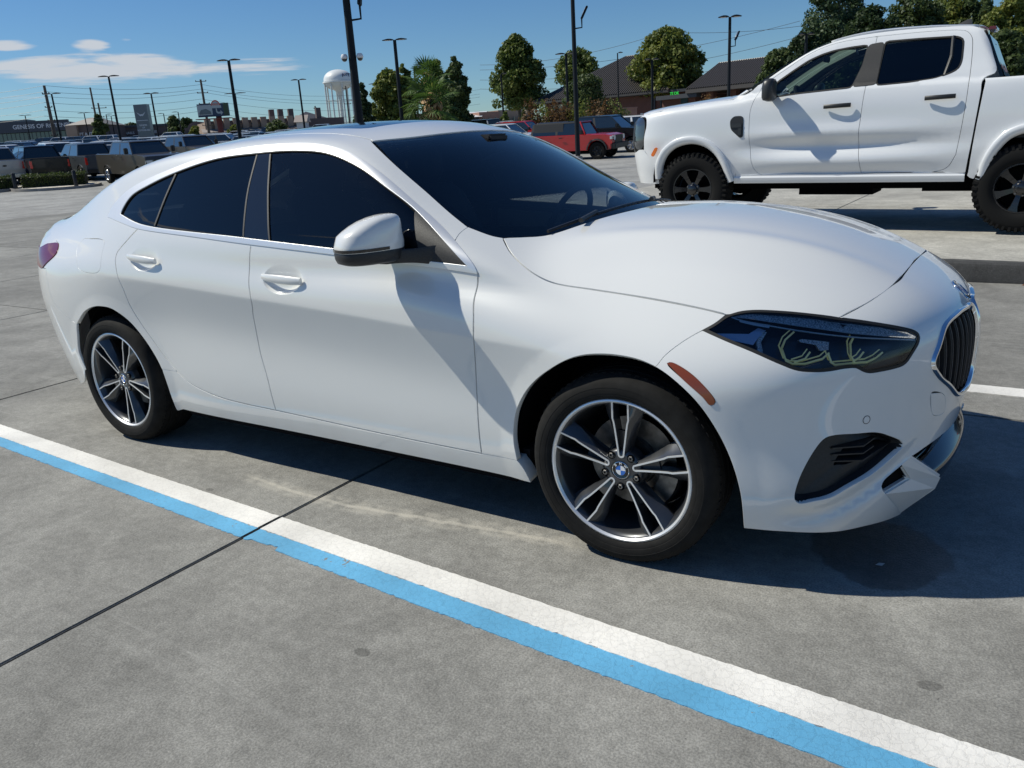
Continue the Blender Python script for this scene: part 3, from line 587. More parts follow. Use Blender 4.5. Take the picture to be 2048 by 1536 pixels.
# quarter and side frame up over the doors to the A pillar
DI = np.array([[1.488, -.535, 1.345], [1.42, -.535, 1.36], [1.25, -.53, 1.382], [1.0, -.53, 1.392], [.7, -.53, 1.385], [.4, -.535, 1.36], [.15, -.545, 1.325], [-.15, -.57, 1.25], [-.4, -.60, 1.165], [-.55, -.63, 1.10], [-.66, -.66, 1.055], [-.78, -.62, 1.03]])
top = DI[::-1]
dropQ = cut('drop', CV['drop'][0], CV['pilcut'][-1])
CV['tailin'] = [CV['tail'][1], CV['tail'][2], CV['tail'][3]]
wsS = np.array(CV['wsside'])
corner = np.array([[-.78, -.62, 1.03], [-.66, -.72, 1.0], [-.50, -.77, .965], CV['tail'][1]])
CVq = np.array([CV['tail'][3], [-.49, -.855, .835], CV['rbcut'][-1]])
panel('side_frame', [('belt_q', False, .0012), ('rdoor', False, G_), ('qsill', True, .0012), ('arch_r_up', True, 0.), ('rbcut', False, .0012), (CVq, True, .0012), ('tailin', True, .001), (corner, True, .0015), (top, False, .0015), (wsS, False, .002), ('pilcut', False, .0012), (dropQ, True, .001)], M60, 'white_paint', car, feats=FE+FAR, step=.024, holes=[closed(on_body(CV['fuel']), .0012)], hole_depth=.006)
panel('fuel_flap', [(np.vstack([on_body(CV['fuel']), on_body(CV['fuel'])[:1]]), False, .0012)], M60, 'white_paint', car, both=False, step=.02, depth=.006)
# roof, screen, hood
half = lambda P: np.vstack([P, flipy(P[::-1])])
hdr = np.array([[1.500, -.545, 1.343], [1.57, -.40, 1.36], [1.615, -.2, 1.37], [1.63, 0, 1.373]])
rfr = np.array([[.15, -.555, 1.33], [.12, -.3, 1.35], [.11, 0, 1.355]])
SR = np.array([[1.32, -.40, 1.4], [1.40, 0, 1.4], [1.32, .40, 1.4], [.62, .41, 1.4], [.60, 0, 1.4], [.62, -.41, 1.4]])
def rrect(x0, x1, y, r, bow=.05):
    P = []
    for cx, cy, a0 in ((x1-r, -y+r, -90), (x1-r, y-r, 0), (x0+r, y-r, 90), (x0+r, -y+r, 180)):
        for k in range(5): a = math.radians(a0+22.5*k); P.append([cx+r*math.cos(a), cy+r*math.sin(a), 1.4])
        if a0 == -90: P.append([x1+bow, 0, 1.4])
        if a0 == 90: P.append([x0-.01, 0, 1.4])
    return np.array(P)
SRo = rrect(.62, 1.36, .42, .06)
panel('roof', [(half(hdr), False, .002), (flipy(DI[:7]), False, .0015), (half(rfr)[::-1], False, .002), (DI[:7][::-1], False, .0015)], MZ, 'white_paint', car, both=False, holes=[closed(SRo, .002)], step=.035)
panel('sunroof', [(np.vstack([SRo, SRo[:1]]), False, .003)], MZ, 'gloss_black', car, both=False, step=.04, off=-.001)
bl = np.array([[-.60, -.63, 1.07], [-.66, -.3, 1.07], [-.67, 0, 1.07]])
panel('rear_window', [(half(rfr), False, .004), (flipy(DI[6:10]), False, .004), (half(np.array([DI[9], [-.62, -.3, 1.08], [-.64, 0, 1.08]]))[::-1], False, .004), (DI[6:10][::-1], False, .004)], MZ, 'glass_side', car, both=False, step=.04, off=-.003)
wl = np.array(CV['wslow'])[:6]; wl = np.vstack([wl, [[2.40, -.2, 1.012], [2.42, 0, 1.012]]])
CV['ws_low'] = wl
# the screen continues under the hood's rear edge
wlo = wl+np.array([.045, 0, -.03]); wlo[0] = wl[0]; wlo[1] = wl[1]+np.array([.02, .0, -.01])
FGR = lambda x, y, z: Fgr(x, y, z)
panel('windscreen', [(half(hdr), False, .003), (flipy(np.vstack([DI[:1], wsS[1:]])), False, .003), (half(wlo)[::-1], False, 0.), (np.vstack([DI[:1], wsS[1:]])[::-1], False, .003)], MZ, 'glass_screen', car, both=False, step=.04, off=-.004, fn=FGR, depth=.004)
wsO = chain([(half(hdr), False, .003), (flipy(np.vstack([DI[:1], wsS[1:]])), False, .003), (half(wlo)[::-1], False, 0.), (np.vstack([DI[:1], wsS[1:]])[::-1], False, .003)])
q = MZ.to2(wsO[0]); cc = q.mean(0); inn = []
a = np.roll(q, -1, 0)-np.roll(q, 1, 0); nr = np.stack([a[:, 1], -a[:, 0]], -1); nr /= np.linalg.norm(nr, axis=1)[:, None]
if ((q-cc)*nr).sum() < 0: nr = -nr
wv = np.where(q[:, 0] < 1.66, .055, np.where(q[:, 0] > 2.2, .085, .035)); kk = np.ones(9)/9; wv = np.convolve(np.r_[wv[-4:], wv, wv[:4]], kk, 'valid')
inr = q-nr*wv[:, None]; inr3 = np.stack([inr[:, 0], inr[:, 1], np.full(len(inr), 1.2)], -1)[::3]
fr_me = panel_mesh('screen_border', wsO, MZ, holes=[closed(inr3, 0., .02)], step=.05, off=-.009, fn=FGR, depth=.002, hole_depth=.001); link('screen_border', fr_me, 'gloss_black', car)
hf = np.array(CV['hoodfront'])[:4]; hf = np.vstack([hf, [[3.345, 0, .856]]]); CV['hood_f'] = hf
lt = np.array(CV['lamptop']); il = np.linalg.norm(lt-hf[0], axis=1).argmin()
HFf = resample(half(hf), .012); HFn = HFf[:len(HFf)//2+1]
hl = np.vstack([CV['hoodside'][-1:], lt[2:il], hf[:1]])
hs_ = np.array(CV['hoodside']); 
hrear = np.vstack([wl[::-1][:-3], [[2.175, -.684, 1.0]], hs_[:1]])
panel('hood', [(half(wl[3:][::1])[::1], False, .002), (np.vstack([flipy(wl[3]), flipy(hs_[0])]), False, .002), (flipy(hs_), False, G_), (flipy(hl), False, .0012), (HFf[::-1], False, .0012), (hl, True, .0012), (hs_, True, G_), (np.vstack([hs_[0], wl[3]]), False, .002)], MZ, 'white_paint', car, both=False, step=.028, depth=.02)
cow = np.vstack([wl[3:], [[2.40, 0, 1.0]]])
mbc = MB(); P0 = half(wl); P0 = resample(P0, .05)
mbc.loft([[tuple(p+np.array([-.035, 0, -.012])) for p in P0], [tuple(p+np.array([.03, 0, -.03])) for p in P0], [tuple(p+np.array([.05, 0, -.10])) for p in P0]], closed=False, caps=False); mbc.build('cowl', 'cavity', car, smooth=True)
# shut-line backing: black strips paint in the shade of the gaps
for c, m in (('rdoor', M90), ('bshut', M90), ('fshut', M90), ('rdlow', M90), ('fdlow', M90), ('hoodside', M60), ('bumpshut', M60), ('rbcut', M90), ('pilcut', M60), ('fenlow', M90), ('qsill', M90), ('belt', M90)):
    ribbon(c, m, .034 if c != 'belt' else .05, -.0165, 'seal', 'gap_shade_strip' if 'hood' not in c and 'bump' not in c else 'panel_gap_shade', car)
ribbon([(half(hf), False, 0)], MZ, .04, -.014, 'seal', 'panel_gap_shade', car, mirror=False)
ribbon([(DI[:7], False, 0)], M60, .02, -.006, 'seal', 'roof_ditch', car)
ribbon([(np.vstack([on_body(CV['fuel']), on_body(CV['fuel'])[:1]]), False, 0)], M60, .02, -.006, 'seal', 'flap_gap_shade', car, mirror=False)
# side glass
gt = np.array(CV['glasstop']); gl = np.array(CV['glasslow'])
gto = gt.copy(); out_loop = [('drop', False, 0.), ('belt', True, 0.)]
gP, gG = chain([(gt, False, 0.), (gl, True, 0.)])
tm = panel_mesh('window_trim', chain([('drop', False, .001), ('belt', True, .001)]), M60, holes=[(gP, [0.]*len(gP))], step=.03, off=.0035, depth=.004, hole_depth=.010, edge_round=.003)
to = link('window_trim', tm, 'satin_chrome', car); both(to)
dq, b1, b2, sl = [np.array(CV[k]) for k in ('divq', 'divb1', 'divb2', 'sail')]
def glasspoly(a_top, b_top, a_low, b_low, left=None, right=None):
    it = []
    t = cut(gt, a_top, b_top); l = cut(gl, a_low, b_low)
    it.append((t, False, 0.002))
    if right is not None: it.append((right, False, 0.002))
    it.append((l, True, 0.002))
    if left is not None: it.append((left, True, .002))
    return it
gk = dict(step=.035, off=-.006, depth=.003)
panel('quarter_glass', glasspoly(gt[0], dq[0], gl[0], dq[-1], None, dq), M60, 'glass_side', car, **gk)
panel('rear_door_glass', glasspoly(dq[0], b1[0], dq[-1], b1[-1], dq, b1), M60, 'glass_side', car, **gk)
panel('pillar_cover', glasspoly(b1[0], b2[0], b1[-1], b2[-1], b1, b2), M60, 'gloss_black', car, step=.035, off=-.003, depth=.003)
panel('front_door_glass', glasspoly(b2[0], sl[0], b2[-1], sl[2], b2, np.array([sl[0], (sl[0]+sl[2])/2, sl[2]])), M60, 'glass_front', car, **gk)
panel('mirror_sail', glasspoly(sl[0], gt[-1], sl[2], gt[-1], np.array([sl[0], (sl[0]+sl[2])/2, sl[2]]), None), M60, 'grain_plastic', car, step=.03, off=.001, depth=.01)
for L_, w in ((dq, .010), (b1, .008), (b2, .008)):
    P = resample(L_, .03); uv = M60.to2(P); P, n, _ = surf_pts(uv, M60, -.003); s = sweep(P, n, [(-w/2, -.004), (-w/2, .0015), (w/2, .0015), (w/2, -.004)], 'window_bar', 'grain_plastic', car); both(s)
# glass rubber along the trim
P, n, _ = surf_pts(M60.to2(gP), M60, 0.); s = sweep(P[::2], n[::2], [(-.004, -.008), (-.004, .0005), (.004, .0005), (.004, -.008)], 'glass_rubber', 'seal', car, closed_=True); both(s)
# ------------------------------------------------------------------ front bumper with its openings
kid = np.array([[3.53, -.030, .715], [3.522, -.10, .724], [3.505, -.22, .727], [3.481, -.345, .710], [3.472, -.40, .665], [3.466, -.428, .625], [3.477, -.40, .588], [3.50, -.32, .535], [3.521, -.236, .484], [3.533, -.15, .470], [3.545, -.06, .472], [3.547, -.028, .50], [3.548, -.022, .60]])
fogP = on_body(CV['fog'], MF)
towP = on_body(CV['tow'], MF)
sm = np.array(CV['seam']); lg = np.array(CV['lgtop'])[:4]; lg = np.vstack([lg, [[3.53, 0, .362]]])
lamp_edge = np.array(CV['lamplow']); bumptop_l = np.vstack([hf[:1], lt[il+1:]])
mk = on_body(CV['marker'], M60)
CV['bl'] = CV['bumplow']
RS = closed(kid, 0., .008)
hB = [RS, closed(fogP, 0., .010), closed(towP, .0012, .008), closed(mk, .001, .008)]
fogf = [np.array([[3.19, -.80, .235], [3.26, -.74, .235], [3.33, -.66, .25], [3.40, -.56, .30]])+np.array([0, 0, d]) for d in (-.03, 0)]
bouter = chain([(half(hf)[len(hf)-1:][::-1] if False else HFn[::-1], False, .0012), (bumptop_l, False, .002), ('lamplow', False, .002), ('bumpshut', False, .0012), ('arch_f_low', False, 0.), (np.vstack([CV['arch_f_low'][-1], CV['bl']]), False, 0.), (sm, False, 0.), (lg, False, 0.), (np.array([lg[-1], [3.55, 0, .6], [3.52, 0, .75], hf[-1]]), False, None)])
bm_ = panel_mesh('front_bumper', bouter, MF, holes=hB, step=.02, depth=.02, hole_depth=.015, feats=FAF)
link('front_bumper', bm_, 'white_paint', car); link('front_bumper', mirror_me(bm_, 'front_bumper'), None, car)
panel('tow_cover', [(np.vstack([towP, towP[:1]]), False, .0012)], MF, 'white_paint', car, both=False, step=.02, depth=.006)
panel('side_marker', [(np.vstack([mk, mk[:1]]), False, .001)], M60, 'amber_lens', car, off=.002, step=.02, depth=.008)
ribbon([(np.vstack([towP, towP[:1]]), False, 0)], MF, .012, -.005, 'seal', 'panel_gap_shade', car, mirror=False)  # black strip paints the shade in the gap round the cover
sc = on_body(CV['sensor'], MF)[0]; P, n, _ = surf_pts(MF.to2(sc[None]), MF); n = Vector(n[0]); Mq = Matrix.Translation(Vector(P[0])) @ n.to_track_quat('Z', 'Y').to_matrix().to_4x4()
for mm in (Mq,):
    o = MB().lathe([(.0125, .0), (.0125, .0004), (.0108, .0004), (.0108, 0.)], 24, M=mm).build('sensor_ring', 'seal', car, True); both(o)
    o = MB().lathe([(.0102, -.002), (.0102, .0008), (0, .0012)], 24, M=mm).build('parking_sensor', 'white_paint', car, True); both(o)
# kidney grille: chrome frame, black back, vertical bars
kr, kn, _ = surf_pts(MF.to2(RS[0]), MF); 
for side in (1, -1):
    Pk = kr if side == 1 else flipy(kr); Nk = kn if side == 1 else flipy(kn)
    sg = -side
    prof = [(.004*sg, -.012), (.004*sg, .003), (.001*sg, .007), (-.005*sg, .008), (-.011*sg, .002), (-.020*sg, -.040), (-.018*sg, -.042)]
    grl = empty('x'); bpy.data.objects.remove(grl)
    fr = sweep(Pk, Nk, prof, 'kidney_frame', 'chrome', car, closed_=True)
    back = panel_mesh('grille_back', (kr, [0.]*len(kr)), MF, step=.03, off=-.06, depth=.0)
    if side == -1: back = mirror_me(back, 'grille_back')
    link('grille_back', back, 'cavity', fr)
    y0s = np.linspace(-.395, -.06, 8)
    for yy in y0s:
        # vertical extent of the opening at this y
        k2 = kr[:, 1:3]; zs = []
        for i in range(len(k2)):
            a, b = k2[i], k2[(i+1) % len(k2)]
            if (a[0]-yy)*(b[0]-yy) < 0: zs.append(a[1]+(b[1]-a[1])*(yy-a[0])/(b[0]-a[0]))
        if len(zs) < 2: continue
        z0, z1 = min(zs)+.012, max(zs)-.012; rings = []; edg = []
        for zz in np.linspace(z0, z1, 9):
            ang = math.atan2(-yy, .80); xx = float(surf_pts(np.array([[math.atan2(-yy, 3.5-2.62)*.8, zz]]), MF)[0][0, 0])
            yq = yy
            rings.append([(xx-.010, side*(yq-.004), zz), (xx-.006, side*yq, zz), (xx-.010, side*(yq+.004), zz), (xx-.026, side*(yq+.002), zz), (xx-.026, side*(yq-.002), zz)]); edg.append((xx-.0055, side*yq, zz))
        mb = MB(); mb.loft(rings); mb.build('grille_bar', 'black_plastic', fr, smooth=True, sharp=50); MB().tube(edg, .0016, 6).build('bar_highlight', 'bar_highlight_grey', fr, True)  # grey tube along each bar's front edge paints its highlight
# fog recess
P2, n2, _ = surf_pts(MF.to2(closed(fogP, 0, .012)[0]), MF); cen = P2.mean(0)
rings = []
for k, d in ((1.0, -.004), (.985, -.02), (.93, -.035)): rings.append([tuple(cen+(p-cen)*k+nn*d) for p, nn in zip(P2, n2)])
inc = cen+np.array([.05, .03, .02])
for k, d in ((.60, -.040), (.56, -.075)): rings.append([tuple(inc+(p-cen)*np.array([k, k, k*.62])+nn*d) for p, nn in zip(P2, n2)])
mb = MB(); mb.loft(rings, caps=False); ds = mb.build('air_duct', 'black_plastic', car, smooth=True, sharp=25); both(ds)
mb = MB(); mb.loft([rings[-1], [tuple(inc+np.array([-.09, .05, 0])+(np.array(p)-inc)*.5) for p in rings[-1]]]); ds = mb.build('duct_cavity', 'cavity', car); both(ds)
for k in range(3):
    a = inc+np.array([-.075, -.030, .022-.020*k]); b = inc+np.array([.020, .062, .036-.024*k])
    mb = MB(); mb.loft([[tuple(q+np.array([-.01, .01, 0])+np.array([0, 0, h])+np.array([.02, -.02, 0])*w) for w, h in ((0, 0), (1, -.004), (1, .000), (0, .006))] for q in (a-np.array([.03, 0, 0]), (a+b)/2-np.array([.0, .01, 0]), b-np.array([.03, 0, 0]))])
    s = mb.build('duct_slat', 'black_plastic', ds); both(s)
# lower grille, lip and corner blades
lgl = np.array([[3.36, -.64, .34], [3.441, -.502, .345], [3.50, -.309, .362], [3.53, 0, .366]]); lgb = np.array([[3.38, -.60, .16], [3.44, -.46, .15], [3.49, -.3, .15], [3.51, 0, .15]])
panel('lower_grille', [(half(lgl), False, 0.), (half(lgb)[::-1], False, 0.)], MF, 'cavity', car, both=False, off=-.075, step=.04, depth=.0)
for k, zz in enumerate((.335, .30, .265)):
    P = [[3.52, y, zz] for y in np.linspace(-.47, .47, 25)]; P, n, _ = surf_pts(MF.to2(P), MF, -.05)
    sweep(P, n, [(-.004, -.02), (-.003, .012), (.003, .012), (.004, -.02)], 'lower_bar', 'gloss_black', car)
P = np.array([[3.5, y, .212] for y in np.linspace(-.365, .365, 41)]); uv = MF.to2(P); P, n, _ = surf_pts(uv, MF, 0.)
P[:, 0] += .028*(1-(P[:, 1]/.4)**2)
sweep(P, n, [(-.066, -.05), (-.060, -.002), (-.046, .010), (.0, .012), (.030, .0), (.045, -.03), (.046, -.06)], 'front_lip', 'gloss_black', car)
bC, bB, bE, bD = [np.array(q) for q in CV['blade']]; sA, sG = sm[0], sm[2]
def quadblade(s):
    f = (lambda p: p) if s == 1 else (lambda p: p*np.array([1, -1, 1]))
    sD = sm[-1]; inn = np.array([-.03, .05, -.0])
    top = [sA, bB, bC, sD]
    sH = sm[6]; back = np.array([-.035, .06, 0]); dn = np.array([-.01, .01, -.012])
    V = [f(p) for p in (sA, sG, bE, bB, bC, sH, sD, sA+back+dn, bB+back+dn, bC+back, sD+back, bE+back*.6, sG+back*.5)]
    Fc = [(0, 1, 2, 4, 3), (5, 6, 4, 2), (0, 3, 8, 7), (3, 4, 9, 8), (4, 6, 10, 9), (2, 5, 11), (1, 12, 11, 2)]
    mb = MB(); mb.add(V, Fc); return mb.build('corner_blade', 'white_paint', car, smooth=False, bevel=.007)
quadblade(1); quadblade(-1)
# small vent behind the blade
V = [p+np.array([-.012, .02, 0]) for p in (sm[2], sm[3], sm[4], sm[5], sm[6], sm[7], bE)]
mb = MB(); mb.add(V, [(0, 1, 2, 3, 4, 6), (4, 5, 6)]); o = mb.build('vent_cavity', 'cavity', car); both(o)
# ------------------------------------------------------------------ headlamps
lo_ = np.array(CV['lamptop']); ll = np.array(CV['lamplow']); lampP, lampG = chain([(lo_, False, .0015), (ll, False, .0015)], .01)
def lampset(s):
    fy = (lambda me: me) if s == 1 else (lambda me: mirror_me(me, me.name))
    me = panel_mesh('headlight', (lampP, [.0015]*len(lampP)), MF, step=.025, off=-.0015, depth=.02)
    L = link('headlight', fy(me), 'lens_clear', car)
    me = panel_mesh('lamp_housing', (lampP, [.002]*len(lampP)), MF, step=.025, off=-.052, depth=-.045, edge_round=0.)
    link('lamp_housing', fy(me), 'lamp_black', L)
    # dark border round the lens
    P, n, _ = surf_pts(MF.to2(lampP), MF); 
    if s == -1: P, n = flipy(P), flipy(n)
    sweep(P, n, [(.004, -.012), (.004, -.001), (-.008, .0002), (-.008, -.012)] if s == -1 else [(-.004, -.012), (-.004, -.001), (.008, .0002), (.008, -.012)], 'lamp_border', 'seal', L, closed_=True)
    def plate(k, m, th, name):
        P = np.array(CV['L_'+k]); P = P if s == 1 else flipy(P); nn = np.array([.45, -.85*s, .25]); nn /= np.linalg.norm(nn)
        mb = MB(); mb.loft([[tuple(p-nn*th) for p in P], [tuple(p) for p in P]]); mb.build(name, m, L, smooth=True)
    plate('brow', 'lamp_silver', .012, 'daytime_bar'); plate('bar', 'lamp_white', .006, 'turn_strip')
    plate('wedge', 'lamp_sky_reflection', .01, 'reflector'); plate('post', 'lamp_silver', .02, 'reflector'); plate('pod', 'lamp_silver', .02, 'projector'); plate('dark', 'lamp_brown', .01, 'lamp_bezel')
    mb = MB(); P = np.array(CV['L_strip']); P = P if s == 1 else flipy(P); mb.tube(resample(P, .02), .0022, 6); mb.build('lamp_edge', 'lamp_white', L, smooth=True)
    for grp, rr in ((('g1', 'g1b'), .0042), (('g2', 'g2b', 'g2c'), .0042)):
        mb = MB()
        for g in grp:
            P = np.array(CV['L_'+g]); P = P if s == 1 else flipy(P); mb.tube([tuple(p) for p in P], rr*.85, 4)
            mb.tube([tuple(p+np.array([-.010, .007*s, .006])) for p in P], rr*.55, 4)
        mb.build('light_guide', 'guide', L)
    if s == 1:
        a, b = [np.array(q) for q in CV['L_txt']]; me = text_mesh('BMW LED', .011, .0003, True); o = link('lamp_lettering', me, 'badge_white', L)
        ex = Vector(b-a).normalized(); nz = Vector((.35, -.6, .72)); nz = (nz-ex*nz.dot(ex)).normalized(); ey = nz.cross(ex)
        M = Matrix([[ex[i], ey[i], nz[i], 0] for i in range(3)]+[[0, 0, 0, 1]]); M.translation = Vector((a+b)/2)+nz*.003; me.transform(M)
lampset(1); lampset(-1)
# hood badge
def roundel(c, n, r, name, parent, up=Vector((0, 0, 1)), letters=True, sc=1.):
    n = Vector(n).normalized(); ex = up.cross(n).normalized(); ey = n.cross(ex); M = Matrix([[ex[i], ey[i], n[i], c[i]] for i in range(3)]+[[0, 0, 0, 1]])
    b = MB().lathe([(r, -.004), (r, .0015), (r*.96, .002), (r*.94, .0012)], 40, M=M).build(name, 'chrome', parent, True)
    MB().lathe([(r*.95, .0004), (r*.6, .0010), (0, .0010)], 40, M=M).build('badge_ring', 'gloss_black', b, True)
    for k in range(4):
        MB().add([M @ Vector((0, 0, .0016))]+[M @ Vector((r*.56*math.cos(a), r*.56*math.sin(a), .0016)) for a in np.linspace(k*PI/2, (k+1)*PI/2, 10)], [(0, i, i+1) for i in range(1, 10)]).build('badge_quarter', 'badge_white' if k % 2 == 0 else 'badge_blue', b)
    MB().lathe([(r*.60, .0012), (r*.58, .002), (r*.56, .0012)], 40, M=M).build('badge_rim', 'chrome', b, True)
    for ch, a in (('B', 138), ('M', 90), ('W', 42)):
        me = text_mesh(ch, r*.40, .0004, True); a = math.radians(a)
        T = M @ Matrix.Translation((r*.775*math.cos(a), r*.775*math.sin(a), .0016)) @ Matrix.Rotation(a-PI/2, 4, 'Z'); me.transform(T); link('badge_letter', me, 'badge_white', b)
    return b
e0 = np.array([3.49, 0, .762]); P, n, _ = surf_pts(MF.to2(e0[None]), MF); roundel(P[0], n[0], .041, 'hood_badge', car)
# ------------------------------------------------------------------ rear: bumper, lamps, boot
rb = np.array([[-.276, -.882, .339], [-.33, -.88, .28], [-.45, -.855, .235], [-.62, -.78, .22], [-.80, -.5, .22], [-.86, 0, .22]])
tl = [CV['tail'][0], [-.66, -.775, .93], [-.80, -.60, .94], [-.92, -.30, .95], [-.965, -.22, .94]]
tb = [CV['tail'][3], [-.56, -.84, .838], [-.62, -.80, .85], [-.78, -.66, .86], [-.90, -.42, .855], [-.95, -.25, .86]]
panel('tail_light', [(np.array(tl), False, .001), (np.array([tl[-1], tb[-1]]), False, .001), (np.array(tb[::-1]), False, .001), (np.array([CV['tail'][3], CV['tail'][2], CV['tail'][1], CV['tail'][0]]), False, .001)], MR, 'red_lens', car, off=.004, step=.025, depth=.02)
panel('rear_bumper', [(CVq, False, .001), (np.array([CV['rbcut'][-1], CV['rbcut'][-1]]), False, .001)][:1]+[('rbcut', True, .0012), ('arch_r_b', True, 0.), (rb, False, 0.), (np.array([rb[-1], [-.97, 0, .5], [-.965, 0, .86]]), False, None), (np.array([[-.965, 0, .86], tb[-1]]), False, .001), (np.array(tb[::-1]), False, .001)], MR, 'white_paint', car, step=.035, depth=.010)
panel('boot_lid', [(corner[::-1][:4], False, .001), (np.array([corner[0], [-.88, -.35, 1.035], [-.96, 0, 1.03]]), False, .001), (np.array([[-.97, 0, 1.0], [-.965, 0, .87]]), False, None), (np.array([[-.965, 0, .87], tl[-1]]), False, .001), (np.array(tl[::-1]), False, .001)], MR, 'white_paint', car, step=.035, depth=.01)
dk = np.array([[-.66, -.66, 1.055], [-.64, -.3, 1.08], [-.655, 0, 1.08]])
panel('boot_top', [(half(np.array([DI[9], [-.62, -.3, 1.08], [-.64, 0, 1.08]])), False, .001), (flipy(DI[9:]), False, .001), (half(np.array([[-.78, -.62, 1.03], [-.88, -.35, 1.035], [-.96, 0, 1.03]]))[::-1], False, .001), (DI[9:][::-1], False, .001)], MZ, 'white_paint', car, both=False, step=.04)
# ------------------------------------------------------------------ under the skin: wheel wells, floor, engine bay block, cabin
for (cx, cz, r) in (RAC, FAC):
    for s in (1, -1):
        mb = MB(); rr = r+.012; A = np.linspace(math.radians(-14), math.radians(194), 30)
        mb.loft([[(cx+rr*math.cos(a), s*y, cz+rr*math.sin(a)) for a in A] for y in (-.825, -.50)], closed=False, caps=False)
        mb.add([(cx, s*-.50, cz)]+[(cx+(rr+.02)*math.cos(a), s*-.50, cz+(rr+.02)*math.sin(a)) for a in A], [(0, i, i+1) for i in range(1, 30)])
        mb.build('wheel_arch_liner', 'cavity', car, True, 60)
mb = MB(); mb.box(-.72, -.32, -.52, .52, .26, .80); mb.box(.46, 2.26, -.83, .83, .185, .22); mb.box(-.4, 3.3, -.49, .49, .20, .26); mb.box(3.08, 3.36, -.55, .55, .20, .60); mb.box(2.35, 3.1, -.49, .49, .3, .82); mb.build('underbody', 'cavity', car)
mb = MB(); mb.box(-.30, 2.30, -.80, .80, .25, .30); mb.box(.46, 2.12, -.815, -.77, .24, .86); mb.box(.46, 2.12, .77, .815, .24, .86); mb.box(-.55, .42, -.66, .66, .30, .98)
mb.build('cabin_floor', 'interior', car)
rings = []
for x, z, w in ((1.86, .80, .72), (1.90, .93, .74), (2.05, .965, .74), (2.25, .955, .68), (2.38, .93, .5)): rings.append([(x+.06*(1-abs(t)**2), t*w, z+.008*math.cos(t*2)) for t in np.linspace(-1, 1, 17)])
mb = MB(); mb.loft(rings, closed=False, caps=False); mb.box(1.9, 2.3, -.74, .74, .5, .80); mb.build('dashboard', 'interior', car, True)
def seat(x, y, rear=False):
    w = .25; mb = MB(); sup = lambda cx, cz, a, b, yy, n=3: [(cx+a*np.sign(math.cos(t))*abs(math.cos(t))**(2/n), yy, cz+b*np.sign(math.sin(t))*abs(math.sin(t))**(2/n)) for t in np.linspace(0, 2*PI, 16, endpoint=False)]
    for yy, k in ((-w, .6), (-w*.8, 1), (0, .85), (w*.8, 1), (w, .6)): pass
    mb.loft([sup(x+.05, .52, .26*k, .09*k, y+yy) for yy, k in ((-w, .7), (-w*.85, 1), (0, .9), (w*.85, 1), (w, .7))])
    mb2 = MB(); R_ = []
    for h, hw, th in ((.0, .22, .08), (.15, .25, .09), (.35, .26, .08), (.52, .22, .06), (.58, .15, .03)):
        R_.append([(x-.19-h*.36+th*math.cos(t), y+hw*np.sign(math.sin(t))*abs(math.sin(t))**.6, .55+h) for t in np.linspace(0, 2*PI, 20, endpoint=False)])
    mb2.loft(R_); s = mb.build('seat', 'interior', car, True); mb2.build('backrest', 'interior', s, True)
    R_ = [[(x-.43+tt*math.cos(t), y+hw*math.sin(t), 1.14+h) for t in np.linspace(0, 2*PI, 14, endpoint=False)] for h, hw, tt in ((0, .10, .03), (.05, .135, .05), (.13, .13, .045), (.17, .09, .02))]
    mb3 = MB(); mb3.loft(R_); mb3.build('headrest', 'interior', s, True)
seat(1.45, -.36); seat(1.45, .36); seat(.62, -.34); seat(.62, .34)
# steering wheel (left-hand drive)
Ms = Matrix.Translation((1.83, .37, .93)) @ Matrix.Rotation(math.radians(-66), 4, 'Y')
V = []; mb = MB(); mb.tube([Ms @ Vector((.178*math.cos(t), .178*math.sin(t), 0)) for t in np.linspace(0, 2*PI, 33)], .014, 8, caps=False)
for a in (0, 180, 270): mb.tube([Ms @ Vector((0, 0, -.01)), Ms @ Vector((.17*math.sin(math.radians(a)), .17*math.cos(math.radians(a)), 0))], .014, 6)
mb.tube([Ms @ Vector((0, 0, .01)), Ms @ Vector((0, 0, -.02))], .06, 16); mb.tube([Ms @ Vector((0, 0, 0)), Ms @ Vector((0, 0, -.3))], .03, 8)
mb.build('steering_wheel', 'interior', car, True)
mb = MB(); mb.loft([[(1.70+.02*math.cos(t)-0*.0, .0+.12*math.sin(t), 1.235+.035*math.cos(t)) for t in np.linspace(0, 2*PI, 14, endpoint=False)], [(1.73+.015*math.cos(t), .0+.11*math.sin(t), 1.240+.03*math.cos(t)) for t in np.linspace(0, 2*PI, 14, endpoint=False)]]); mb.tube([(1.72, 0, 1.26), (1.70, 0, 1.31)], .012); mb.build('rear_view_mirror', 'interior', car, True)
mb = MB(); mb.box(1.64, 1.72, -.07, .07, 1.30, 1.345); mb.build('camera_housing', 'interior', car, bevel=.008)
# windscreen wipers resting at the base
for ya, yb, x0 in ((.50, -.05, 2.33), (.02, -.55, 2.34)):
    P = np.array([[2.345-.13*(t/.75)**2, t, 1.1] for t in np.linspace(ya, yb, 12)]); P2, n2, _ = surf_pts(MZ.to2(P-np.array([.015, 0, 0])), MZ, .014, fn=FGR); mb = MB(); mb.tube(P2, .006, 6); mb.tube([tuple(P2[6]+n2[6]*.01), tuple(P2[9]+np.array([.05, 0, .012]))], .009, 6); mb.build('wiper', 'black_plastic', car)
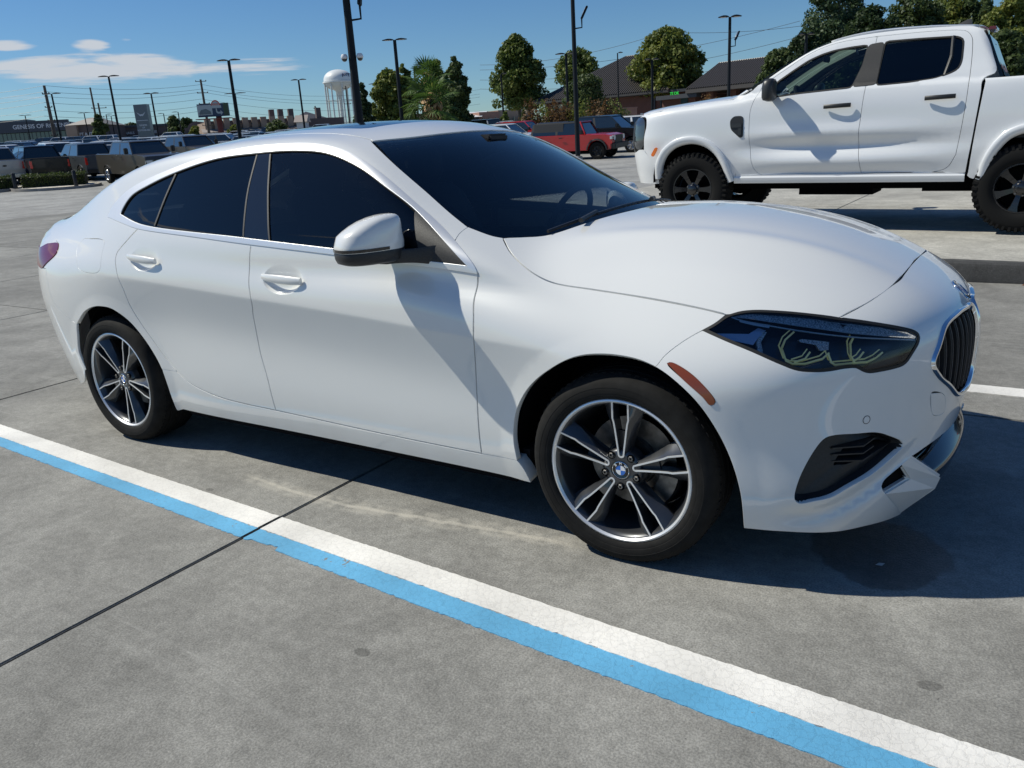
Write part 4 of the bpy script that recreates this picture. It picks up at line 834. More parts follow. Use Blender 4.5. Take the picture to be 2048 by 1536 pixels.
# ------------------------------------------------------------------ door handles
for c, xa, xb, za, zb in ((CUPS[0], .282, .492, .921, .907), (CUPS[1], 1.160, 1.382, .865, .856)):
    rings = []; m = 18
    for i in range(m+1):
        t = i/m; x = xa+(xb-xa)*t; z = za+(zb-za)*t; e = math.sin(PI*min(max(t, .02), .98))**.35
        w = .0160*(.55+.45*e)+.002*t; lift = .004+.030*e if t < .5 else .010+.024*e
        yb_ = -.870-lift*.72-(.006*t)
        rings.append([(x, yb_+.0075*math.cos(a), z+w*math.sin(a)) for a in np.linspace(0, 2*PI, 12, endpoint=False)])
    mb = MB(); mb.loft(rings); h = mb.build('door_handle', 'white_paint', car, True, 60); both(h)
# ------------------------------------------------------------------ door mirrors
def side_mirror(s):
    # plan outline, local axes: a = lateral (outboard -y), b = forward
    ca, sa = math.cos(math.radians(20)), math.sin(math.radians(20))
    def ringm(z, ka, kb, cx, cy, n=2.7):
        R_ = []
        for t in np.linspace(0, 2*PI, 36, endpoint=False):
            la = ka*np.sign(math.cos(t))*abs(math.cos(t))**(2/n); lb = kb*np.sign(math.sin(t))*abs(math.sin(t))**(2/n)
            x = cx+la*sa+lb*ca; y = cy+la*ca-lb*sa
            R_.append((x, s*y, z))
        return R_
    C0 = (1.812, -.958)
    low = [ringm(z, .118*k, .082*k, C0[0]+dx, C0[1]+dy) for z, k, dx, dy in ((.9485, .45, 0, .01), (.951, .80, 0, .004), (.958, .93, 0, 0), (.972, .985, 0, 0), (.990, 1.0, 0, 0), (.994, .985, 0, 0))]
    up = [ringm(z, .118*k, .082*k2, C0[0]+dx, C0[1]+dy) for z, k, k2, dx, dy in ((.994, .985, .985, 0, 0), (.998, 1.0, 1.0, 0, 0), (1.02, .985, .99, .001, .002), (1.045, .93, .95, .003, .004), (1.060, .84, .88, .010, .010), (1.075, .73, .80, .017, .020), (1.088, .60, .70, .024, .031), (1.098, .44, .56, .031, .042), (1.104, .28, .40, .036, .050), (1.1065, .12, .2, .038, .054))]
    root = None
    mb = MB(); mb.loft(low); base = mb.build('side_mirror', 'black_plastic', car, True, 50)
    mb = MB(); mb.loft(up); mb.build('mirror_cap', 'white_paint', base, True, 50)
    # turn signal strip along the seam
    n = len(low[0]); R0 = ringm(.996, .1195, .0835, *C0); R1 = ringm(1.006, .1195, .0835, *C0)
    idx = [i for i in range(n) if 8 <= i <= 22]
    mb = MB(); mb.loft([[R0[i] for i in idx], [R1[i] for i in idx]], closed=False, caps=False); mb.build('turn_signal', 'gloss_black', base, True)
    # glass facing back
    mb = MB(); G = [(C0[0]-.083*ca+.0, C0[1]-.083*-sa)]
    Pm = []
    for t in np.linspace(0, 2*PI, 24, endpoint=False): la = .068*np.sign(math.cos(t))*abs(math.cos(t))**.7; h = 1.018+.045*np.sign(math.sin(t))*abs(math.sin(t))**.7; Pm.append((C0[0]+la*sa-.080*ca, s*(C0[1]+la*ca+.080*sa), h))
    mb.add(Pm, [tuple(range(24))]); mb.build('mirror_glass', 'chrome', base)
    # arm
    rings = []
    for t in np.linspace(0, 1, 8):
        x = 1.86+(1.985-1.86)*t; y = -.935+(-.835+.935)*t; z = .968-.006*t; w = .062-.012*math.sin(PI*t)-.012*t*t; h = .026-.004*math.sin(PI*t)+.006*t*t
        dx, dy = .85, .5
        rings.append([(x+dx*w*math.cos(a)*.9, s*(y+dy*w*math.cos(a)), z+h*math.sin(a)) for a in np.linspace(0, 2*PI, 16, endpoint=False)])
    mb = MB(); mb.loft(rings); mb.build('mirror_arm', 'grain_plastic', base, True, 60)
side_mirror(1); side_mirror(-1)
for o in car.children:
    if o.name.startswith('side_mirror') and o.data.vertices[0].co.y > 0: o.location = (.03, -.02, -.028)
# ------------------------------------------------------------------ wheels
def wheel_parts(th0, parent):
    """local frame: wheel centre at origin, outer side towards -Y. returns root mesh"""
    RO = .2366
    pol = lambda rho, t, a, w: (rho*math.cos(a)-t*math.sin(a), w, rho*math.sin(a)+t*math.cos(a))
    prof = [(RO-.001, .005), (RO, .0), (RO-.003, -.003)]
    mb = MB(); mb.lathe([(RO+.001, .012), (.226, .004), (.221, .006), (.213, .030), (.205, .070), (.196, .095), (.190, .20), (.205, .205)], 72, 'Y')
    wh = mb.build('wheel', 'wheel_grey', parent, True, 50)
    MB().lathe([(RO+.0008, .010), (RO+.001, .001), (RO-.001, -.002), (RO-.006, -.003), (.2262, .001), (.2245, .004)], 96, 'Y').build('rim_lip', 'machined', wh, True, 50)
    # tyre
    T = [(.225, .012), (.236, .008), (.2385, -.002), (.243, -.006), (.252, -.010), (.256, -.0098), (.257, -.0108), (.268, -.0125), (.275, -.0115), (.276, -.0122), (.288, -.0095), (.298, -.003), (.306, .008), (.3115, .020), (.3150, .036), (.3155, .050), (.308, .052), (.308, .058), (.3160, .060), (.3165, .088), (.309, .090), (.309, .098), (.3165, .100), (.3165, .128), (.309, .130), (.309, .138), (.316, .140), (.3155, .165), (.308, .167), (.308, .173), (.3150, .175), (.3115, .196), (.300, .212), (.27, .22), (.225, .205)]
    ty = MB().lathe(T, 96, 'Y').build('tyre', 'rubber', wh, True, 35)
    # shoulder blocks: grooves as thin dark wedges proud geometry
    mb = MB()
    for k in range(72):
        a = 2*PI*k/72; M = Matrix.Rotation(-a, 4, 'Y')
        mb.box(.3085, .3158, .024, .046, -.0088, .0045, M)
    mb.build('tread_block', 'rubber', ty, True, 30)
    # raised size lettering ring: small ticks as on the sidewall
    # spokes
    for k in range(5):
        a = math.radians(th0+72*k); st = [(.052, .0085), (.075, .0110), (.105, .0150), (.135, .0190), (.158, .0225), (.172, .0262), (.190, .0262), (.210, .0262), (.2262, .0262)]
        wz = lambda r: .017-.0145*((r-.05)/.175)**1.2 if r > .05 else .017
        mb = MB(); ml = MB()
        for sg in (1, -1):
            R_ = []; Q = []
            for r, t in st:
                fl = .012+.030*max(0, (r-.07)/.155)**1.4; w = wz(r); ti, to = t-.0028, t+.0028
                R_.append([pol(r, sg*(ti-.001), a, w+.042), pol(r, sg*ti, a, w+.001), pol(r, sg*to, a, w+.001), pol(r, sg*(to+fl*.45), a, w+.007+fl*.10), pol(r, sg*(to+fl), a, w+.020+fl*.35), pol(r, sg*(to+fl*.9), a, w+.050)])
                Q.append([pol(r, sg*(t-.0030), a, w+.002), pol(r, sg*(t-.0026), a, w-.0006), pol(r, sg*(t+.0026), a, w-.0006), pol(r, sg*(t+.0030), a, w+.002)])
            mb.loft(R_); ml.loft(Q)
        # closed end of the U at the hub
        Q = []
        for u in np.linspace(-PI/2, PI/2, 9): 
            cx_ = .052; rr = .0085
            Q.append([pol(cx_-(rr+d)*math.cos(u), (rr+d)*math.sin(u), a, w_) for d, w_ in ((-.003, .019), (-.0026, .0164), (.0026, .0164), (.003, .019))])
        ml.loft(Q)
        # web in the pocket near the hub
        mb.loft([[pol(r, -t*.95, a, .036), pol(r, t*.95, a, .036), pol(r, t*.95, a, .046), pol(r, -t*.95, a, .046)] for r, t in ((.045, .008), (.125, .018))])
        sp = mb.build('spoke', 'wheel_grey', wh, True, 28); ml.build('machined_edge', 'machined', sp, True, 50)
    hub = MB().lathe([(.075, .060), (.070, .040), (.066, .028), (.060, .022), (.050, .0185), (.034, .017), (.033, .019), (.0, .019)], 40, 'Y').build('hub', 'wheel_grey', wh, True, 40)
    for k in range(5):
        a = math.radians(th0+36+72*k); c = Vector((.0560*math.cos(a), .0, .0560*math.sin(a)))
        MB().lathe([(.0135, .0165), (.0125, .0155), (.0115, .018), (.0115, .0205)], 16, 'Y', M=Matrix.Translation(c)).build('bolt_well', 'cavity', hub, True)
        MB().lathe([(.0115, .0200), (0, .0195)], 16, 'Y', M=Matrix.Translation(c)).build('bolt_hole', 'cavity', hub)
        MB().lathe([(.0085, .0192), (.0085, .014), (.0075, .013), (.004, .013), (.004, .016)], 6, 'Y', M=Matrix.Translation(c)).build('wheel_bolt', 'steel', hub)
    roundel(Vector((0, .0165, 0)), (0, -1, 0), .0285, 'wheel_badge', hub)
    MB().lathe([(.148, .115), (.148, .110), (.085, .110), (.080, .095), (.04, .095), (.0, .095)], 48, 'Y').build('brake_disc', 'steel', wh, True, 40)
    mb = MB(); A = np.linspace(math.radians(-62), math.radians(2), 9)
    mb.loft([[(r*math.cos(t), w, r*math.sin(t)) for r, w in ((.105, .085), (.165, .080), (.172, .095), (.172, .14), (.105, .14))] for t in A]); mb.build('brake_caliper', 'steel', wh, True, 40)
    mb = MB(); mb.tube([(0, .2, 0), (0, .09, 0)], .05, 16); mb.lathe([(.19, .19), (.0, .19)], 32, 'Y'); mb.build('wheel_inner', 'cavity', wh)
    return wh
def place_wheel(wh, x, y, z, rz): wh.location = (x, y, z); wh.rotation_euler = (0, 0, rz)
wr = wheel_parts(61, car); place_wheel(wr, 0, -.872, .311, 0)
wf = wheel_parts(88, car); place_wheel(wf, 2.67, -.872, .311, math.radians(1.1))
for w0, x in ((wr, 0), (wf, 2.67)):
    w = copy_tree(w0, car); w.location = (x, .872, .311); w.rotation_euler = (0, 0, PI)

# ------------------------------------------------------------------ the white pickup on the display pad (its own smooth surface)
TZ = [.40, .60, .72, .80, .89, .98, 1.10, 1.25, 1.38, 1.48]
TX = [-4.3, -3.3, -2.75, -2.3, -1.5, -.9, -.45, .3, 1.2]
TT = [[.86, .90, .925, .935, .94, .945, .945, .935, .91, .87],
      [.88, .915, .94, .95, .955, .960, .958, .948, .92, .88],
      [.89, .92, .945, .950, .950, .958, .957, .948, .925, .89],
      [.875, .905, .960, .945, .918, .966, .962, .952, .93, .90],
      [.875, .905, .965, .944, .912, .968, .963, .954, .935, .905],
      [.875, .905, .955, .950, .932, .960, .961, .954, .935, .905],
      [.90, .93, .950, .955, .953, .957, .960, .955, .94, .91],
      [.92, .94, .955, .958, .959, .960, .960, .957, .952, .945],
      [.92, .94, .955, .958, .959, .960, .960, .957, .952, .945]]
YTt = S2(TX, TZ, TT)
HTc = S1((-4.4, 1.10), (-4.2, 1.26), (-4.05, 1.335), (-3.85, 1.385), (-3.5, 1.425), (-3.2, 1.450), (-2.9, 1.470), (-2.7, 1.475), (-1.5, 1.475), (1.3, 1.475))
RTc = S1((-4.4, .2), (-3.3, 1.0), (-3.0, 1.31), (-2.8, 1.435), (-2.6, 1.555), (-2.35, 1.708), (-2.1, 1.845), (-1.85, 1.945), (-1.55, 2.005), (-1.2, 2.020), (-.8, 2.003), (-.5, 1.975), (-.2, 1.95), (1.2, 1.9))
GTz = S1((.6, .60), (1.2, .84), (1.42, .893), (1.6, .838), (1.8, .770), (1.92, .722), (2.05, .65))
def FTlow(x, y, z):
    a = np.abs(y)/YTt(x, z); f = np.maximum(-3.35-x, 0)/np.interp(z, [.4, .6, 1.0, 1.2, 1.4], [.74, .80, .86, .84, .70])
    g = ((a**3.4+f**3.4)**(1/3.4)-1)*.75
    top = z-(HTc(x)-.055*np.abs(y/.85)**2.6*(1/(1+np.exp((x+2.6)/.1)))-.012*np.abs(y))
    return smax(g, top, .06+.05/(1+np.exp((x+2.6)/.1)))
def FTgr(x, y, z):
    g = (np.abs(y)-GTz(z)+.03/(1+np.exp((x+2.3)/.12)))*.9
    t = smax(g, (z-(RTc(x+.10*y*y*(x < -1))-.03*(y/.7)**2))*.85, .08)
    return smax(t, (x-(-.245-.40*(z-1.45)))*.9, .10)
def FT(x, y, z): return smin(FTlow(x, y, z), FTgr(x, y, z), .03)
truck = empty('pickup_truck', (3.42, 7.22, .155), label='white crew-cab pickup with black wheels raised on the pale display pad', cat='pickup truck')
truck.rotation_euler = (0, math.radians(.9), 0)
MTF = ModeC(-3.30, -1)
def xz(pts, y=-.95): return np.array([[x, y, z] for x, z in pts], float)
def tpanel(name, items, mode=M90, material='truck_white', parent=None, both=True, **kw):
    kw.setdefault('step', .045); kw.setdefault('depth', .02)
    outer = chain([(xz(i[0]) if len(np.shape(i[0])) == 2 and np.shape(i[0])[1] == 2 else np.array(i[0], float), i[1], i[2]) for i in items], kw.pop('bstep', .03)); me = panel_mesh(name, outer, mode, fn=kw.pop('fn', FT), **kw)
    r = link(name, me, material, parent or truck)
    if both: link(name, mirror_me(me, name), material, parent or truck)
    return r
t_f = [(-2.496, 1.535), (-2.557, 1.399), (-2.593, 1.289), (-2.600, 1.115), (-2.586, .906), (-2.55, .695), (-2.50, .615), (-2.417, .580)]
t_lowf = [(-2.417, .580), (-1.9, .585), (-1.416, .592)]; t_lowr = [(-1.416, .592), (-.95, .595), (-.74, .598), (-.62, .64), (-.555, .76)]
t_mid = [(-1.40, 1.915), (-1.438, 1.445), (-1.455, 1.15), (-1.459, .876), (-1.416, .592)]
t_rear = [(-.555, .76), (-.528, 1.067), (-.515, 1.385), (-.530, 1.752), (-.548, 1.84), (-.60, 1.895), (-.70, 1.915)]
t_topr = [(-.70, 1.915), (-.92, 1.925), (-1.40, 1.925)]; t_topf = [(-1.40, 1.925), (-1.732, 1.905), (-1.899, 1.870), (-2.063, 1.805), (-2.229, 1.706), (-2.393, 1.603), (-2.496, 1.535)]
w_f = [(-2.351, 1.553), (-2.20, 1.652), (-2.048, 1.745), (-1.92, 1.795), (-1.797, 1.825), (-1.64, 1.842), (-1.47, 1.850), (-1.50, 1.65), (-1.572, 1.447), (-2.106, 1.421), (-2.30, 1.405), (-2.40, 1.40), (-2.385, 1.50)]
w_r = [(-1.316, 1.868), (-1.0, 1.865), (-.68, 1.855), (-.628, 1.833), (-.611, 1.80), (-.603, 1.626), (-.621, 1.556), (-.688, 1.52), (-.821, 1.480), (-1.034, 1.462), (-1.348, 1.453), (-1.335, 1.649)]
zl_ = lambda z, x0, x1: np.array([[x, -.95, z] for x in np.arange(x0, x1, .03)])
TFE = [zl_(z, -2.8, -.5) for z in (.70, .74, .86, .90, .96, 1.0)]
AFc = (-3.24, .60); AFr = [(-2.760, .535), (-2.786, .61), (-2.831, .731), (-2.91, .862), (-3.026, .962), (-3.163, 1.018), (-3.303, 1.028), (-3.471, .988), (-3.619, .878), (-3.697, .713), (-3.707, .57)]
ARr = [(-.357, .535), (-.346, .567), (-.325, .689), (-.262, .835), (-.153, .963), (.012, 1.028), (.15, 1.025), (.29, .96), (.38, .85), (.43, .72), (.455, .56)]
cl = lambda P, g=0.: (xz(list(P)), g)
def hole(P, y=-.95, gap=0., step=.03, r=.035):
    P = [np.array(p) for p in P]; o = []
    for i in range(len(P)):
        a, b, c = P[i-1], P[i], P[(i+1) % len(P)]; la, lc = np.linalg.norm(a-b), np.linalg.norm(c-b); q = min(r, la*.45, lc*.45)
        for t in (0, .25, .5, .75, 1): p0 = b+(a-b)/la*q; p1 = b+(c-b)/lc*q; o.append((1-t)**2*p0+2*t*(1-t)*b+t*t*p1)
    o = np.array(o+[o[0]]); s = np.r_[0, np.cumsum(np.linalg.norm(np.diff(o, axis=0), axis=1))]; n = max(6, int(s[-1]/step)); t = np.linspace(0, s[-1], n, endpoint=False)
    return (np.stack([np.interp(t, s, o[:, 0]), np.full(n, y), np.interp(t, s, o[:, 1])], -1), [gap]*n)
tpanel('front_door', [(t_f, True, .003), (t_lowf[::-1] if False else t_f[:1]+t_f[:1], False, .003)][:1]+[(t_topf, True, .003), (t_mid, False, .003), (t_lowf, True, .003)], holes=[hole(w_f)], feats=TFE, hole_depth=.03)
tpanel('rear_door', [(t_mid, True, .003), (t_topr, True, .003), (t_rear, True, .003), (t_lowr, True, .003)], holes=[hole(w_r)], feats=TFE, hole_depth=.03)
hoodline = [(-3.98, 1.27), (-3.80, 1.34), (-3.5, 1.385), (-3.2, 1.41), (-2.9, 1.428), (-2.68, 1.45), (-2.60, 1.49)]
tpanel('front_fender', [(hoodline, False, .002), ([(-2.60, 1.49), (-2.53, 1.545), (-2.496, 1.535)], False, .002), (t_f, False, .003), ([t_f[-1], (-2.5, .56), (-2.60, .53), AFr[0]], False, 0.), (AFr, False, 0.), ([AFr[-1], (-3.72, .62), (-3.80, .80), (-3.88, .90)], False, .003), ([(-3.88, .90), (-3.87, 1.05), (-3.84, 1.18), (-3.86, 1.26), (-3.98, 1.27)], False, .003)], holes=[hole([(-2.816, 1.183), (-2.773, 1.226), (-2.668, 1.223), (-2.661, 1.005), (-2.694, .992), (-2.805, 1.088)], gap=.0, step=.02)], feats=TFE)
tv = hole([(-2.816, 1.183), (-2.773, 1.226), (-2.668, 1.223), (-2.661, 1.005), (-2.694, .992), (-2.805, 1.088)], step=.02)[0]
vn = panel_mesh('fender_vent', (tv, [0.]*len(tv)), M90, step=.05, off=.006, depth=.02, fn=FT); link('fender_vent', vn, 'black_plastic', truck); link('fender_vent', mirror_me(vn, 'fender_vent'), 'black_plastic', truck)
mb = MB(); mb.box(-2.80, -2.675, -.972, -.955, 1.10, 1.15); mb.box(-2.72, -2.675, -.975, -.955, 1.02, 1.10); mb.build('vent_insert', 'truck_dark', truck, bevel=.006)
# side frame: roof rail, cab corner
A0 = [(-2.60, 1.49), (-2.45, 1.60), (-2.25, 1.725), (-2.05, 1.835), (-1.85, 1.905), (-1.6, 1.95), (-1.2, 1.967), (-.8, 1.957), (-.56, 1.94), (-.46, 1.90)]
bedgap = [(-.46, 1.90), (-.40, 1.80), (-.345, 1.66), (-.30, 1.50), (-.395, 1.45), (-.402, 1.317), (-.425, .959), (-.455, .59)]
tpanel('cab_frame', [(A0, False, .002), (bedgap, False, .004), ([(-.455, .59), (-.60, .585)], False, .0), ([(-.60, .585), (-.66, .598)], False, 0.), (t_lowr[1:], False, .003), (t_rear, False, .003), (t_topr, False, .003), (t_topf, False, .003), ([(-2.496, 1.535), (-2.53, 1.545), (-2.60, 1.49)], False, .002)], feats=TFE[:0])
tpanel('roof', [(half(np.array([[-2.40, -.60, 1.7], [-2.47, -.3, 1.7], [-2.49, 0, 1.7]]))[:0] if False else np.array([[-1.86, -.66, 1.93], [-1.93, -.3, 1.95], [-1.95, 0, 1.95], [-1.93, .3, 1.95], [-1.86, .66, 1.93]]), False, .003), (np.array([[-1.86, .66, 1.9], [-1.2, .665, 1.9], [-.50, .655, 1.9]]), False, .0), (np.array([[-.50, .655, 1.9], [-.47, 0, 1.9], [-.50, -.655, 1.9]]), False, .0), (np.array([[-.50, -.655, 1.9], [-1.2, -.665, 1.9], [-1.86, -.66, 1.93]]), False, .0)], mode=MZ, both=False, step=.07, bstep=.06)
tpanel('windscreen', [(np.array([[-1.87, -.655, 1.9], [-1.94, -.3, 1.95], [-1.96, 0, 1.95], [-1.94, .3, 1.95], [-1.87, .655, 1.9]]), False, .003), (np.array([[-1.87, .655, 1.9], [-2.3, .715, 1.7], [-2.70, .77, 1.5]]), False, .003), (np.array([[-2.70, .77, 1.5], [-2.85, 0, 1.5], [-2.70, -.77, 1.5]]), False, .003), (np.array([[-2.70, -.77, 1.5], [-2.3, -.715, 1.7], [-1.87, -.655, 1.9]]), False, .003)], mode=MZ, material='glass_truck', both=False, step=.08, bstep=.06, off=-.004, fn=FTgr, depth=.004)
tpanel('hood', [(np.array([[-3.92, -.80, 1.3], [-3.80, -.862, 1.3], [-3.5, -.868, 1.3], [-3.2, -.865, 1.3], [-2.9, -.86, 1.3], [-2.62, -.845, 1.3]]), False, .002), (np.array([[-2.66, -.845, 1.4], [-2.86, -.5, 1.4], [-2.95, 0, 1.4], [-2.86, .5, 1.4], [-2.66, .845, 1.4]]), False, .002), (np.array([[-2.62, .845, 1.4], [-2.9, .86, 1.4], [-3.2, .865, 1.4], [-3.5, .868, 1.4], [-3.80, .862, 1.4], [-3.92, .80, 1.3]]), False, .002), (np.array([[-3.92, .80, 1.3], [-4.10, .4, 1.3], [-4.14, 0, 1.3], [-4.10, -.4, 1.3], [-3.92, -.80, 1.3]]), False, .002)], mode=MZ, both=False, step=.07, bstep=.05)
# nose: grille, lamps, bumper
NC = lambda pts: np.array([[x, y, z] for x, y, z in pts])
tpanel('grille', [(NC([[-3.97, -.72, 1.26], [-4.12, -.4, 1.29], [-4.2, 0, 1.30]]), False, .003), (NC([[-4.2, 0, 1.3], [-4.2, 0, .85]]), False, None), (NC([[-4.2, 0, .85], [-4.12, -.4, .85], [-3.97, -.66, .88]]), False, .003), (NC([[-3.97, -.66, .88], [-3.97, -.72, 1.26]]), False, .003)], mode=MTF, material='black_plastic', step=.07)
tpanel('headlight', [(NC([[-3.99, -.73, 1.265], [-3.90, -.82, 1.26], [-3.86, -.86, 1.22], [-3.86, -.87, 1.05], [-3.90, -.86, .92], [-3.96, -.76, .90], [-3.985, -.70, .95], [-3.99, -.72, 1.1], [-3.99, -.73, 1.265]]), False, .002)], mode=MTF, material='lamp_truck', step=.06, bstep=.03)
tpanel('front_bumper', [(NC([[-4.2, 0, .845], [-4.12, -.4, .845], [-3.97, -.70, .87], [-3.92, -.80, .90], [-3.88, -.88, .895]]), False, .003), (NC([[-3.88, -.88, .895], [-3.80, -.92, .80], [-3.72, -.93, .62], [-3.71, -.93, .50]]), False, .002), (NC([[-3.71, -.93, .50], [-3.9, -.80, .50], [-4.1, -.4, .50], [-4.16, 0, .50]]), False, 0.), (NC([[-4.16, 0, .50], [-4.2, 0, .845]]), False, None)], mode=MTF, step=.06, depth=.05)
# bed
bt = [(-.30, 1.452), (.3, 1.455), (1.15, 1.455)]
fu = [(-.255, 1.246), (-.20, 1.275), (-.063, 1.302), (-.035, 1.28), (-.035, 1.20), (-.071, 1.166), (-.23, 1.149), (-.258, 1.165)]
tpanel('bed_side', [([(-.385, 1.452)]+bt, False, .002), ([(1.15, 1.455), (1.17, 1.0), (1.15, .58)], False, .0), ([(1.15, .58), ARr[-1]], False, 0.), (ARr, True, 0.), ([ARr[0], (-.40, .53), (-.437, .56)], False, 0.), ([(-.437, .56), (-.415, .959), (-.388, 1.317), (-.380, 1.44), (-.385, 1.452)], False, .004)], holes=[hole(fu, gap=.0012, step=.02)], hole_depth=.006)
tpanel('fuel_flap', [(fu+fu[:1], False, .002)], both=False, step=.05, bstep=.02, depth=.006)
mb = MB(); mb.box(-.36, 1.16, -.90, -.87, .95, 1.45); mb.box(-.36, 1.16, .87, .90, .95, 1.45); mb.box(-.36, -.33, -.87, .87, .6, 1.44); mb.box(-.33, 1.16, -.87, .87, .90, .93); mb.build('bed_liner', 'black_plastic', truck)
mb = MB(); mb.box(1.165, 1.205, -.87, .87, .70, 1.455); mb.build('tailgate', 'truck_white', truck, bevel=.015)
mb = MB(); mb.box(1.16, 1.36, -.90, .90, .50, .66); mb.build('rear_bumper', 'truck_dark', truck, bevel=.03)
for s in (1, -1):
    mb = MB(); mb.box(1.17, 1.22, s*.88-.06, s*.88+.06, .95, 1.40); mb.build('tail_light', 'red_lens', truck, bevel=.015)
# sills
mb = MB(); R_ = []
for x in (-2.76, -2.60, -1.5, -.60, -.46): R_.append([(x, -.90-dy, z) for dy, z in ((0, .50), (.012, .50), (.026, .525), (.030, .56), (.020, .578), (.022, .590), (.0, .592))])
mb.loft(R_); o = mb.build('sill', 'truck_white', truck, True, 25); both(o)
# flares
def flare(pts, wdt, nm='wheel_flare'):
    P = resample(xz(pts), .04); uv = M90.to2(P); S_, n, _ = surf_pts(uv, M90, 0., fn=FT); sw = sweep(S_, n, [(-.004, -.03), (-.004, .034), (.012, .046), (.050, .040), (.074, .020), (.084, -.004), (.084, -.02)], nm, 'truck_white', truck); both(sw); return sw
flare(AFr[::-1], .08); flare(ARr, .08)
# marker, mirror, handles, applique
P = hole([(-3.745, .835), (-3.685, .93), (-3.655, .915), (-3.715, .815)], step=.02)[0]
mkm = panel_mesh('side_marker', (P, [0.]*len(P)), M90, step=.04, off=.05, depth=.02, fn=FT); link('side_marker', mkm, 'amber_bright', truck)
ap = [(-1.470, 1.852), (-1.322, 1.867), (-1.335, 1.649), (-1.345, 1.455), (-1.572, 1.449), (-1.50, 1.65)]
P = hole(ap, gap=0, step=.02)[0]; am = panel_mesh('pillar_cover', (P, [0.]*len(P)), M90, step=.05, off=.004, depth=.01, fn=FT); link('pillar_cover', am, 'grain_plastic', truck); link('pillar_cover', mirror_me(am, 'pillar_cover'), 'grain_plastic', truck)
for nm, w, m in (('front_door_glass', w_f, 'glass_truck'), ('rear_door_glass', w_r, 'glass_side')):
    P = hole(w, gap=0, step=.03)[0]; g = panel_mesh(nm, (P, [0.]*len(P)), M90, step=.07, off=-.016, depth=.003, fn=FT); link(nm, g, m, truck); link(nm, mirror_me(g, nm), m, truck)
    S_, n, _ = surf_pts(M90.to2(P), M90, 0., fn=FT); sw = sweep(S_, n, [(-.008, -.016), (-.008, .001), (.008, .001), (.008, -.016)], 'window_rubber', 'seal', truck, closed_=True); both(sw)
qb = [(-.70, 1.86), (-.655, 1.84), (-.66, 1.66), (-.70, 1.52), (-.74, 1.50)]
mb = MB(); mb.tube([(-.705, -.745, 1.86), (-.70, -.80, 1.68), (-.735, -.86, 1.50)], .018, 6); o = mb.build('window_bar', 'black_plastic', truck); both(o)
for a, b in ((-1.819, -1.554), (-.876, -.608)):
    z = 1.272 if a < -1.5 else 1.300
    R_ = [[(a+(b-a)*t, -.965-.040*math.sin(PI*min(max(t, .05), .95))**.4+.012*math.cos(q), z+.006*t+.022*math.sin(q)) for q in np.linspace(0, 2*PI, 10, endpoint=False)] for t in np.linspace(0, 1, 9)]
    mb = MB(); mb.loft(R_); o = mb.build('door_handle', 'black_plastic', truck, True); both(o)
    cxh = (a+b)/2+.03; mb = MB(); V = [(cxh, -.9605, z-.02)]+[(cxh+.13*math.cos(q), -.9610-.001*math.sin(q), z-.03+.075*math.sin(q)) for q in np.linspace(0, 2*PI, 20, endpoint=False)]
    
R_ = []
for z, kx, ky, dx in ((1.355, .3, .5, .01), (1.37, .8, .9, .0), (1.40, 1, 1, 0), (1.50, 1, 1, 0), (1.55, .95, .95, .005), (1.575, .7, .7, .01), (1.585, .25, .3, .015)): R_.append([(-2.36+dx+.065*kx*np.sign(math.cos(t))*abs(math.cos(t))**.7, -1.09+.11*ky*np.sign(math.sin(t))*abs(math.sin(t))**.7, z) for t in np.linspace(0, 2*PI, 20, endpoint=False)])
mb = MB(); mb.loft(R_); o = mb.build('side_mirror', 'truck_dark', truck, True, 50); both(o)
mb = MB(); mb.box(-2.40, -2.32, -1.0, -.90, 1.385, 1.43); o = mb.build('mirror_arm', 'truck_dark', truck, bevel=.01); both(o)
# cab rear glass with its decal, brake lamp, aerial
V = [(-.425, y, 1.86) for y in (-.56, .56)]+[(-.262, y, 1.47) for y in (.60, -.60)]
mb = MB(); mb.add([(x+.012, y, z) for x, y, z in V]+[(x-.02, y, z) for x, y, z in V], [(0, 1, 2, 3), (7, 6, 5, 4), (0, 4, 5, 1), (1, 5, 6, 2), (2, 6, 7, 3), (3, 7, 4, 0)]); rg = mb.build('rear_window', 'glass_side', truck)
xg = lambda z: -.425+(1.86-z)/(1.86-1.47)*(.163)
def decal(pts, m, d): mb = MB(); V = [(xg(z)+d, y, z) for y, z in pts]; mb.add(V, [tuple(range(len(V)))]); return mb.build('mountain_decal', m, rg)
decal([(-.54, 1.55), (-.44, 1.62), (-.34, 1.585), (-.22, 1.60), (-.1, 1.56), (.05, 1.57), (.22, 1.62), (.40, 1.58), (.54, 1.55), (.54, 1.50), (.3, 1.53), (.1, 1.50), (-.1, 1.53), (-.3, 1.50), (-.54, 1.52)], 'decal_orange', .016)
decal([(-.56, 1.52), (-.44, 1.56), (-.36, 1.52), (-.25, 1.545), (-.15, 1.50), (0, 1.53), (.15, 1.50), (.3, 1.54), (.42, 1.52), (.56, 1.54), (.58, 1.475), (-.58, 1.475)], 'seal', .020)
mb = MB(); mb.box(-.40, -.385, -.07, .07, 1.56, 1.80); mb.build('sliding_pane', 'seal', rg)
mb = MB(); mb.box(-.46, -.385, -.16, .16, 1.925, 1.965); mb.build('brake_light', 'red_lens', truck, bevel=.01)
mb = MB(); mb.loft([[(-.80, 0, 2.0), (-.80, .012, 2.0), (-.80, 0, 2.004), (-.80, -.012, 2.0)], [(-.66, 0, 1.995), (-.66, .03, 1.99), (-.665, 0, 2.065), (-.66, -.03, 1.99)], [(-.62, 0, 1.99), (-.62, .028, 1.99), (-.63, 0, 2.062), (-.62, -.028, 1.99)]]); mb.build('shark_fin', 'truck_dark', truck, True)
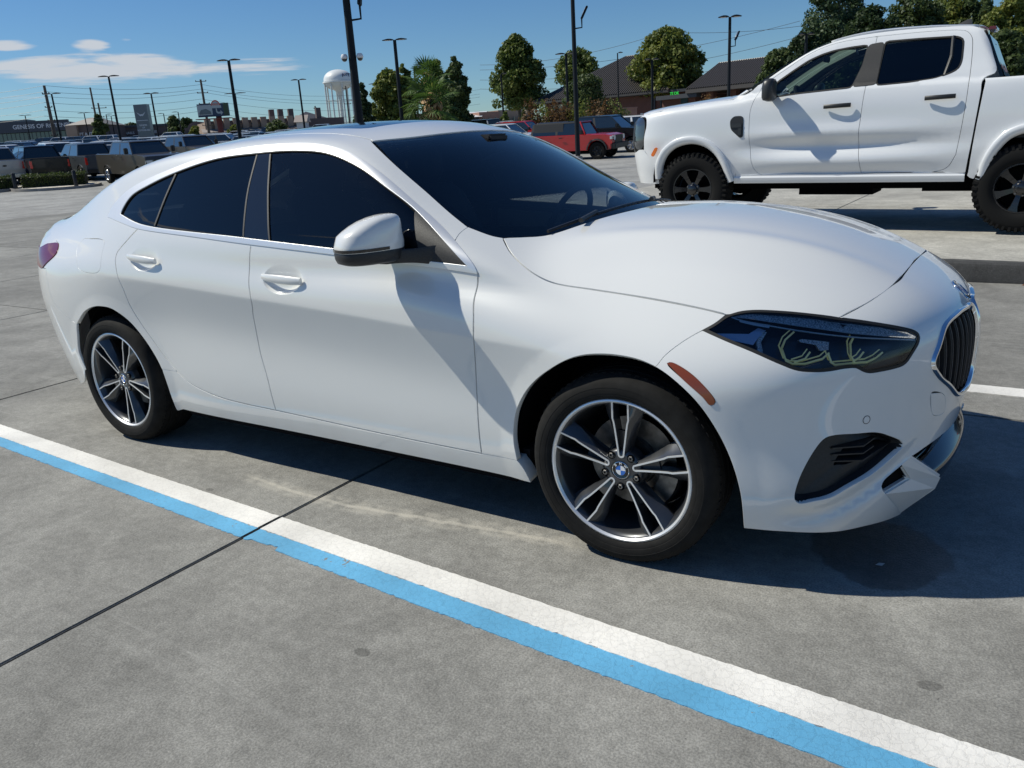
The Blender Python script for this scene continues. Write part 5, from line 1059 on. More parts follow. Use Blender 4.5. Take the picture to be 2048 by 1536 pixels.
# black strips behind the shut lines, painting the shade in the gaps
for P, m in ((t_f, M90), (t_mid, M90), (t_rear, M90), (t_lowf, M90), (t_lowr, M90), (t_topf, M90), (t_topr, M90)):
    q = resample(xz(P), .03); uv = M90.to2(q); t = np.gradient(uv, axis=0); nr = np.stack([t[:, 1], -t[:, 0]], -1); nr /= np.linalg.norm(nr, axis=1)[:, None]
    A, _, _ = surf_pts(uv+nr*.03, M90, -.018, fn=FT); B, _, _ = surf_pts(uv-nr*.03, M90, -.018, fn=FT); n = len(q); me = mesh('gap_shade_strip', list(A)+list(B), [(i, i+1, n+i+1, n+i) for i in range(n-1)]); link('gap_shade_strip', me, 'seal', truck); link('gap_shade_strip', mirror_me(me, 'gap_shade_strip'), 'seal', truck)
# underside, wells, cabin
mb = MB()
mb.box(-2.70, -.50, -.86, .86, .50, .56); mb.box(-3.9, 1.2, -.42, -.32, .40, .55); mb.box(-3.9, 1.2, .32, .42, .40, .55); mb.box(-2.2, -1.4, -.25, .3, .32, .55); mb.box(-.9, -.1, -.3, .25, .36, .58); mb.tube([(0, -.75, .43), (0, .75, .43)], .06, 10); mb.tube([(-3.24, -.75, .43), (-3.24, .75, .43)], .05, 10); mb.tube([(.05, 0, .43), (.17, 0, .43)], .14, 10); mb.box(-3.9, -2.8, -.5, .5, .42, 1.30); mb.build('chassis', 'cavity', truck)
for cx in (-3.24, 0.03):
    for s in (1, -1):
        A = np.linspace(math.radians(-5), math.radians(185), 20); mb = MB(); rr = .50
        mb.loft([[(cx+rr*math.cos(a), s*y, .56+rr*math.sin(a)) for a in A] for y in (-.925, -.50)], closed=False, caps=False); mb.add([(cx, s*-.5, .5)]+[(cx+(rr+.02)*math.cos(a), s*-.5, .56+(rr+.02)*math.sin(a)) for a in A], [(0, i, i+1) for i in range(1, 20)]); mb.build('wheel_arch_liner', 'cavity', truck)
mb = MB(); mb.box(-2.60, -.40, -.84, .84, .56, .60); mb.box(-2.55, -.45, -.86, -.80, .56, 1.33); mb.box(-2.55, -.45, .80, .86, .56, 1.33); mb.box(-.52, -.44, -.78, .78, .6, 1.44); mb.build('cab_floor', 'interior', truck)
mb = MB(); mb.box(-2.75, -2.30, -.78, .78, .9, 1.37); mb.build('dashboard', 'interior', truck, bevel=.05)
for y in (-.38, .38):
    for x in (-1.55, -.85):
        mb = MB(); mb.box(x-.25, x+.2, y-.24, y+.24, .78, .95); mb.box(x+.12, x+.26, y-.24, y+.24, .9, 1.52); mb.box(x+.17, x+.27, y-.13, y+.13, 1.55, 1.75); mb.build('seat', 'interior', truck, bevel=.05)
mb = MB(); Mq = Matrix.Translation((-2.17, -.40, 1.34)) @ Matrix.Rotation(math.radians(62), 4, 'Y'); mb.tube([Mq @ Vector((.19*math.cos(t), .19*math.sin(t), 0)) for t in np.linspace(0, 2*PI, 25)], .018, 6, caps=False); mb.tube([Mq @ Vector((-.18, 0, 0)), Mq @ Vector((.18, 0, 0))], .03, 6); mb.tube([Mq @ Vector((0, -.18, 0)), Mq @ Vector((0, .18, 0))], .02, 6); mb.build('steering_wheel', 'interior', truck, True)
mb = MB(); mb.tube([(-2.62, .76, 1.48), (-2.2, .70, 1.74), (-1.85, .655, 1.89)], .045, 8); mb.build('inner_pillar', 'interior_pale', truck, True)
mb = MB(); mb.box(-2.06, -2.03, -.13, .13, 1.76, 1.83); mb.build('rear_view_mirror', 'interior', truck, bevel=.01)
# off-road wheels
def big_wheel(parent, R=.412, rim=.235, mtyre='tyre_far', mrim='rim_black', n=6, w=.28, lugs=44, name='wheel', spoke_w=.05):
    root = MB().lathe([(rim+.004, .014), (rim, .0), (rim-.012, .0), (rim-.018, .02), (rim-.03, .09), (rim-.035, w-.02)], 40, 'Y').build(name, mrim, parent, True, 45)
    T = [(rim-.005, .01), (rim+.01, -.006), (rim+.05, -.020), (R-.06, -.018), (R-.022, -.004), (R-.006, .022), (R-.001, .05), (R, w/2), (R-.001, w-.05), (R-.03, w), (rim, w)]
    ty = MB().lathe(T, 56, 'Y').build('tyre', mtyre, root, True, 40)
    if lugs:
        mb = MB()
        for k in range(lugs):
            for q, (y0, y1) in enumerate(((-.004, .07), (.085, .15), (.165, .23))):
                M = Matrix.Rotation(-2*PI*(k+.5*(q % 2))/lugs, 4, 'Y'); mb.box(R-.012, R+.003, y0, y1, -.017, .017, M)
            M = Matrix.Rotation(-2*PI*k/lugs, 4, 'Y'); mb.box(R-.045, R-.004, -.020+(.004 if k % 2 else 0), .01, -.012, .012, M)
        mb.build('tread_block', mtyre, ty)
    for k in range(n):
        a = 2*PI*k/n+.3; pol = lambda r, t, y: (r*math.cos(a)-t*math.sin(a), y, r*math.sin(a)+t*math.cos(a)); mb = MB()
        mb.loft([[pol(r, -ww, y+.03), pol(r, -ww*.8, y), pol(r, ww*.8, y), pol(r, ww, y+.03)] for r, ww, y in ((.05, spoke_w*.5, .030), (.10, spoke_w*.55, .020), (rim-.06, spoke_w*.7, .008), (rim-.012, spoke_w*1.1, .004))]); mb.build('spoke', mrim, root, True, 35)
    MB().lathe([(.085, .06), (.08, .03), (.055, .022), (.05, .004), (.03, -.004), (0, -.004)], 24, 'Y').build('hub', mrim, root, True, 40)
    mb = MB()
    for k in range(6): a = 2*PI*(k+.5)/6+.3; mb.tube([(.068*math.cos(a), .02, .068*math.sin(a)), (.068*math.cos(a), .008, .068*math.sin(a))], .009, 6)
    mb.build('lug_nut', 'steel', root)
    mb = MB(); mb.lathe([(rim-.04, .13), (0, .13)], 24, 'Y'); mb.build('brake_disc', 'cavity', root)
    return root
w0 = big_wheel(truck); w0.location = (.03, -.955, .435)
w1 = copy_tree(w0, truck); w1.location = (-3.24, -.955, .435); w1.rotation_euler = (0, .3, 0)
for x in (.03, -3.24): w = copy_tree(w0, truck); w.location = (x, .955, .435); w.rotation_euler = (0, 0, PI)

# ------------------------------------------------------------------ ground
def sstep(t): t = min(1., max(0., t)); return t*t*(3-2*t)
def ground_z(x, y):
    d = math.hypot(x-3.7, y+3); az = math.atan2(x-3.7, y+3); d0 = 43-5*sstep((az+.95)/.45); g = sstep((1.75-abs(az+.45))/.45); d = min(d, 175)
    return .038*g*2.5*math.log1p(math.exp(min((d-d0)/2.5, 50)))
def concrete(name, c0, stains=False, light=False):
    m = bpy.data.materials.new(name); m.use_nodes = True; b = m.node_tree.nodes['Principled BSDF']; b.inputs['Roughness'].default_value = .82; b.inputs['Specular IOR Level'].default_value = .3
    geo = NN(m, 'ShaderNodeNewGeometry'); pos = geo.outputs['Position']
    def noise(sc, det=4, rough=.5, vec=None, dist=0.):
        n = NN(m, 'ShaderNodeTexNoise'); n.inputs['Scale'].default_value = sc; n.inputs['Detail'].default_value = det; n.inputs['Roughness'].default_value = rough; n.inputs['Distortion'].default_value = dist; lk(m, vec or pos, n.inputs['Vector']); return n.outputs[0]
    def M_(op, a, b_=None, c=None, clamp=False):
        n = NN(m, 'ShaderNodeMath', operation=op); n.use_clamp = clamp
        for i, v in enumerate((a, b_, c)):
            if v is None: continue
            if isinstance(v, (int, float)): n.inputs[i].default_value = v
            else: lk(m, v, n.inputs[i])
        return n.outputs[0]
    def ramp(v, a, b_, o0=0., o1=1.):
        n = NN(m, 'ShaderNodeMapRange', interpolation_type='SMOOTHSTEP'); lk(m, v, n.inputs[0]); n.inputs[1].default_value = a; n.inputs[2].default_value = b_; n.inputs[3].default_value = o0; n.inputs[4].default_value = o1; return n.outputs[0]
    def mul(col, v):
        n = NN(m, 'ShaderNodeMix', data_type='RGBA', blend_type='MULTIPLY'); n.inputs[0].default_value = 1; lk(m, col, n.inputs[6])
        k = NN(m, 'ShaderNodeCombineColor'); [lk(m, v, k.inputs[i]) for i in range(3)]; lk(m, k.outputs[0], n.inputs[7]); return n.outputs[2]
    def mixc(f, a, cb):
        n = NN(m, 'ShaderNodeMix', data_type='RGBA'); lk(m, f, n.inputs[0]); lk(m, a, n.inputs[6])
        if isinstance(cb, tuple): n.inputs[7].default_value = (*cb, 1)
        else: lk(m, cb, n.inputs[7])
        return n.outputs[2]
    base = NN(m, 'ShaderNodeRGB'); base.outputs[0].default_value = (*c0, 1); col = base.outputs[0]
    oi = NN(m, 'ShaderNodeObjectInfo'); col = mul(col, ramp(oi.outputs['Random'], 0, 1, .93, 1.05))
    col = mul(col, ramp(noise(.45, 5, .6), .3, .7, .78, 1.14)); col = mul(col, ramp(noise(3.2, 6, .65, dist=.5), .3, .72, .82, 1.14))
    col = mul(col, ramp(noise(28, 4, .7), .3, .7, .87, 1.13)); col = mul(col, ramp(noise(170, 2, .6), .3, .7, .78, 1.22))
    vo = NN(m, 'ShaderNodeTexVoronoi'); vo.inputs['Scale'].default_value = 95; lk(m, pos, vo.inputs['Vector'])
    sp_ = M_('MULTIPLY', ramp(vo.outputs['Distance'], .16, .05), ramp(noise(60, 2), .54, .62)); col = mixc(M_('MULTIPLY', sp_, .55), col, (.62, .60, .55))
    vd = NN(m, 'ShaderNodeTexVoronoi'); vd.inputs['Scale'].default_value = 40; lk(m, pos, vd.inputs['Vector'])
    dk_ = M_('MULTIPLY', ramp(vd.outputs['Distance'], .12, .04), ramp(noise(7, 2), .60, .66)); col = mixc(M_('MULTIPLY', dk_, .6), col, (.05, .05, .05))
    # long scuffs
    mp = NN(m, 'ShaderNodeMapping'); mp.inputs['Scale'].default_value = (.5, 6, 1); mp.inputs['Rotation'].default_value = (0, 0, .5); lk(m, pos, mp.inputs[0])
    col = mixc(M_('MULTIPLY', ramp(noise(1.3, 6, .6, mp.outputs[0], 1.5), .58, .75), .22), col, (.48, .47, .44))
    if stains:
        sep = NN(m, 'ShaderNodeSeparateXYZ'); lk(m, pos, sep.inputs[0]); X, Y = sep.outputs[0], sep.outputs[1]
        wob = M_('SUBTRACT', noise(6, 5, .6), .5)
        def ell(cx, cy, a, b_, rot=0., wv=.35, soft=.12):
            c_, s_ = math.cos(rot), math.sin(rot); dx = M_('SUBTRACT', X, cx); dy = M_('SUBTRACT', Y, cy)
            u = M_('DIVIDE', M_('ADD', M_('MULTIPLY', dx, c_), M_('MULTIPLY', dy, s_)), a); v = M_('DIVIDE', M_('SUBTRACT', M_('MULTIPLY', dy, c_), M_('MULTIPLY', dx, s_)), b_)
            r = M_('SQRT', M_('ADD', M_('MULTIPLY', u, u), M_('MULTIPLY', v, v))); return ramp(M_('ADD', r, M_('MULTIPLY', wob, wv*2)), 1+soft, 1-soft)
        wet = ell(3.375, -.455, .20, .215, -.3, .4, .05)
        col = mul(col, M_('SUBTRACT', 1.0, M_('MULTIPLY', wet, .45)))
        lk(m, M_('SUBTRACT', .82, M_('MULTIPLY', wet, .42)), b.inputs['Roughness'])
        for e in ((2.256, -1.633, .026, .016, 0, .6), (3.584, -1.075, .028, .018, .3, .6), (-1.2, -2.2, .03, .02, 0, .3), (3.9, .2, .06, .04, 0, .5), (3.8, .55, .05, .03, 0, .5), (.9, -1.10, .02, .012, 0, .3)):
            col = mul(col, M_('SUBTRACT', 1.0, M_('MULTIPLY', ell(*e), .36)))
        # pale dried dirt that ran along the parking line
        fy = None
        yc = M_('ADD', -.90, M_('MULTIPLY', M_('SINE', M_('MULTIPLY', M_('SUBTRACT', X, .75), 2.6)), -.055))
        yc = M_('ADD', yc, M_('MULTIPLY', wob, .05)); dd = M_('ABSOLUTE', M_('SUBTRACT', Y, yc))
        run = M_('MULTIPLY', M_('MULTIPLY', ramp(X, .85, 1.05), ramp(X, 2.6, 2.35)), M_('ADD', M_('MULTIPLY', ramp(dd, .016, .004), .6), M_('MULTIPLY', ramp(dd, .06, .03), M_('MULTIPLY', ramp(noise(14, 5), .35, .6), .5))))
        col = mixc(M_('MULTIPLY', run, .7), col, (.50, .47, .41))
        yc2 = M_('ADD', -2.05, M_('MULTIPLY', X, .62)); dd2 = M_('ABSOLUTE', M_('SUBTRACT', Y, M_('ADD', yc2, M_('MULTIPLY', wob, .15))))
    lk(m, col, b.inputs['Base Color'])
    bp = NN(m, 'ShaderNodeBump'); bp.inputs['Strength'].default_value = .9; bp.inputs['Distance'].default_value = .0018
    lk(m, M_('ADD', noise(170, 3, .7), M_('MULTIPLY', vo.outputs['Distance'], .4)), bp.inputs['Height']); lk(m, bp.outputs[0], b.inputs['Normal'])
    MATS[name] = m; return m
concrete('slab_concrete', (.236, .230, .212), stains=True); concrete('lot_concrete', (.30, .295, .28)); concrete('pad_concrete', (.40, .385, .345)); concrete('kerb_concrete', (.06, .06, .06)); concrete('kerb_pale', (.30, .28, .26))
mat('sealant', (.012, .012, .012), .6)
gx = sorted(set([-900, -600, -400, -300, -240]+list(range(-200, -24, 8))+[-21.7, -18, -14, -10, -6, -2, 2, 6, 10.02, 10.4, 14, 20]+list(range(28, 200, 12))+[260, 400, 600])); gy = sorted(set([-300, -120, -60, -30, -15, -7.25, -7.2, -4, 0, 4, 9, 13.02, 13.4]+list(range(18, 200, 7))+[215, 240, 280, 340, 430, 600, 900]))
V = [(x, y, ground_z(x, y)-(.06 if -21.65 < x < 10.05 and -7.22 < y < 13.05 else 0.)) for y in gy for x in gx]; nx = len(gx)
Fc = [(j*nx+i, j*nx+i+1, (j+1)*nx+i+1, (j+1)*nx+i) for j in range(len(gy)-1) for i in range(nx-1)]
ground = tag(link('ground', mesh('ground', V, Fc, smooth=True), 'lot_concrete'), kind='structure')
seal_s = tag(MB().add([(-21.64, -7.21, -.012), (10.04, -7.21, -.012), (10.04, 13.04, -.012), (-21.64, 13.04, -.012)], [(0, 1, 2, 3)]).build('joint_sealant', 'sealant'), kind='structure')
JX = [1.387+2.877*k for k in range(-8, 4)]; JY = [-7.2, -3.15, 1.03, 4.45, 8.6, 13.0]; g2 = .0065; _sl = {}
pave = tag(MB().box(-21.6, -21.5, -7.19, -7.1, -.05, -.02).build('pavement', 'slab_concrete'), kind='structure')
for i in range(len(JX)-1):
    for j in range(len(JY)-1):
        x0, x1, y0, y1 = JX[i]+g2, JX[i+1]-g2, JY[j]+g2, JY[j+1]-g2
        if j >= 3 and x0 > -3.2: continue
        k = (round(x1-x0, 3), round(y1-y0, 3))
        if k not in _sl: _sl[k] = MB().box(-k[0]/2, k[0]/2, -k[1]/2, k[1]/2, -.03, 0).me('slab', bevel=.004)
        s = link('slab', _sl[k], 'slab_concrete', pave); s.location = ((x0+x1)/2, (y0+y1)/2, 0)
# painted line: white over blue, cut at the joints
def paintmat(name, c, chip):
    m = bpy.data.materials.new(name); m.use_nodes = True; b = m.node_tree.nodes['Principled BSDF']; b.inputs['Roughness'].default_value = .62
    geo = NN(m, 'ShaderNodeNewGeometry'); pos = geo.outputs['Position']
    n = NN(m, 'ShaderNodeTexNoise'); n.inputs['Scale'].default_value = 34; n.inputs['Detail'].default_value = 6; n.inputs['Roughness'].default_value = .7; lk(m, pos, n.inputs['Vector'])
    n2 = NN(m, 'ShaderNodeTexNoise'); n2.inputs['Scale'].default_value = 3.; n2.inputs['Detail'].default_value = 4; lk(m, pos, n2.inputs['Vector'])
    vo = NN(m, 'ShaderNodeTexVoronoi', feature='DISTANCE_TO_EDGE'); vo.inputs['Scale'].default_value = 42; 
    mx = NN(m, 'ShaderNodeMix', data_type='VECTOR'); mx.inputs[0].default_value = .035; lk(m, pos, mx.inputs[4]); lk(m, n.outputs['Color'], mx.inputs[5]); lk(m, mx.outputs[1], vo.inputs['Vector'])
    cr = NN(m, 'ShaderNodeMapRange'); cr.inputs[1].default_value = 0; cr.inputs[2].default_value = .07; cr.inputs[3].default_value = .88; cr.inputs[4].default_value = 1; lk(m, vo.outputs['Distance'], cr.inputs[0])
    r = NN(m, 'ShaderNodeValToRGB'); r.color_ramp.elements[0].color = (*[x*.80 for x in c], 1); r.color_ramp.elements[1].color = (*[min(1, x*1.08) for x in c], 1); r.color_ramp.elements[0].position = .3; r.color_ramp.elements[1].position = .7; lk(m, n2.outputs[0], r.inputs[0])
    x1 = NN(m, 'ShaderNodeMix', data_type='RGBA', blend_type='MULTIPLY'); x1.inputs[0].default_value = 1; lk(m, r.outputs[0], x1.inputs[6]); cc = NN(m, 'ShaderNodeCombineColor'); [lk(m, cr.outputs[0], cc.inputs[i]) for i in range(3)]; lk(m, cc.outputs[0], x1.inputs[7])
    ad = NN(m, 'ShaderNodeMath', operation='MULTIPLY_ADD'); lk(m, n2.outputs[0], ad.inputs[0]); ad.inputs[1].default_value = .5; lk(m, n.outputs[0], ad.inputs[2])
    q = NN(m, 'ShaderNodeMapRange', interpolation_type='SMOOTHSTEP'); q.inputs[1].default_value = chip; q.inputs[2].default_value = chip+.03; lk(m, ad.outputs[0], q.inputs[0])
    x2 = NN(m, 'ShaderNodeMix', data_type='RGBA'); lk(m, q.outputs[0], x2.inputs[0]); lk(m, x1.outputs[2], x2.inputs[6]); x2.inputs[7].default_value = (.22, .21, .19, 1); lk(m, x2.outputs[2], b.inputs['Base Color'])
    bp = NN(m, 'ShaderNodeBump'); bp.inputs['Strength'].default_value = 1; bp.inputs['Distance'].default_value = .0022; mm = NN(m, 'ShaderNodeMath', operation='ADD'); lk(m, cr.outputs[0], mm.inputs[0]); lk(m, n.outputs[0], mm.inputs[1]); lk(m, mm.outputs[0], bp.inputs['Height']); lk(m, bp.outputs[0], b.inputs['Normal']); MATS[name] = m
paintmat('line_white', (.80, .775, .73), 1.02); paintmat('line_blue', (.125, .41, .66), .935)
rs = random.Random(5)
def line_piece(x0, x1, fa, fb, z, m, amp):
    n = max(2, int((x1-x0)/.012)); xs = np.linspace(x0, x1, n); A, B = [], []
    for x in xs: A.append((x, fa(x)+rs.gauss(0, amp), z)); B.append((x, fb(x)+rs.gauss(0, amp), z))
    V = A+B; Fc = [(i, i+1, n+i+1, n+i) for i in range(n-1)]; base = len(V); V += [(x, y, -.001) for x, y, _ in A]+[(x, y, -.001) for x, y, _ in B]
    Fc += [(i+1, i, base+i, base+i+1) for i in range(n-1)]+[(n+i, n+i+1, base+n+i+1, base+n+i) for i in range(n-1)]
    return link('painted_line' if 'white' in m else 'painted_line_blue', mesh('line', V, Fc), m, pave)
wu = lambda x: -1.0885-.0432*x; wl_ = lambda x: -1.1885-.0460*x; bl_ = lambda x: -1.258-.0535*x-(.012 if 1.42 < x < 1.60 else 0)*0
cuts = [-4.37]+[c for c in JX if -4.3 < c < 8.]+[8.0]
for a, b_ in zip(cuts[:-1], cuts[1:]):
    line_piece(a+g2+.002, b_-g2-.002, wl_, wu, .004, 'line_white', .0011); line_piece(a+g2+.002, b_-g2-.002, lambda x: bl_(x)+(.022 if 1.52 < x < 1.57 else .010 if 1.42 < x <= 1.52 else 0), lambda x: wl_(x)-.0005, .0025, 'line_blue', .0016)
cuts = [2.4]+[c for c in JX if 2.5 < c < 9.]+[9.0]
for a, b_ in zip(cuts[:-1], cuts[1:]): line_piece(a+g2+.002, b_-g2-.002, lambda x: 1.385, lambda x: 1.520, .004, 'line_white', .001)
# the stall lines on the near side of the aisle
for yy in (-4.0, -6.8): line_piece(-3, 6.6, lambda x: yy-.05, lambda x: yy+.05, .004, 'line_white', .001)
for xx in (5.2, 8.0, -4.5, -7.3): o = MB().box(xx-.05, xx+.05, -14., -8., 0, .004).build('painted_line', 'line_white', pave)
# raised display pad with its kerb
def pad_z(x): return .15-.016*(x-3.42)
pad = tag(MB().loft([[(x, 4.62, -.02), (x, 4.62, pad_z(x)-.012), (x, 15., pad_z(x)-.012), (x, 15., -.02)] for x in (-3.2, 3.4, 16)]).build('display_pad', 'sealant'), kind='structure')
px_ = [-3.2, -1.55, 1.33, 4.22, 7.1, 10., 12.9, 16]; py_ = [4.625, 8.9, 12., 15.]
for i in range(7):
    for j in range(3):
        x0, x1, y0, y1 = px_[i]+.006, px_[i+1]-.006, py_[j]+.006, py_[j+1]-.006
        mb = MB(); mb.loft([[(x, y0, pad_z(x)-.03), (x, y0, pad_z(x)), (x, y1, pad_z(x)), (x, y1, pad_z(x)-.03)] for x in (x0, x1)]); mb.build('slab', 'pad_concrete', pad, bevel=.004)
kx = -3.2; 
while kx < 16:
    R_ = [[(x, 4.455, -.01), (x, 4.462, pad_z(x)-.035), (x, 4.475, pad_z(x)-.010), (x, 4.50, pad_z(x)+.002), (x, 4.60, pad_z(x)+.004), (x, 4.60, -.01)] for x in (kx+.004, min(kx+2.876, 16)-.004)]
    MB().loft(R_).build('kerb', 'kerb_concrete', pad, True, 30); kx += 2.884
leaf_l = MB().add([(3.585, 4.36, .004), (3.60, 4.345, .02), (3.615, 4.37, .006), (3.60, 4.39, .012)], [(0, 1, 2, 3)]).build('fallen_leaf', 'decal_orange'); tag(leaf_l, 'small orange dry leaf at the foot of the dark kerb', 'leaf')
o = MB().add([(3.765, 1.335, .004), (3.78, 1.33, .012), (3.79, 1.345, .005), (3.775, 1.352, .008)], [(0, 1, 2, 3)]).build('fallen_leaf', 'leaf_dry' if 'leaf_dry' in MATS else mat('leaf_dry', (.35, .22, .10), .8)); tag(o, 'tiny brown leaf lying just beyond the short white line', 'leaf')
o = MB().add([(3.372, -.545, .003), (3.392, -.552, .008), (3.398, -.535, .010), (3.380, -.528, .004)], [(0, 1, 2, 3)]).build('paper_scrap', mat('paper', (.75, .75, .72), .8)); tag(o, 'small white scrap lying in the wet patch under the nose of the car', 'scrap')
# ------------------------------------------------------------------ lot vehicles
def paint(name, c, rough=.3, metal=0.): return mat('paint_'+name, c, rough, metal, coat=.4 if c[0] < .1 else .8)
for n_, c_, me_ in (('white', (.72, .73, .74), 0), ('silver', (.34, .35, .37), .3), ('bronze', (.072, .063, .050), .3), ('slate', (.075, .086, .10), .3), ('black', (.004, .005, .006), 0), ('red', (.42, .006, .008), 0), ('blue', (.02, .06, .18), .2), ('grey', (.06, .065, .07), .3), ('dark', (.006, .010, .012), 0)): paint(n_, c_, .3, me_)
mat('dark_glass', (.012, .018, .022), .04, coat=1.); mat('pale_glass', (.05, .09, .10), .05, coat=1.); mat('red_lamp', (.55, .015, .01), .15, coat=1.); mat('head_lamp', (.55, .58, .6), .1, coat=1.); mat('alloy', (.45, .46, .47), .3, .8); mat('tyre_far', (.014, .014, .015), .8); mat('trim_black', (.01, .01, .011), .5)
def vehicle(style, pmat, label, cat, group=None, rim='alloy', detail=True, roofm=None):
    P = dict(
        pickup=dict(L=5.9, W=2.03, zb=.42, hood=1.26, belt=1.36, roof=1.98, f=2.95, wf=1.90, wr=-1.78, r=.40, ws=(1.28, .62), cab=(-1.28, -1.52), bed=1.36, nose=1.02),
        heavy=dict(L=6.3, W=2.10, zb=.50, hood=1.42, belt=1.48, roof=2.08, f=3.1, wf=2.05, wr=-2.0, r=.43, ws=(1.45, .85), cab=(-1.15, -1.32), bed=1.48, nose=1.20),
        suv=dict(L=4.7, W=1.92, zb=.30, hood=1.06, belt=1.10, roof=1.72, f=2.35, wf=1.45, wr=-1.40, r=.36, ws=(1.15, .45), cab=(-1.85, -2.15), bed=None, nose=.86),
        boxy=dict(L=4.6, W=1.93, zb=.45, hood=1.20, belt=1.24, roof=1.84, f=2.25, wf=1.45, wr=-1.40, r=.42, ws=(.82, .52), cab=(-1.98, -2.08), bed=None, nose=1.12),
        sedan=dict(L=4.75, W=1.84, zb=.22, hood=.92, belt=.98, roof=1.45, f=2.35, wf=1.45, wr=-1.40, r=.33, ws=(1.2, .30), cab=(-1.1, -1.95), bed=1.05, nose=.72))[style]
    t = empty('parked_truck' if P['bed'] and style != 'sedan' else 'parked_car', label=label, cat=cat, group=group); L, W, f = P['L'], P['W']/2, P['f']; b = f-L; r = P['r']; zb = P['zb']
    pro = []
    arc = lambda cx: [(cx+(r+.07)*math.cos(a), r+(r+.07)*math.sin(a)) for a in np.linspace(PI if True else 0, 0, 9)]
    clipb = lambda pts: [(x, max(z, zb)) for x, z in pts]
    pro += [(b+.02, zb+.08), (b+.06, zb)]; pro += clipb(arc(P['wr'])); pro += clipb(arc(P['wf'])); pro += [(f-.16, zb), (f-.03, zb+.10), (f, P['nose']*.72), (f-.02, P['nose']), (f-.16, P['hood']-.06), (f-.40, P['hood']), (P['ws'][0]+.05, P['belt']-.01)]
    if P['bed']: pro += [(P['cab'][1], P['belt']), (P['cab'][1]-.01, P['bed']), (b+.04, P['bed']), (b, P['bed']-.06)]
    else: pro += [(P['cab'][1], P['belt']), (b+.02, P['belt']-.06)]
    mb = MB(); ins = lambda q, d: [(x, z) for x, z in q]
    zc = (zb+P['belt'])/2
    def ring(y, k): return [(x*(1-.012*k), y, z if z < P['belt']-.2 else z-.035*k) for x, z in pro]
    mb.loft([ring(-W+.045, 1.), ring(-W, 0.)[:] and [(x, -W+(.05 if z > P['belt']-.15 else 0), z-(.02 if z > P['belt']-.15 else 0)) for x, z in pro], [(x, -W+.16, z) for x, z in pro], [(x, W-.16, z) for x, z in pro], [(x, W-(.05 if z > P['belt']-.15 else 0), z-(.02 if z > P['belt']-.15 else 0)) for x, z in pro], ring(W-.045, 1.)])
    mb.build('body', 'paint_'+pmat, t)
    wsb, wst = P['ws']; cr, cb = P['cab']; zr = P['roof']; w0, w1 = W-.075, W-.26; zb2 = P['belt']-.01
    gl = MB(); gl.add([(wsb, -w0, zb2), (wsb, w0, zb2), (cb, w0, zb2), (cb, -w0, zb2), (wst, -w1, zr-.05), (wst, w1, zr-.05), (cr, w1, zr-.05), (cr, -w1, zr-.05)], [(0, 1, 5, 4), (1, 2, 6, 5), (2, 3, 7, 6), (3, 0, 4, 7), (4, 5, 6, 7)]); gl.build('windows', 'dark_glass', t)
    rf = MB(); rf.loft([[(wst+.06, y0, zr-.065) for y0 in (-w1, -w1*.5, w1*.5, w1)]+[(wst+.03, y0, zr-.04) for y0 in (w1, w1*.5, -w1*.5, -w1)], [(wst-.12, y0, zr-.07) for y0 in (-w1-.02, -w1*.5, w1*.5, w1+.02)]+[(wst-.15, w1, zr-.012), (wst-.15, w1*.6, zr+.005), (wst-.15, -w1*.6, zr+.005), (wst-.15, -w1, zr-.012)], [(cr+.10, y0, zr-.07) for y0 in (-w1-.02, -w1*.5, w1*.5, w1+.02)]+[(cr+.10, w1, zr-.012), (cr+.10, w1*.6, zr+.002), (cr+.10, -w1*.6, zr+.002), (cr+.10, -w1, zr-.012)], [(cr-.04, y0, zr-.08) for y0 in (-w1, -w1*.5, w1*.5, w1)]+[(cr-.03, y0, zr-.05) for y0 in (w1, w1*.5, -w1*.5, -w1)]]); rf.build('roof', roofm or 'paint_'+pmat, t, True, 50)
    pil = MB(); pm = 'paint_'+pmat
    cols = [((wsb+.03, wst+.03), .05), ((cb-.02, cr-.02), .09)]
    mid = (wsb+wst)/2*.5+(cb+cr)/2*.5
    for s in (-1, 1):
        for (xb, xt), w in cols: pil.loft([[(xb-w, s*(w0+.004), zb2-.02), (xb+w*.6, s*(w0+.004), zb2-.02), (xb+w*.6, s*(w0-.05), zb2-.02), (xb-w, s*(w0-.05), zb2-.02)], [(xt-w, s*(w1+.004), zr-.05), (xt+w*.6, s*(w1+.004), zr-.05), (xt+w*.6, s*(w1-.05), zr-.05), (xt-w, s*(w1-.05), zr-.05)]])
    pil.build('pillar', pm if style != 'boxy' else 'trim_black', t)
    xm = (wsb+cb)/2-.10; xmt = (wst+cr)/2-.02
    for s in (-1, 1): mp_ = MB(); mp_.loft([[(xm-.06, s*(w0+.003), zb2), (xm+.06, s*(w0+.003), zb2), (xm+.06, s*(w0-.03), zb2), (xm-.06, s*(w0-.03), zb2)], [(xmt-.06, s*(w1+.003), zr-.06), (xmt+.06, s*(w1+.003), zr-.06), (xmt+.06, s*(w1-.03), zr-.06), (xmt-.06, s*(w1-.03), zr-.06)]]); mp_.build('door_pillar', 'trim_black' if style != 'suv' else pm, t)
    mb = MB(); mb.box(b+.5, f-.5, -W+.30, W-.30, .22 if style == 'sedan' else .30, zc); mb.box(b+.12, b+.4, -W+.1, W-.1, zb-.04, zb+.15); mb.build('underbody', 'cavity', t)
    if P['bed'] and style != 'sedan': MB().add([(cr-.35, -W+.14, P['bed']+.003), (b+.12, -W+.14, P['bed']+.003), (b+.12, W-.14, P['bed']+.003), (cr-.35, W-.14, P['bed']+.003)], [(0, 1, 2, 3)]).build('bed_opening', 'cavity', t)
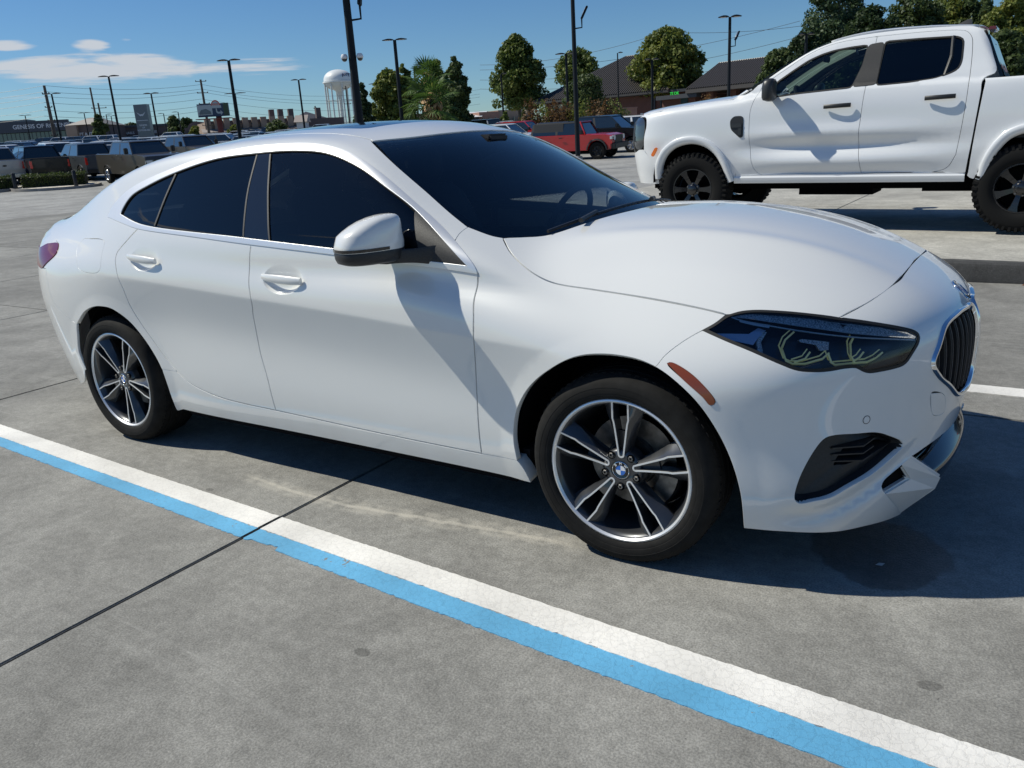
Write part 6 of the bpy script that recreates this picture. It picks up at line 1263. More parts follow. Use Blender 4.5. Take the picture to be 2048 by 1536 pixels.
    tz0, tz1 = (P['belt']-.50, P['belt']-.10) if P['bed'] and style != 'sedan' else (P['belt']-.32, P['belt']-.10)
    for s in (-1, 1):
        MB().box(b-.012, b+.10, s*(W-.10)-.03, s*(W-.10)+.085, tz0, tz1).build('tail_light', 'red_lamp', t, bevel=.02)
        MB().box(f-.14, f+.006, s*(W-.20)-.17, s*(W-.20)+.15, P['nose']-.20, P['nose']-.02).build('headlight', 'head_lamp', t, bevel=.02)
        MB().box(wsb-.20, wsb-.02, s*(W+.13)-.10, s*(W+.13)+.08, zb2+.0, zb2+.20+(.10 if style == 'heavy' else 0)).build('side_mirror', 'trim_black', t, bevel=.03)
    mb = MB(); mb.box(f-.1, f+.012, -W+.42, W-.42, P['nose']*.62, P['nose']-.0); mb.box(f-.1, f+.03, -W+.1, W-.1, zb+.02, zb+.16); mb.build('grille', 'trim_black', t, bevel=.01)
    if P['bed'] and style != 'sedan':
        MB().box(b-.10, b+.05, -W+.06, W-.06, zb+.02, zb+.20).build('rear_bumper', 'alloy' if pmat in ('silver', 'bronze') else 'trim_black', t, bevel=.02)
        mb = MB(); mb.box(b-.018, b+.01, -W+.20, W-.20, P['bed']-.55, P['bed']-.03); mb.build('tailgate', pm, t, bevel=.012)
        MB().lathe([(.11, .0), (.09, .012), (0, .012)], 20, 'X', M=Matrix.Translation((b-.016, 0, P['bed']-.30)) @ Matrix.Diagonal((-1, 1, .45, 1))).build('tailgate_badge', 'trim_black', t)
    else: MB().box(b-.05, b+.1, -W+.08, W-.08, zb+.05, zb+.20).build('rear_bumper', 'trim_black', t, bevel=.02)
    for s in (-1, 1):
        mb = MB(); 
        for xh in (xm+.18, xm-.95): mb.box(xh-.02, xh+.16, s*(W+.012)-.012, s*(W+.012)+.012, P['belt']-.17, P['belt']-.13)
        mb.build('door_handle', 'trim_black', t)
    for xs in (P['wf'], P['wr']):
        for s in (-1, 1):
            w = MB().lathe([(r*.62, .20), (r*.64, .02), (r*.60, .0), (r*.55, .03)], 24, 'Y').build('wheel', rim, t, True, 40)
            MB().lathe([(r*.63, .02), (r*.70, -.01), (r*.92, -.005), (r, .03), (r, .22), (r*.6, .24)], 24, 'Y').build('tyre', 'tyre_far', w, True, 40)
            mb = MB()
            for k in range(6 if detail else 5):
                a = 2*PI*k/6; pol = lambda rr, tt, y: (rr*math.cos(a)-tt*math.sin(a), y, rr*math.sin(a)+tt*math.cos(a)); mb.loft([[pol(rr, -ww, .04), pol(rr, 0, .01), pol(rr, ww, .04)] for rr, ww in ((.03, .03), (r*.6, .045))])
            mb.lathe([(.07, .03), (.05, .0), (0, .0)], 12, 'Y'); mb.lathe([(r*.58, .07), (0, .07)], 16, 'Y'); mb.build('spokes', rim, w)
            w.location = (xs, s*(W-.005), r); w.rotation_euler = (0, 0, 0 if s < 0 else PI)
    return t
def park(t, x, y, head, dz=0.):
    """head: compass direction of the nose, degrees anticlockwise from +X"""
    a = math.radians(head); c, s = math.cos(a), math.sin(a); z0 = ground_z(x, y); e = 1.5
    gxx = (ground_z(x+e*c, y+e*s)-ground_z(x-e*c, y-e*s))/(2*e); gyy = (ground_z(x-e*s, y+e*c)-ground_z(x+e*s, y-e*c))/(2*e)
    t.location = (x, y, z0+dz); t.rotation_euler = (math.atan(gyy), -math.atan(gxx), a); return t
NEAR = [
 ('heavy', 'bronze', 'bronze heavy-duty pickup whose chrome front wheel arch disappears behind the white coupe', 'pickup truck', (-38.732, 24.754, 0.265), -11, 'alloy'),
 ('pickup', 'slate', 'slate blue-grey pickup nosed left, its tail hidden by the bronze pickup', 'pickup truck', (-47.329, 26.624, 0.544), 168, 'trim_black'),
 ('pickup', 'black', 'black pickup with its tailgate towards the hedge and a dark bed', 'pickup truck', (-48.39, 24.065, 0.661), 166, 'trim_black'),
 ('pickup', 'silver', 'silver pickup at the left edge with its pale tailgate towards the road', 'pickup truck', (-50.091, 22.31, 0.71), 166, 'alloy'),
 ('pickup', 'white', 'white pickup seen past the bed of the black one', 'pickup truck', (-58.324, 30.738, 1.043), 164, 'trim_black'),
 ('heavy', 'bronze', 'second bronze pickup, only its cab showing right behind the first', 'pickup truck', (-46.314, 33.526, 0.338), -10, 'alloy'),
 ('boxy', 'red', 'red off-road car with a black soft roof', 'off-road car', (-16.906, 34.972, 0.106), 6, 'trim_black'),
 ('pickup', 'dark', 'black pickup with a pale door pillar beside the red off-road car', 'pickup truck', (-17.557, 39.531, 0.002), 4, 'alloy'),
 ('suv', 'white', 'white sport utility between the black pickup and the flower bed', 'car', (-18.922, 48.123, 0.194), 3, 'alloy'),
 ('suv', 'white', 'white sport utility roof showing just above the coupe roof', 'car', (-27.241, 44.096, 1.05), 5, 'alloy'),
 ('suv', 'red', 'red car roof showing beyond the white one over the coupe roof', 'car', (-29.573, 50.092, 1.083), 5, 'alloy'),
]
for st, pm, lb, ct, loc, hd, rim in NEAR:
    t = vehicle(st, pm, lb, ct, rim=rim, roofm='trim_black' if pm == 'red' and st == 'boxy' else None); park(t, loc[0], loc[1], hd); t.scale = (1.08,)*3 if st in ('pickup', 'heavy') and loc[0] < -20 else (1,)*3
    if pm == 'red' and st == 'boxy':
        mb = MB(); 
        for s in (-1, 1): mb.lathe([(.13, .02), (.10, 0), (0, 0)], 16, 'X', M=Matrix.Translation((2.27, s*.66, 1.0)))
        mb.build('round_lamp', 'head_lamp', t)
        mb = MB(); mb.box(2.15, 2.42, -.95, .95, .50, .74); mb.build('front_bumper', 'trim_black', t, bevel=.03)
        mb = MB(); mb.loft([[(x, y, z) for y, z in ((-.87, 1.25), (-.74, 1.80), (0, 1.87), (.74, 1.80), (.87, 1.25))] for x in (-2.02, -.35)]); mb.build('soft_top', 'trim_black', t, bevel=.03)
        mb = MB(); [mb.tube([(.82, s*.87, 1.22), (.52, s*.70, 1.80)], .05, 6) for s in (-1, 1)]; mb.tube([(.52, -.70, 1.80), (.52, .70, 1.80)], .05, 6); mb.build('windscreen_frame', 'paint_red', t)
        mb = MB()
        for cx in (1.45, -1.40):
            for s in (-1, 1): mb.loft([[(cx+.50*math.cos(a), s*y, .42+.50*math.sin(a)), (cx+.58*math.cos(a), s*y, .42+.58*math.sin(a)), (cx+.56*math.cos(a), s*(y+.07), .42+.56*math.sin(a)), (cx+.50*math.cos(a), s*(y+.08), .42+.50*math.sin(a))] for a in np.linspace(.1, PI-.1, 10) for y in (.95,)])
        mb.build('wheel_flare', 'grain_plastic', t)
# dark car behind the display pickup
t = vehicle('suv', 'grey', 'dark grey sport utility with black glass behind the tail of the white pickup', 'car'); t.location = (5.3, 13.2, .22); t.rotation_euler = (0, 0, PI); t.scale = (1.12,)*3
# the crowded far lot: one car of each build, copied
rr_ = random.Random(11)
protos = {}
def pro_car(st):
    if st not in protos: protos[st] = vehicle(st, 'white', 'x', 'x', detail=False)
    return protos[st]
cols = ['white']*14+['silver']*3+['grey']*4+['black']*5+['blue', 'red', 'slate']
cname = dict(white='white', silver='silver', grey='dark grey', black='black', blue='deep blue', red='red', slate='slate')
stn = dict(suv='sport utility', sedan='saloon', pickup='pickup')
first = {}
def lot_copy(st, colr, x, y, head, where):
    src = pro_car(st)
    if st not in first: first[st] = True; t = src
    else: t = copy_tree(src)
    lab = '%s %s %s' % (cname[colr], stn[st], where); t['label'] = lab; t['category'] = 'pickup truck' if st == 'pickup' else 'car'; t['group'] = '%s cars %s' % (cname[colr], where)
    for ch in t.children:
        nm = ch.name.split('.')[0]
        if nm in ('body', 'roof', 'pillar', 'tailgate'):
            ch.material_slots[0].link = 'OBJECT'; ch.material_slots[0].material = MATS['paint_'+colr]
    park(t, x, y, head); return t
ROWS = [((-75.205, 32.346),
 (-52.149, 39.859), 14, 30, 'in the first packed row behind the pickups', ['suv', 'pickup', 'suv']),
 ((-88.788, 38.538),
 (-58.329, 50.827), 18, 30, 'in the second packed row', ['suv', 'sedan', 'pickup']),
 ((-102.527, 45.917),
 (-67.011, 62.703), 20, 210, 'in the third packed row', ['suv', 'sedan']),
 ((-118.232, 54.561),
 (-75.92, 74.492), 20, 30, 'in the fourth packed row', ['suv', 'sedan']),
 ((-134.046, 64.306),
 (-88.474, 88.822), 20, 210, 'in the back row before the shops', ['suv', 'sedan', 'pickup']),
 ((-58.047, 61.433),
 (-41.666, 69.546), 9, 30, 'in the row behind the palms', ['suv', 'sedan'])]
for (x0, y0), (x1, y1), n, head, where, kinds in ROWS:
    for k in range(n):
        f = (k+.5)/n; x = x0+(x1-x0)*f+rr_.uniform(-.3, .3); y = y0+(y1-y0)*f+rr_.uniform(-.3, .3)
        lot_copy(rr_.choice(kinds), rr_.choice(cols), x, y, head+rr_.uniform(-3, 3), where)
for k_, o in protos.items():
    if k_ not in first: print('unused', k_)
# ------------------------------------------------------------------ hedge islands
def foliage(name, P, size, m, parent=None, up=.25, flat=False, seed=1, out=None):
    g = np.random.RandomState(seed); n = len(P); N0 = g.normal(size=(n, 3))
    if out is not None: N0 = N0*.7+out*.9
    N0[:, 2] += up; N0 /= np.linalg.norm(N0, axis=1)[:, None]; T = g.normal(size=(n, 3)); T -= N0*(T*N0).sum(1)[:, None]; T /= np.linalg.norm(T, axis=1)[:, None]; B = np.cross(N0, T)
    s = size*g.uniform(.6, 1.35, (n, 1)); a = P-T*s*.5; c = P+T*s*.5; b = P+B*s*.30+N0*s*.06; d = P-B*s*.30+N0*s*.06
    V = np.stack([a, b, c, d], 1).reshape(-1, 3); me = bpy.data.meshes.new(name); me.vertices.add(4*n); me.vertices.foreach_set('co', V.ravel().astype(np.float32)); me.loops.add(4*n); me.loops.foreach_set('vertex_index', np.arange(4*n, dtype=np.int32)); me.polygons.add(n); me.polygons.foreach_set('loop_start', np.arange(0, 4*n, 4, dtype=np.int32)); me.polygons.foreach_set('loop_total', np.full(n, 4, np.int32)); me.update(); me.validate()
    return link(name, me, m, parent)
def leafmat(name, a, b, c=None, scale=.9):
    m = bpy.data.materials.new(name); m.use_nodes = True; t = m.node_tree; bs = t.nodes['Principled BSDF']; bs.inputs['Roughness'].default_value = .55; bs.inputs['Specular IOR Level'].default_value = .35
    geo = NN(m, 'ShaderNodeNewGeometry'); n = NN(m, 'ShaderNodeTexNoise'); n.inputs['Scale'].default_value = scale; n.inputs['Detail'].default_value = 5; lk(m, geo.outputs['Position'], n.inputs['Vector'])
    ad = NN(m, 'ShaderNodeMath', operation='MULTIPLY_ADD'); lk(m, geo.outputs['Random Per Island'], ad.inputs[0]); ad.inputs[1].default_value = .35; lk(m, n.outputs[0], ad.inputs[2])
    r = NN(m, 'ShaderNodeValToRGB'); r.color_ramp.elements[0].position = .42; r.color_ramp.elements[1].position = .90; r.color_ramp.elements[0].color = (*a, 1); r.color_ramp.elements[1].color = (*b, 1)
    if c: e = r.color_ramp.elements.new(.97); e.color = (*c, 1)
    lk(m, ad.outputs[0], r.inputs[0]); lk(m, r.outputs[0], bs.inputs['Base Color'])
    tr = NN(m, 'ShaderNodeBsdfTranslucent'); lk(m, r.outputs[0], tr.inputs[0]); mx = NN(m, 'ShaderNodeMixShader'); mx.inputs[0].default_value = .35; lk(m, bs.outputs[0], mx.inputs[1]); lk(m, tr.outputs[0], mx.inputs[2]); lk(m, mx.outputs[0], t.nodes['Material Output'].inputs[0]); MATS[name] = m
leafmat('leaf_green', (.045, .080, .018), (.17, .21, .045), (.28, .25, .06)); leafmat('leaf_dark', (.018, .038, .014), (.06, .095, .03)); leafmat('leaf_gold', (.06, .10, .02), (.23, .25, .05), (.30, .26, .06))
leafmat('leaf_oak', (.032, .058, .020), (.11, .15, .045), (.16, .17, .05)); leafmat('leaf_pine', (.028, .055, .024), (.09, .14, .06)); leafmat('leaf_hedge', (.030, .050, .012), (.085, .115, .028)); leafmat('leaf_red', (.06, .045, .018), (.22, .11, .04), (.40, .26, .12), 2.5); leafmat('leaf_palm', (.03, .07, .015), (.10, .17, .03), (.22, .22, .05))
mat('bark', (.10, .085, .07), .9, fn=vary(3, .35, 6, .02, 8)); mat('bark_pale', (.22, .19, .16), .9, fn=vary(3, .35, 6, .02, 8)); mat('gravel_white', (.62, .56, .46), .9, fn=vary(9, .35, 6))
def frame_at(a, b_):
    a = np.array(a[:2]); b_ = np.array(b_[:2]); d = b_-a; L = np.linalg.norm(d); d /= L; return a, d, np.array([-d[1], d[0]]), L
def hedge(a, b_, w, h, label, seed):
    A, d, nrm, L = frame_at(a, b_); g = np.random.RandomState(seed); t = empty('hedge', (A[0], A[1], ground_z(*A)), label=label, cat='hedge')
    n = int(L*900); u = g.uniform(0, L, n); side = g.randint(0, 3, n); v = g.uniform(-w/2, w/2, n); z = g.uniform(.05, h, n)
    v = np.where(side == 0, -w/2+g.normal(0, .035, n), v); z = np.where(side == 1, h+g.normal(0, .04, n)+.03*np.sin(u*5), z); v = np.where(side == 2, w/2+g.normal(0, .03, n), v)
    P = np.stack([A[0]+d[0]*u+nrm[0]*v, A[1]+d[1]*u+nrm[1]*v, z+.10], -1); P[:, 2] += [ground_z(p[0], p[1]) for p in P]; P -= np.array(t.location)[None]
    foliage('leaves', P, .085, 'leaf_hedge', t, seed=seed)
    mb = MB(); R_ = [[tuple(np.array([*(A+d*q+nrm*s*(w/2-.05)), 0])+np.array([0, 0, ground_z(*(A+d*q))+hh])-np.array(t.location)) for s, hh in ((-1, .05), (-1, h), (1, h), (1, .05))] for q in (.04, L/2, L-.04)]; mb.loft(R_); mb.build('branches', 'hedge_core', t)
mat('hedge_core', (.015, .020, .008), .9)
hedge((-43.739, 20.025, 0.677), (-42.85, 20.742, 0.657), 1.2, .62, 'low clipped hedge on the left-hand traffic island at the picture edge', 3) if False else None
def island(corners, label):
    c = np.array([p[:2] for p in corners]); 
    P = resample(np.c_[c, np.zeros(len(c))], .5, closed=True)[:, :2]; cen = P.mean(0); t = empty('traffic_island', (*cen, ground_z(*cen)), label=label, cat='kerbed island'); zz = ground_z(*cen)
    def rg(k, h): return [(cen[0]+(p[0]-cen[0])*k-cen[0], cen[1]+(p[1]-cen[1])*k-cen[1], ground_z(*p)+h-zz) for p in P]
    mb = MB(); mb.loft([rg(1, -.05), rg(1, .12), rg(.995, .15), rg(.975, .15), rg(.97, .08)], caps=False); mb.build('kerb', 'kerb_pale', t, True, 40)
    mb = MB(); mb.add(rg(.975, .10)+[(0, 0, .12)], [(i, (i+1) % len(P), len(P)) for i in range(len(P))]); s = mb.build('white_gravel', 'gravel_white', t); s['kind'] = 'stuff'; return t
island([(-41.515, 19.15, 0.388), (-39.57, 20.399, 0.225), (-39.428, 22.419, 0.322), (-41.527, 23.578, 0.472), (-44.508, 22.896, 0.649), (-44.665, 20.897, 0.633)], 'kerbed island of pale gravel under the long clipped hedge')
island([(-42.366, 17.342, 0.45), (-42.192, 18.713, 0.436), (-42.905, 20.16, 0.543), (-45.027, 20.927, 0.694), (-46.909, 19.445, 0.792)], 'kerbed island at the left edge under the shorter hedge')
hedge((-42.908, 20.308, 0.611), (-41.029, 22.806, 0.543), 1.3, .62, 'long clipped green hedge on the gravel island in front of the pickups', 4)
hedge((-44.201, 18.709, 0.682), (-43.29, 20.052, 0.612), 1.3, .62, 'shorter clipped hedge running out of the picture at the left edge', 5)
for p, lb in (((-42.507, 19.682, 0.571), 'short black bollard between the two hedges'), ((-40.127, 21.627, 0.476), 'short black bollard near the right end of the long hedge')):
    t = empty('bollard', (p[0], p[1], ground_z(p[0], p[1])+.08), label=lb, cat='bollard'); MB().lathe([(.10, 0), (.10, .80), (.085, .82), (0, .83)], 14).build('post', 'trim_black', t, True); MB().lathe([(.11, .0), (.11, .05), (.10, .05)], 14).build('foot', 'trim_black', t, True)
# ------------------------------------------------------------------ trees
def tree(name, base, H, prof, m, label, seed, n=6000, lumps=26, leaf=.30, trunk_h=.18, bark='bark', cat='tree', group=None, trunk_r=.16, lumpr=.30, z=None):
    g = np.random.RandomState(seed); x, y = base[:2]; z0 = ground_z(x, y) if z is None else z; t = empty(name, (x, y, z0), label=label, cat=cat, group=group)
    hs = np.array([p[0] for p in prof]); rs_ = np.array([p[1] for p in prof]); R_ = rs_.max()
    C_ = []
    for k in range(lumps):
        h = g.uniform(hs[0]+.03, hs[-1]-.02); r = np.interp(h, hs, rs_); a = k*2.4+g.uniform(-.5, .5); q = g.uniform(.45, .88); lr = lumpr*R_*g.uniform(.42, 1.15)*(.55+.45*r/R_)
        C_.append((math.cos(a)*max(r-lr*.6, 0)*q**.3, math.sin(a)*max(r-lr*.6, 0)*q**.3, h*H, lr))
    for k in range(6): h = hs[0]+(hs[-1]-hs[0])*(k+.8)/6.6; r = np.interp(h, hs, rs_); C_.append((g.uniform(-.1, .1)*R_, g.uniform(-.1, .1)*R_, h*H, max(r*.62, .12*R_)))
    C_ = np.array(C_); wv = C_[:, 3]**2; idx = g.choice(len(C_), n, p=wv/wv.sum()); D = g.normal(size=(n, 3)); D /= np.linalg.norm(D, axis=1)[:, None]; rad = C_[idx, 3]*(1-.42*g.uniform(0, 1, n)**1.8)*g.normal(1, .07, n)
    P = C_[idx, :3]+D*rad[:, None]*np.array([1, 1, .85]); r_at = np.interp(P[:, 2]/H, hs, rs_, left=0, right=0)*1.10+.15; k = np.hypot(P[:, 0], P[:, 1]) < r_at; P, D = P[k], D[k]
    foliage('crown', P, leaf, m, t, seed=seed, out=D)
    mb = MB(); th = max(trunk_h, hs[0])*H; mb.tube([(0, 0, -.3), (.03, .02, th*.5), (0, .05, th+.1*H), (.05, 0, H*.72)], trunk_r, 9, r1=trunk_r*.25)
    for k in range(9):
        c = C_[g.randint(len(C_))]; s0 = th*.85+g.uniform(0, .25)*H; mb.tube([(0, 0, min(s0, c[2]*.9)), (c[0]*.5, c[1]*.5, min(s0, c[2]*.9)*.5+c[2]*.5), (c[0]*.95, c[1]*.95, c[2])], trunk_r*.38, 5, r1=trunk_r*.10)
    mb.build('trunk', bark, t, True); return t
oval = lambda R_: [(.21, .50*R_), (.27, .88*R_), (.38, R_), (.52, .95*R_), (.68, .78*R_), (.82, .55*R_), (.93, .30*R_), (1.0, .06*R_)]
roundp = lambda R_: [(.23, .5*R_), (.31, .92*R_), (.45, R_), (.65, .92*R_), (.82, .70*R_), (.94, .38*R_), (1.0, .08*R_)]
cone = lambda R_: [(.04, .85*R_), (.15, R_), (.35, .88*R_), (.6, .62*R_), (.82, .32*R_), (1.0, .03*R_)]
TREES = [('maple_tree', (-54.166, 88.555), 11.25, 3.97, 'oval', 'leaf_green', 'broad oval green tree standing alone left of the brown-roofed bank', 21, {'n': 16000, 'lumps': 70, 'leaf': 0.42, 'trunk_r': 0.28}),
 ('oak_tree', (-61.822, 118.971), 10.98, 4.44, 'roundp', 'leaf_green', 'rounded green tree rising behind the left slope of the bank roof', 22, {'n': 12000, 'lumps': 56, 'leaf': 0.5, 'trunk_r': 0.25}),
 ('maple_tree', (-35.093, 90.851), 10.22, 4.7, 'roundp', 'leaf_gold', 'large yellow-green tree in front of the bank between its two roofs', 23, {'n': 20000, 'lumps': 90, 'leaf': 0.42, 'trunk_r': 0.26, 'bark': 'bark_pale'}),
 ('crape_myrtle', (-38.255, 76.781), 5.49, 2.73, 'roundp', 'leaf_oak', 'small dark multi-stem tree against the bank roof behind the tall lamp post', 24, {'n': 6000, 'lumps': 26, 'leaf': 0.28, 'trunk_r': 0.09, 'trunk_h': 0.35}),
 ('cedar_tree', (-41.699, 46.361), 5.34, 1.19, 'cone', 'leaf_dark', 'dark conical evergreen right beside the tall camera pole', 25, {'n': 9000, 'lumps': 30, 'leaf': 0.26}),
 ('oak_tree', (-47.151, 55.88), 6.56, 2.14, 'roundp', 'leaf_gold', 'bushy yellow-topped tree between the dark evergreen and the palms', 26, {'n': 12000, 'lumps': 56, 'leaf': 0.34}),
 ('oak_tree', (-48.874, 60.121), 7.39, 1.41, 'oval', 'leaf_green', 'narrow green tree crown just behind the lamp post left of the palms', 27, {'n': 6000, 'lumps': 24, 'leaf': 0.34}),
 ('oak_tree', (-47.574, 63.617), 7.59, 1.79, 'oval', 'leaf_green', 'yellow-green tree crown directly behind the palms', 28, {'n': 8000, 'lumps': 26, 'leaf': 0.34}),
 ('oak_tree', (-44.22, 62.015), 7.47, 1.63, 'oval', 'leaf_oak', 'dark green tree leaning right of the palms', 29, {'n': 9000, 'lumps': 28, 'leaf': 0.34}),
 ('oak_tree', (-146.713, 88.074), 5.96, 1.58, 'roundp', 'leaf_oak', 'small dark tree beside the crooked utility pole over the shops', 30, {'n': 3000, 'lumps': 14, 'leaf': 0.6}),
 ('oak_tree', (-153.297, 108.782), 5.85, 2.42, 'roundp', 'leaf_oak', 'dark tree rising over the low shops left of the billboard', 31, {'n': 3000, 'lumps': 14, 'leaf': 0.7}),
 ('oak_tree', (-150.855, 110.18), 5.18, 2.63, 'roundp', 'leaf_dark', 'second dark tree over the shops, touching the first on its right', 32, {'n': 3000, 'lumps': 14, 'leaf': 0.7}),
 ('oak_tree', (-179.767, 116.145), 5.84, 3.53, 'roundp', 'leaf_dark', 'low dark tree behind the grey sign tower', 33, {'n': 2500, 'lumps': 14, 'leaf': 0.8}),
 ('oak_tree', (-111.468, 82.568), 2.69, 1.11, 'roundp', 'leaf_gold', 'low pale autumn tree below the left end of the billboard', 34, {'n': 2500, 'lumps': 12, 'leaf': 0.4}),
 ('oak_tree', (-106.032, 86.139), 2.53, 1.43, 'roundp', 'leaf_gold', 'low pale tree in front of the tan shopping centre under the lamp post', 35, {'n': 2500, 'lumps': 12, 'leaf': 0.4}),
 ('oak_tree', (-92.451, 82.67), 2.94, 1.83, 'roundp', 'leaf_oak', 'bushy low tree in front of the right half of the tan shopping centre', 36, {'n': 3500, 'lumps': 14, 'leaf': 0.4}),
 ('young_tree', (-47.219, 74.683), 2.37, 0.6, 'roundp', 'leaf_green', 'small young tree left of the broad oval tree', 37, {'n': 1200, 'lumps': 10, 'leaf': 0.3}),
 ('young_tree', (-45.551, 75.837), 2.44, 0.44, 'oval', 'leaf_green', 'small slim young tree right of the broad oval tree trunk', 38, {'n': 1200, 'lumps': 10, 'leaf': 0.3}),
 ('oak_tree', (-18.604, 77.59), 6.23, 2.29, 'roundp', 'leaf_oak', 'dark oak at the left foot of the wooded bank beside the brown canopy roof', 50, {'n': 15000, 'lumps': 64, 'leaf': 0.3, 'trunk_r': 0.22}),
 ('oak_tree', (-14.571, 70.437), 7.09, 1.84, 'roundp', 'leaf_dark', 'round dark oak above the windscreen of the white pickup', 51, {'n': 15000, 'lumps': 64, 'leaf': 0.3, 'trunk_r': 0.22}),
 ('pine_tree', (-16.257, 86.838), 13.17, 3.63, 'oval', 'leaf_pine', 'tall loose pine rising over the cab of the white pickup', 52, {'n': 15000, 'lumps': 64, 'leaf': 0.3, 'trunk_r': 0.22}),
 ('pine_tree', (-16.282, 94.365), 12.86, 3.12, 'oval', 'leaf_pine', 'second tall pine just right of the loose one', 53, {'n': 15000, 'lumps': 64, 'leaf': 0.3, 'trunk_r': 0.22}),
 ('oak_tree', (-10.233, 73.947), 8.63, 2.86, 'roundp', 'leaf_dark', 'dense dark oak over the pickup roof', 54, {'n': 15000, 'lumps': 64, 'leaf': 0.3, 'trunk_r': 0.22}),
 ('oak_tree', (-7.837, 78.682), 10.13, 3.16, 'roundp', 'leaf_oak', 'broad oak in the middle of the wooded bank', 55, {'n': 15000, 'lumps': 64, 'leaf': 0.3, 'trunk_r': 0.22}),
 ('oak_tree', (-5.661, 85.177), 9.89, 3.12, 'roundp', 'leaf_gold', 'yellowing tree over the rear of the pickup cab', 56, {'n': 15000, 'lumps': 64, 'leaf': 0.3, 'trunk_r': 0.22}),
 ('oak_tree', (-3.354, 83.904), 9.1, 2.6, 'roundp', 'leaf_oak', 'brown-green tree behind the pickup rear window', 57, {'n': 15000, 'lumps': 64, 'leaf': 0.3, 'trunk_r': 0.22}),
 ('oak_tree', (-0.64, 80.717), 9.29, 2.66, 'roundp', 'leaf_gold', 'pale yellow tree at the right edge of the picture', 58, {'n': 15000, 'lumps': 64, 'leaf': 0.3, 'trunk_r': 0.22}),
 ('oak_tree', (-11.427, 64.276), 5.35, 2.05, 'roundp', 'leaf_dark', 'low dark bush-like oak above the pickup front door', 59, {'n': 15000, 'lumps': 64, 'leaf': 0.3, 'trunk_r': 0.22}),
 ('oak_tree', (-6.992, 65.01), 6.1, 2.34, 'roundp', 'leaf_dark', 'low dark oak behind the pickup roof', 60, {'n': 15000, 'lumps': 64, 'leaf': 0.3, 'trunk_r': 0.22}),
 ('oak_tree', (-3.638, 67.056), 5.46, 2.34, 'roundp', 'leaf_dark', 'low dark tree behind the third brake lamp of the pickup', 61, {'n': 15000, 'lumps': 64, 'leaf': 0.3, 'trunk_r': 0.22}),
 ('oak_tree', (-0.363, 69.298), 5.49, 2.16, 'roundp', 'leaf_oak', 'low tree above the dark sport utility at the right edge', 62, {'n': 15000, 'lumps': 64, 'leaf': 0.3, 'trunk_r': 0.22}),
 ('oak_tree', (-14.568, 66.764), 4.04, 1.59, 'roundp', 'leaf_dark', 'low dark tree touching the pickup hood line', 63, {'n': 15000, 'lumps': 64, 'leaf': 0.3, 'trunk_r': 0.22}),
 ('oak_tree', (-210.196, 108.294), 5.92, 5.58, 'roundp', 'leaf_dark', 'far treeline tree behind the glass showroom', 80, {'n': 2000, 'lumps': 12, 'leaf': 0.9}),
 ('oak_tree', (-210.208, 121.484), 7.61, 3.91, 'roundp', 'leaf_dark', 'far tree behind the brown annex roof', 81, {'n': 2000, 'lumps': 12, 'leaf': 0.9})]
for a in TREES:
    nm, base, H, R_, prof, m, lb, seed, kw = a; tree(nm, base, H, dict(oval=oval, roundp=roundp, cone=cone)[prof](R_), m, lb, seed, **kw)
# palms
def palm(base, H, R_, label, seed, z=None):
    g = random.Random(seed); x, y = base[:2]; t = empty('palm_tree', (x, y, ground_z(x, y)), label=label, cat='palm tree'); MB().tube([(0, 0, -.2), (.1, 0, H*.5), (0, .05, H)], .22, 9, r1=.17).build('trunk', 'bark', t, True)
    mb = MB(); V = []; Fc = []
    for k in range(30):
        a = k*2.39996; e = math.radians(80-k*4.6+g.uniform(-8, 8)); d = Vector((math.cos(a)*math.cos(e), math.sin(a)*math.cos(e), math.sin(e))); st = R_*g.uniform(.42, .60); c = Vector((0, 0, H))+d*st-Vector((0, 0, .10*k/30*R_))
        sd = d.cross(Vector((0, 0, 1))).normalized(); up = sd.cross(d).normalized(); fr = R_*g.uniform(.42, .58)
        mb.tube([(0, 0, H), tuple(c)], .03, 4)
        for j in range(17):
            q = math.radians(-105+j*210/16); dr = d*math.cos(q)+sd*math.sin(q); dr = (dr-Vector((0, 0, .30 if k > 12 else .08))).normalized(); w = d.cross(up).normalized() if abs(math.cos(q)) < .2 else (up.cross(dr)).normalized()
            i = len(V); V += [tuple(c), tuple(c+dr*fr*.55+w*.055+up*.04), tuple(c+dr*fr*g.uniform(.85, 1.1)-Vector((0, 0, .12*fr))), tuple(c+dr*fr*.55-w*.055-up*.0)]; Fc.append((i, i+1, i+2, i+3))
    link('frond', mesh('frond', V, Fc), 'leaf_palm', t); mb.build('stalk', 'leaf_palm', t)
    g2_ = np.random.RandomState(seed); P = g2_.normal(0, 1, (500, 3))*np.array([.28, .28, .5])+np.array([0, 0, H-.7]); foliage('dead_frond', P, .5, 'leaf_dry', t, up=-.5, seed=seed)
for a in [((-35.918, 47.319), 4.82, 2.1, 'taller fan palm with a ragged crown beside the lamp post', 3), ((-33.035, 43.729), 3.18, 2.4, 'shorter fan palm in front of the taller one', 4)]: palm(*a)
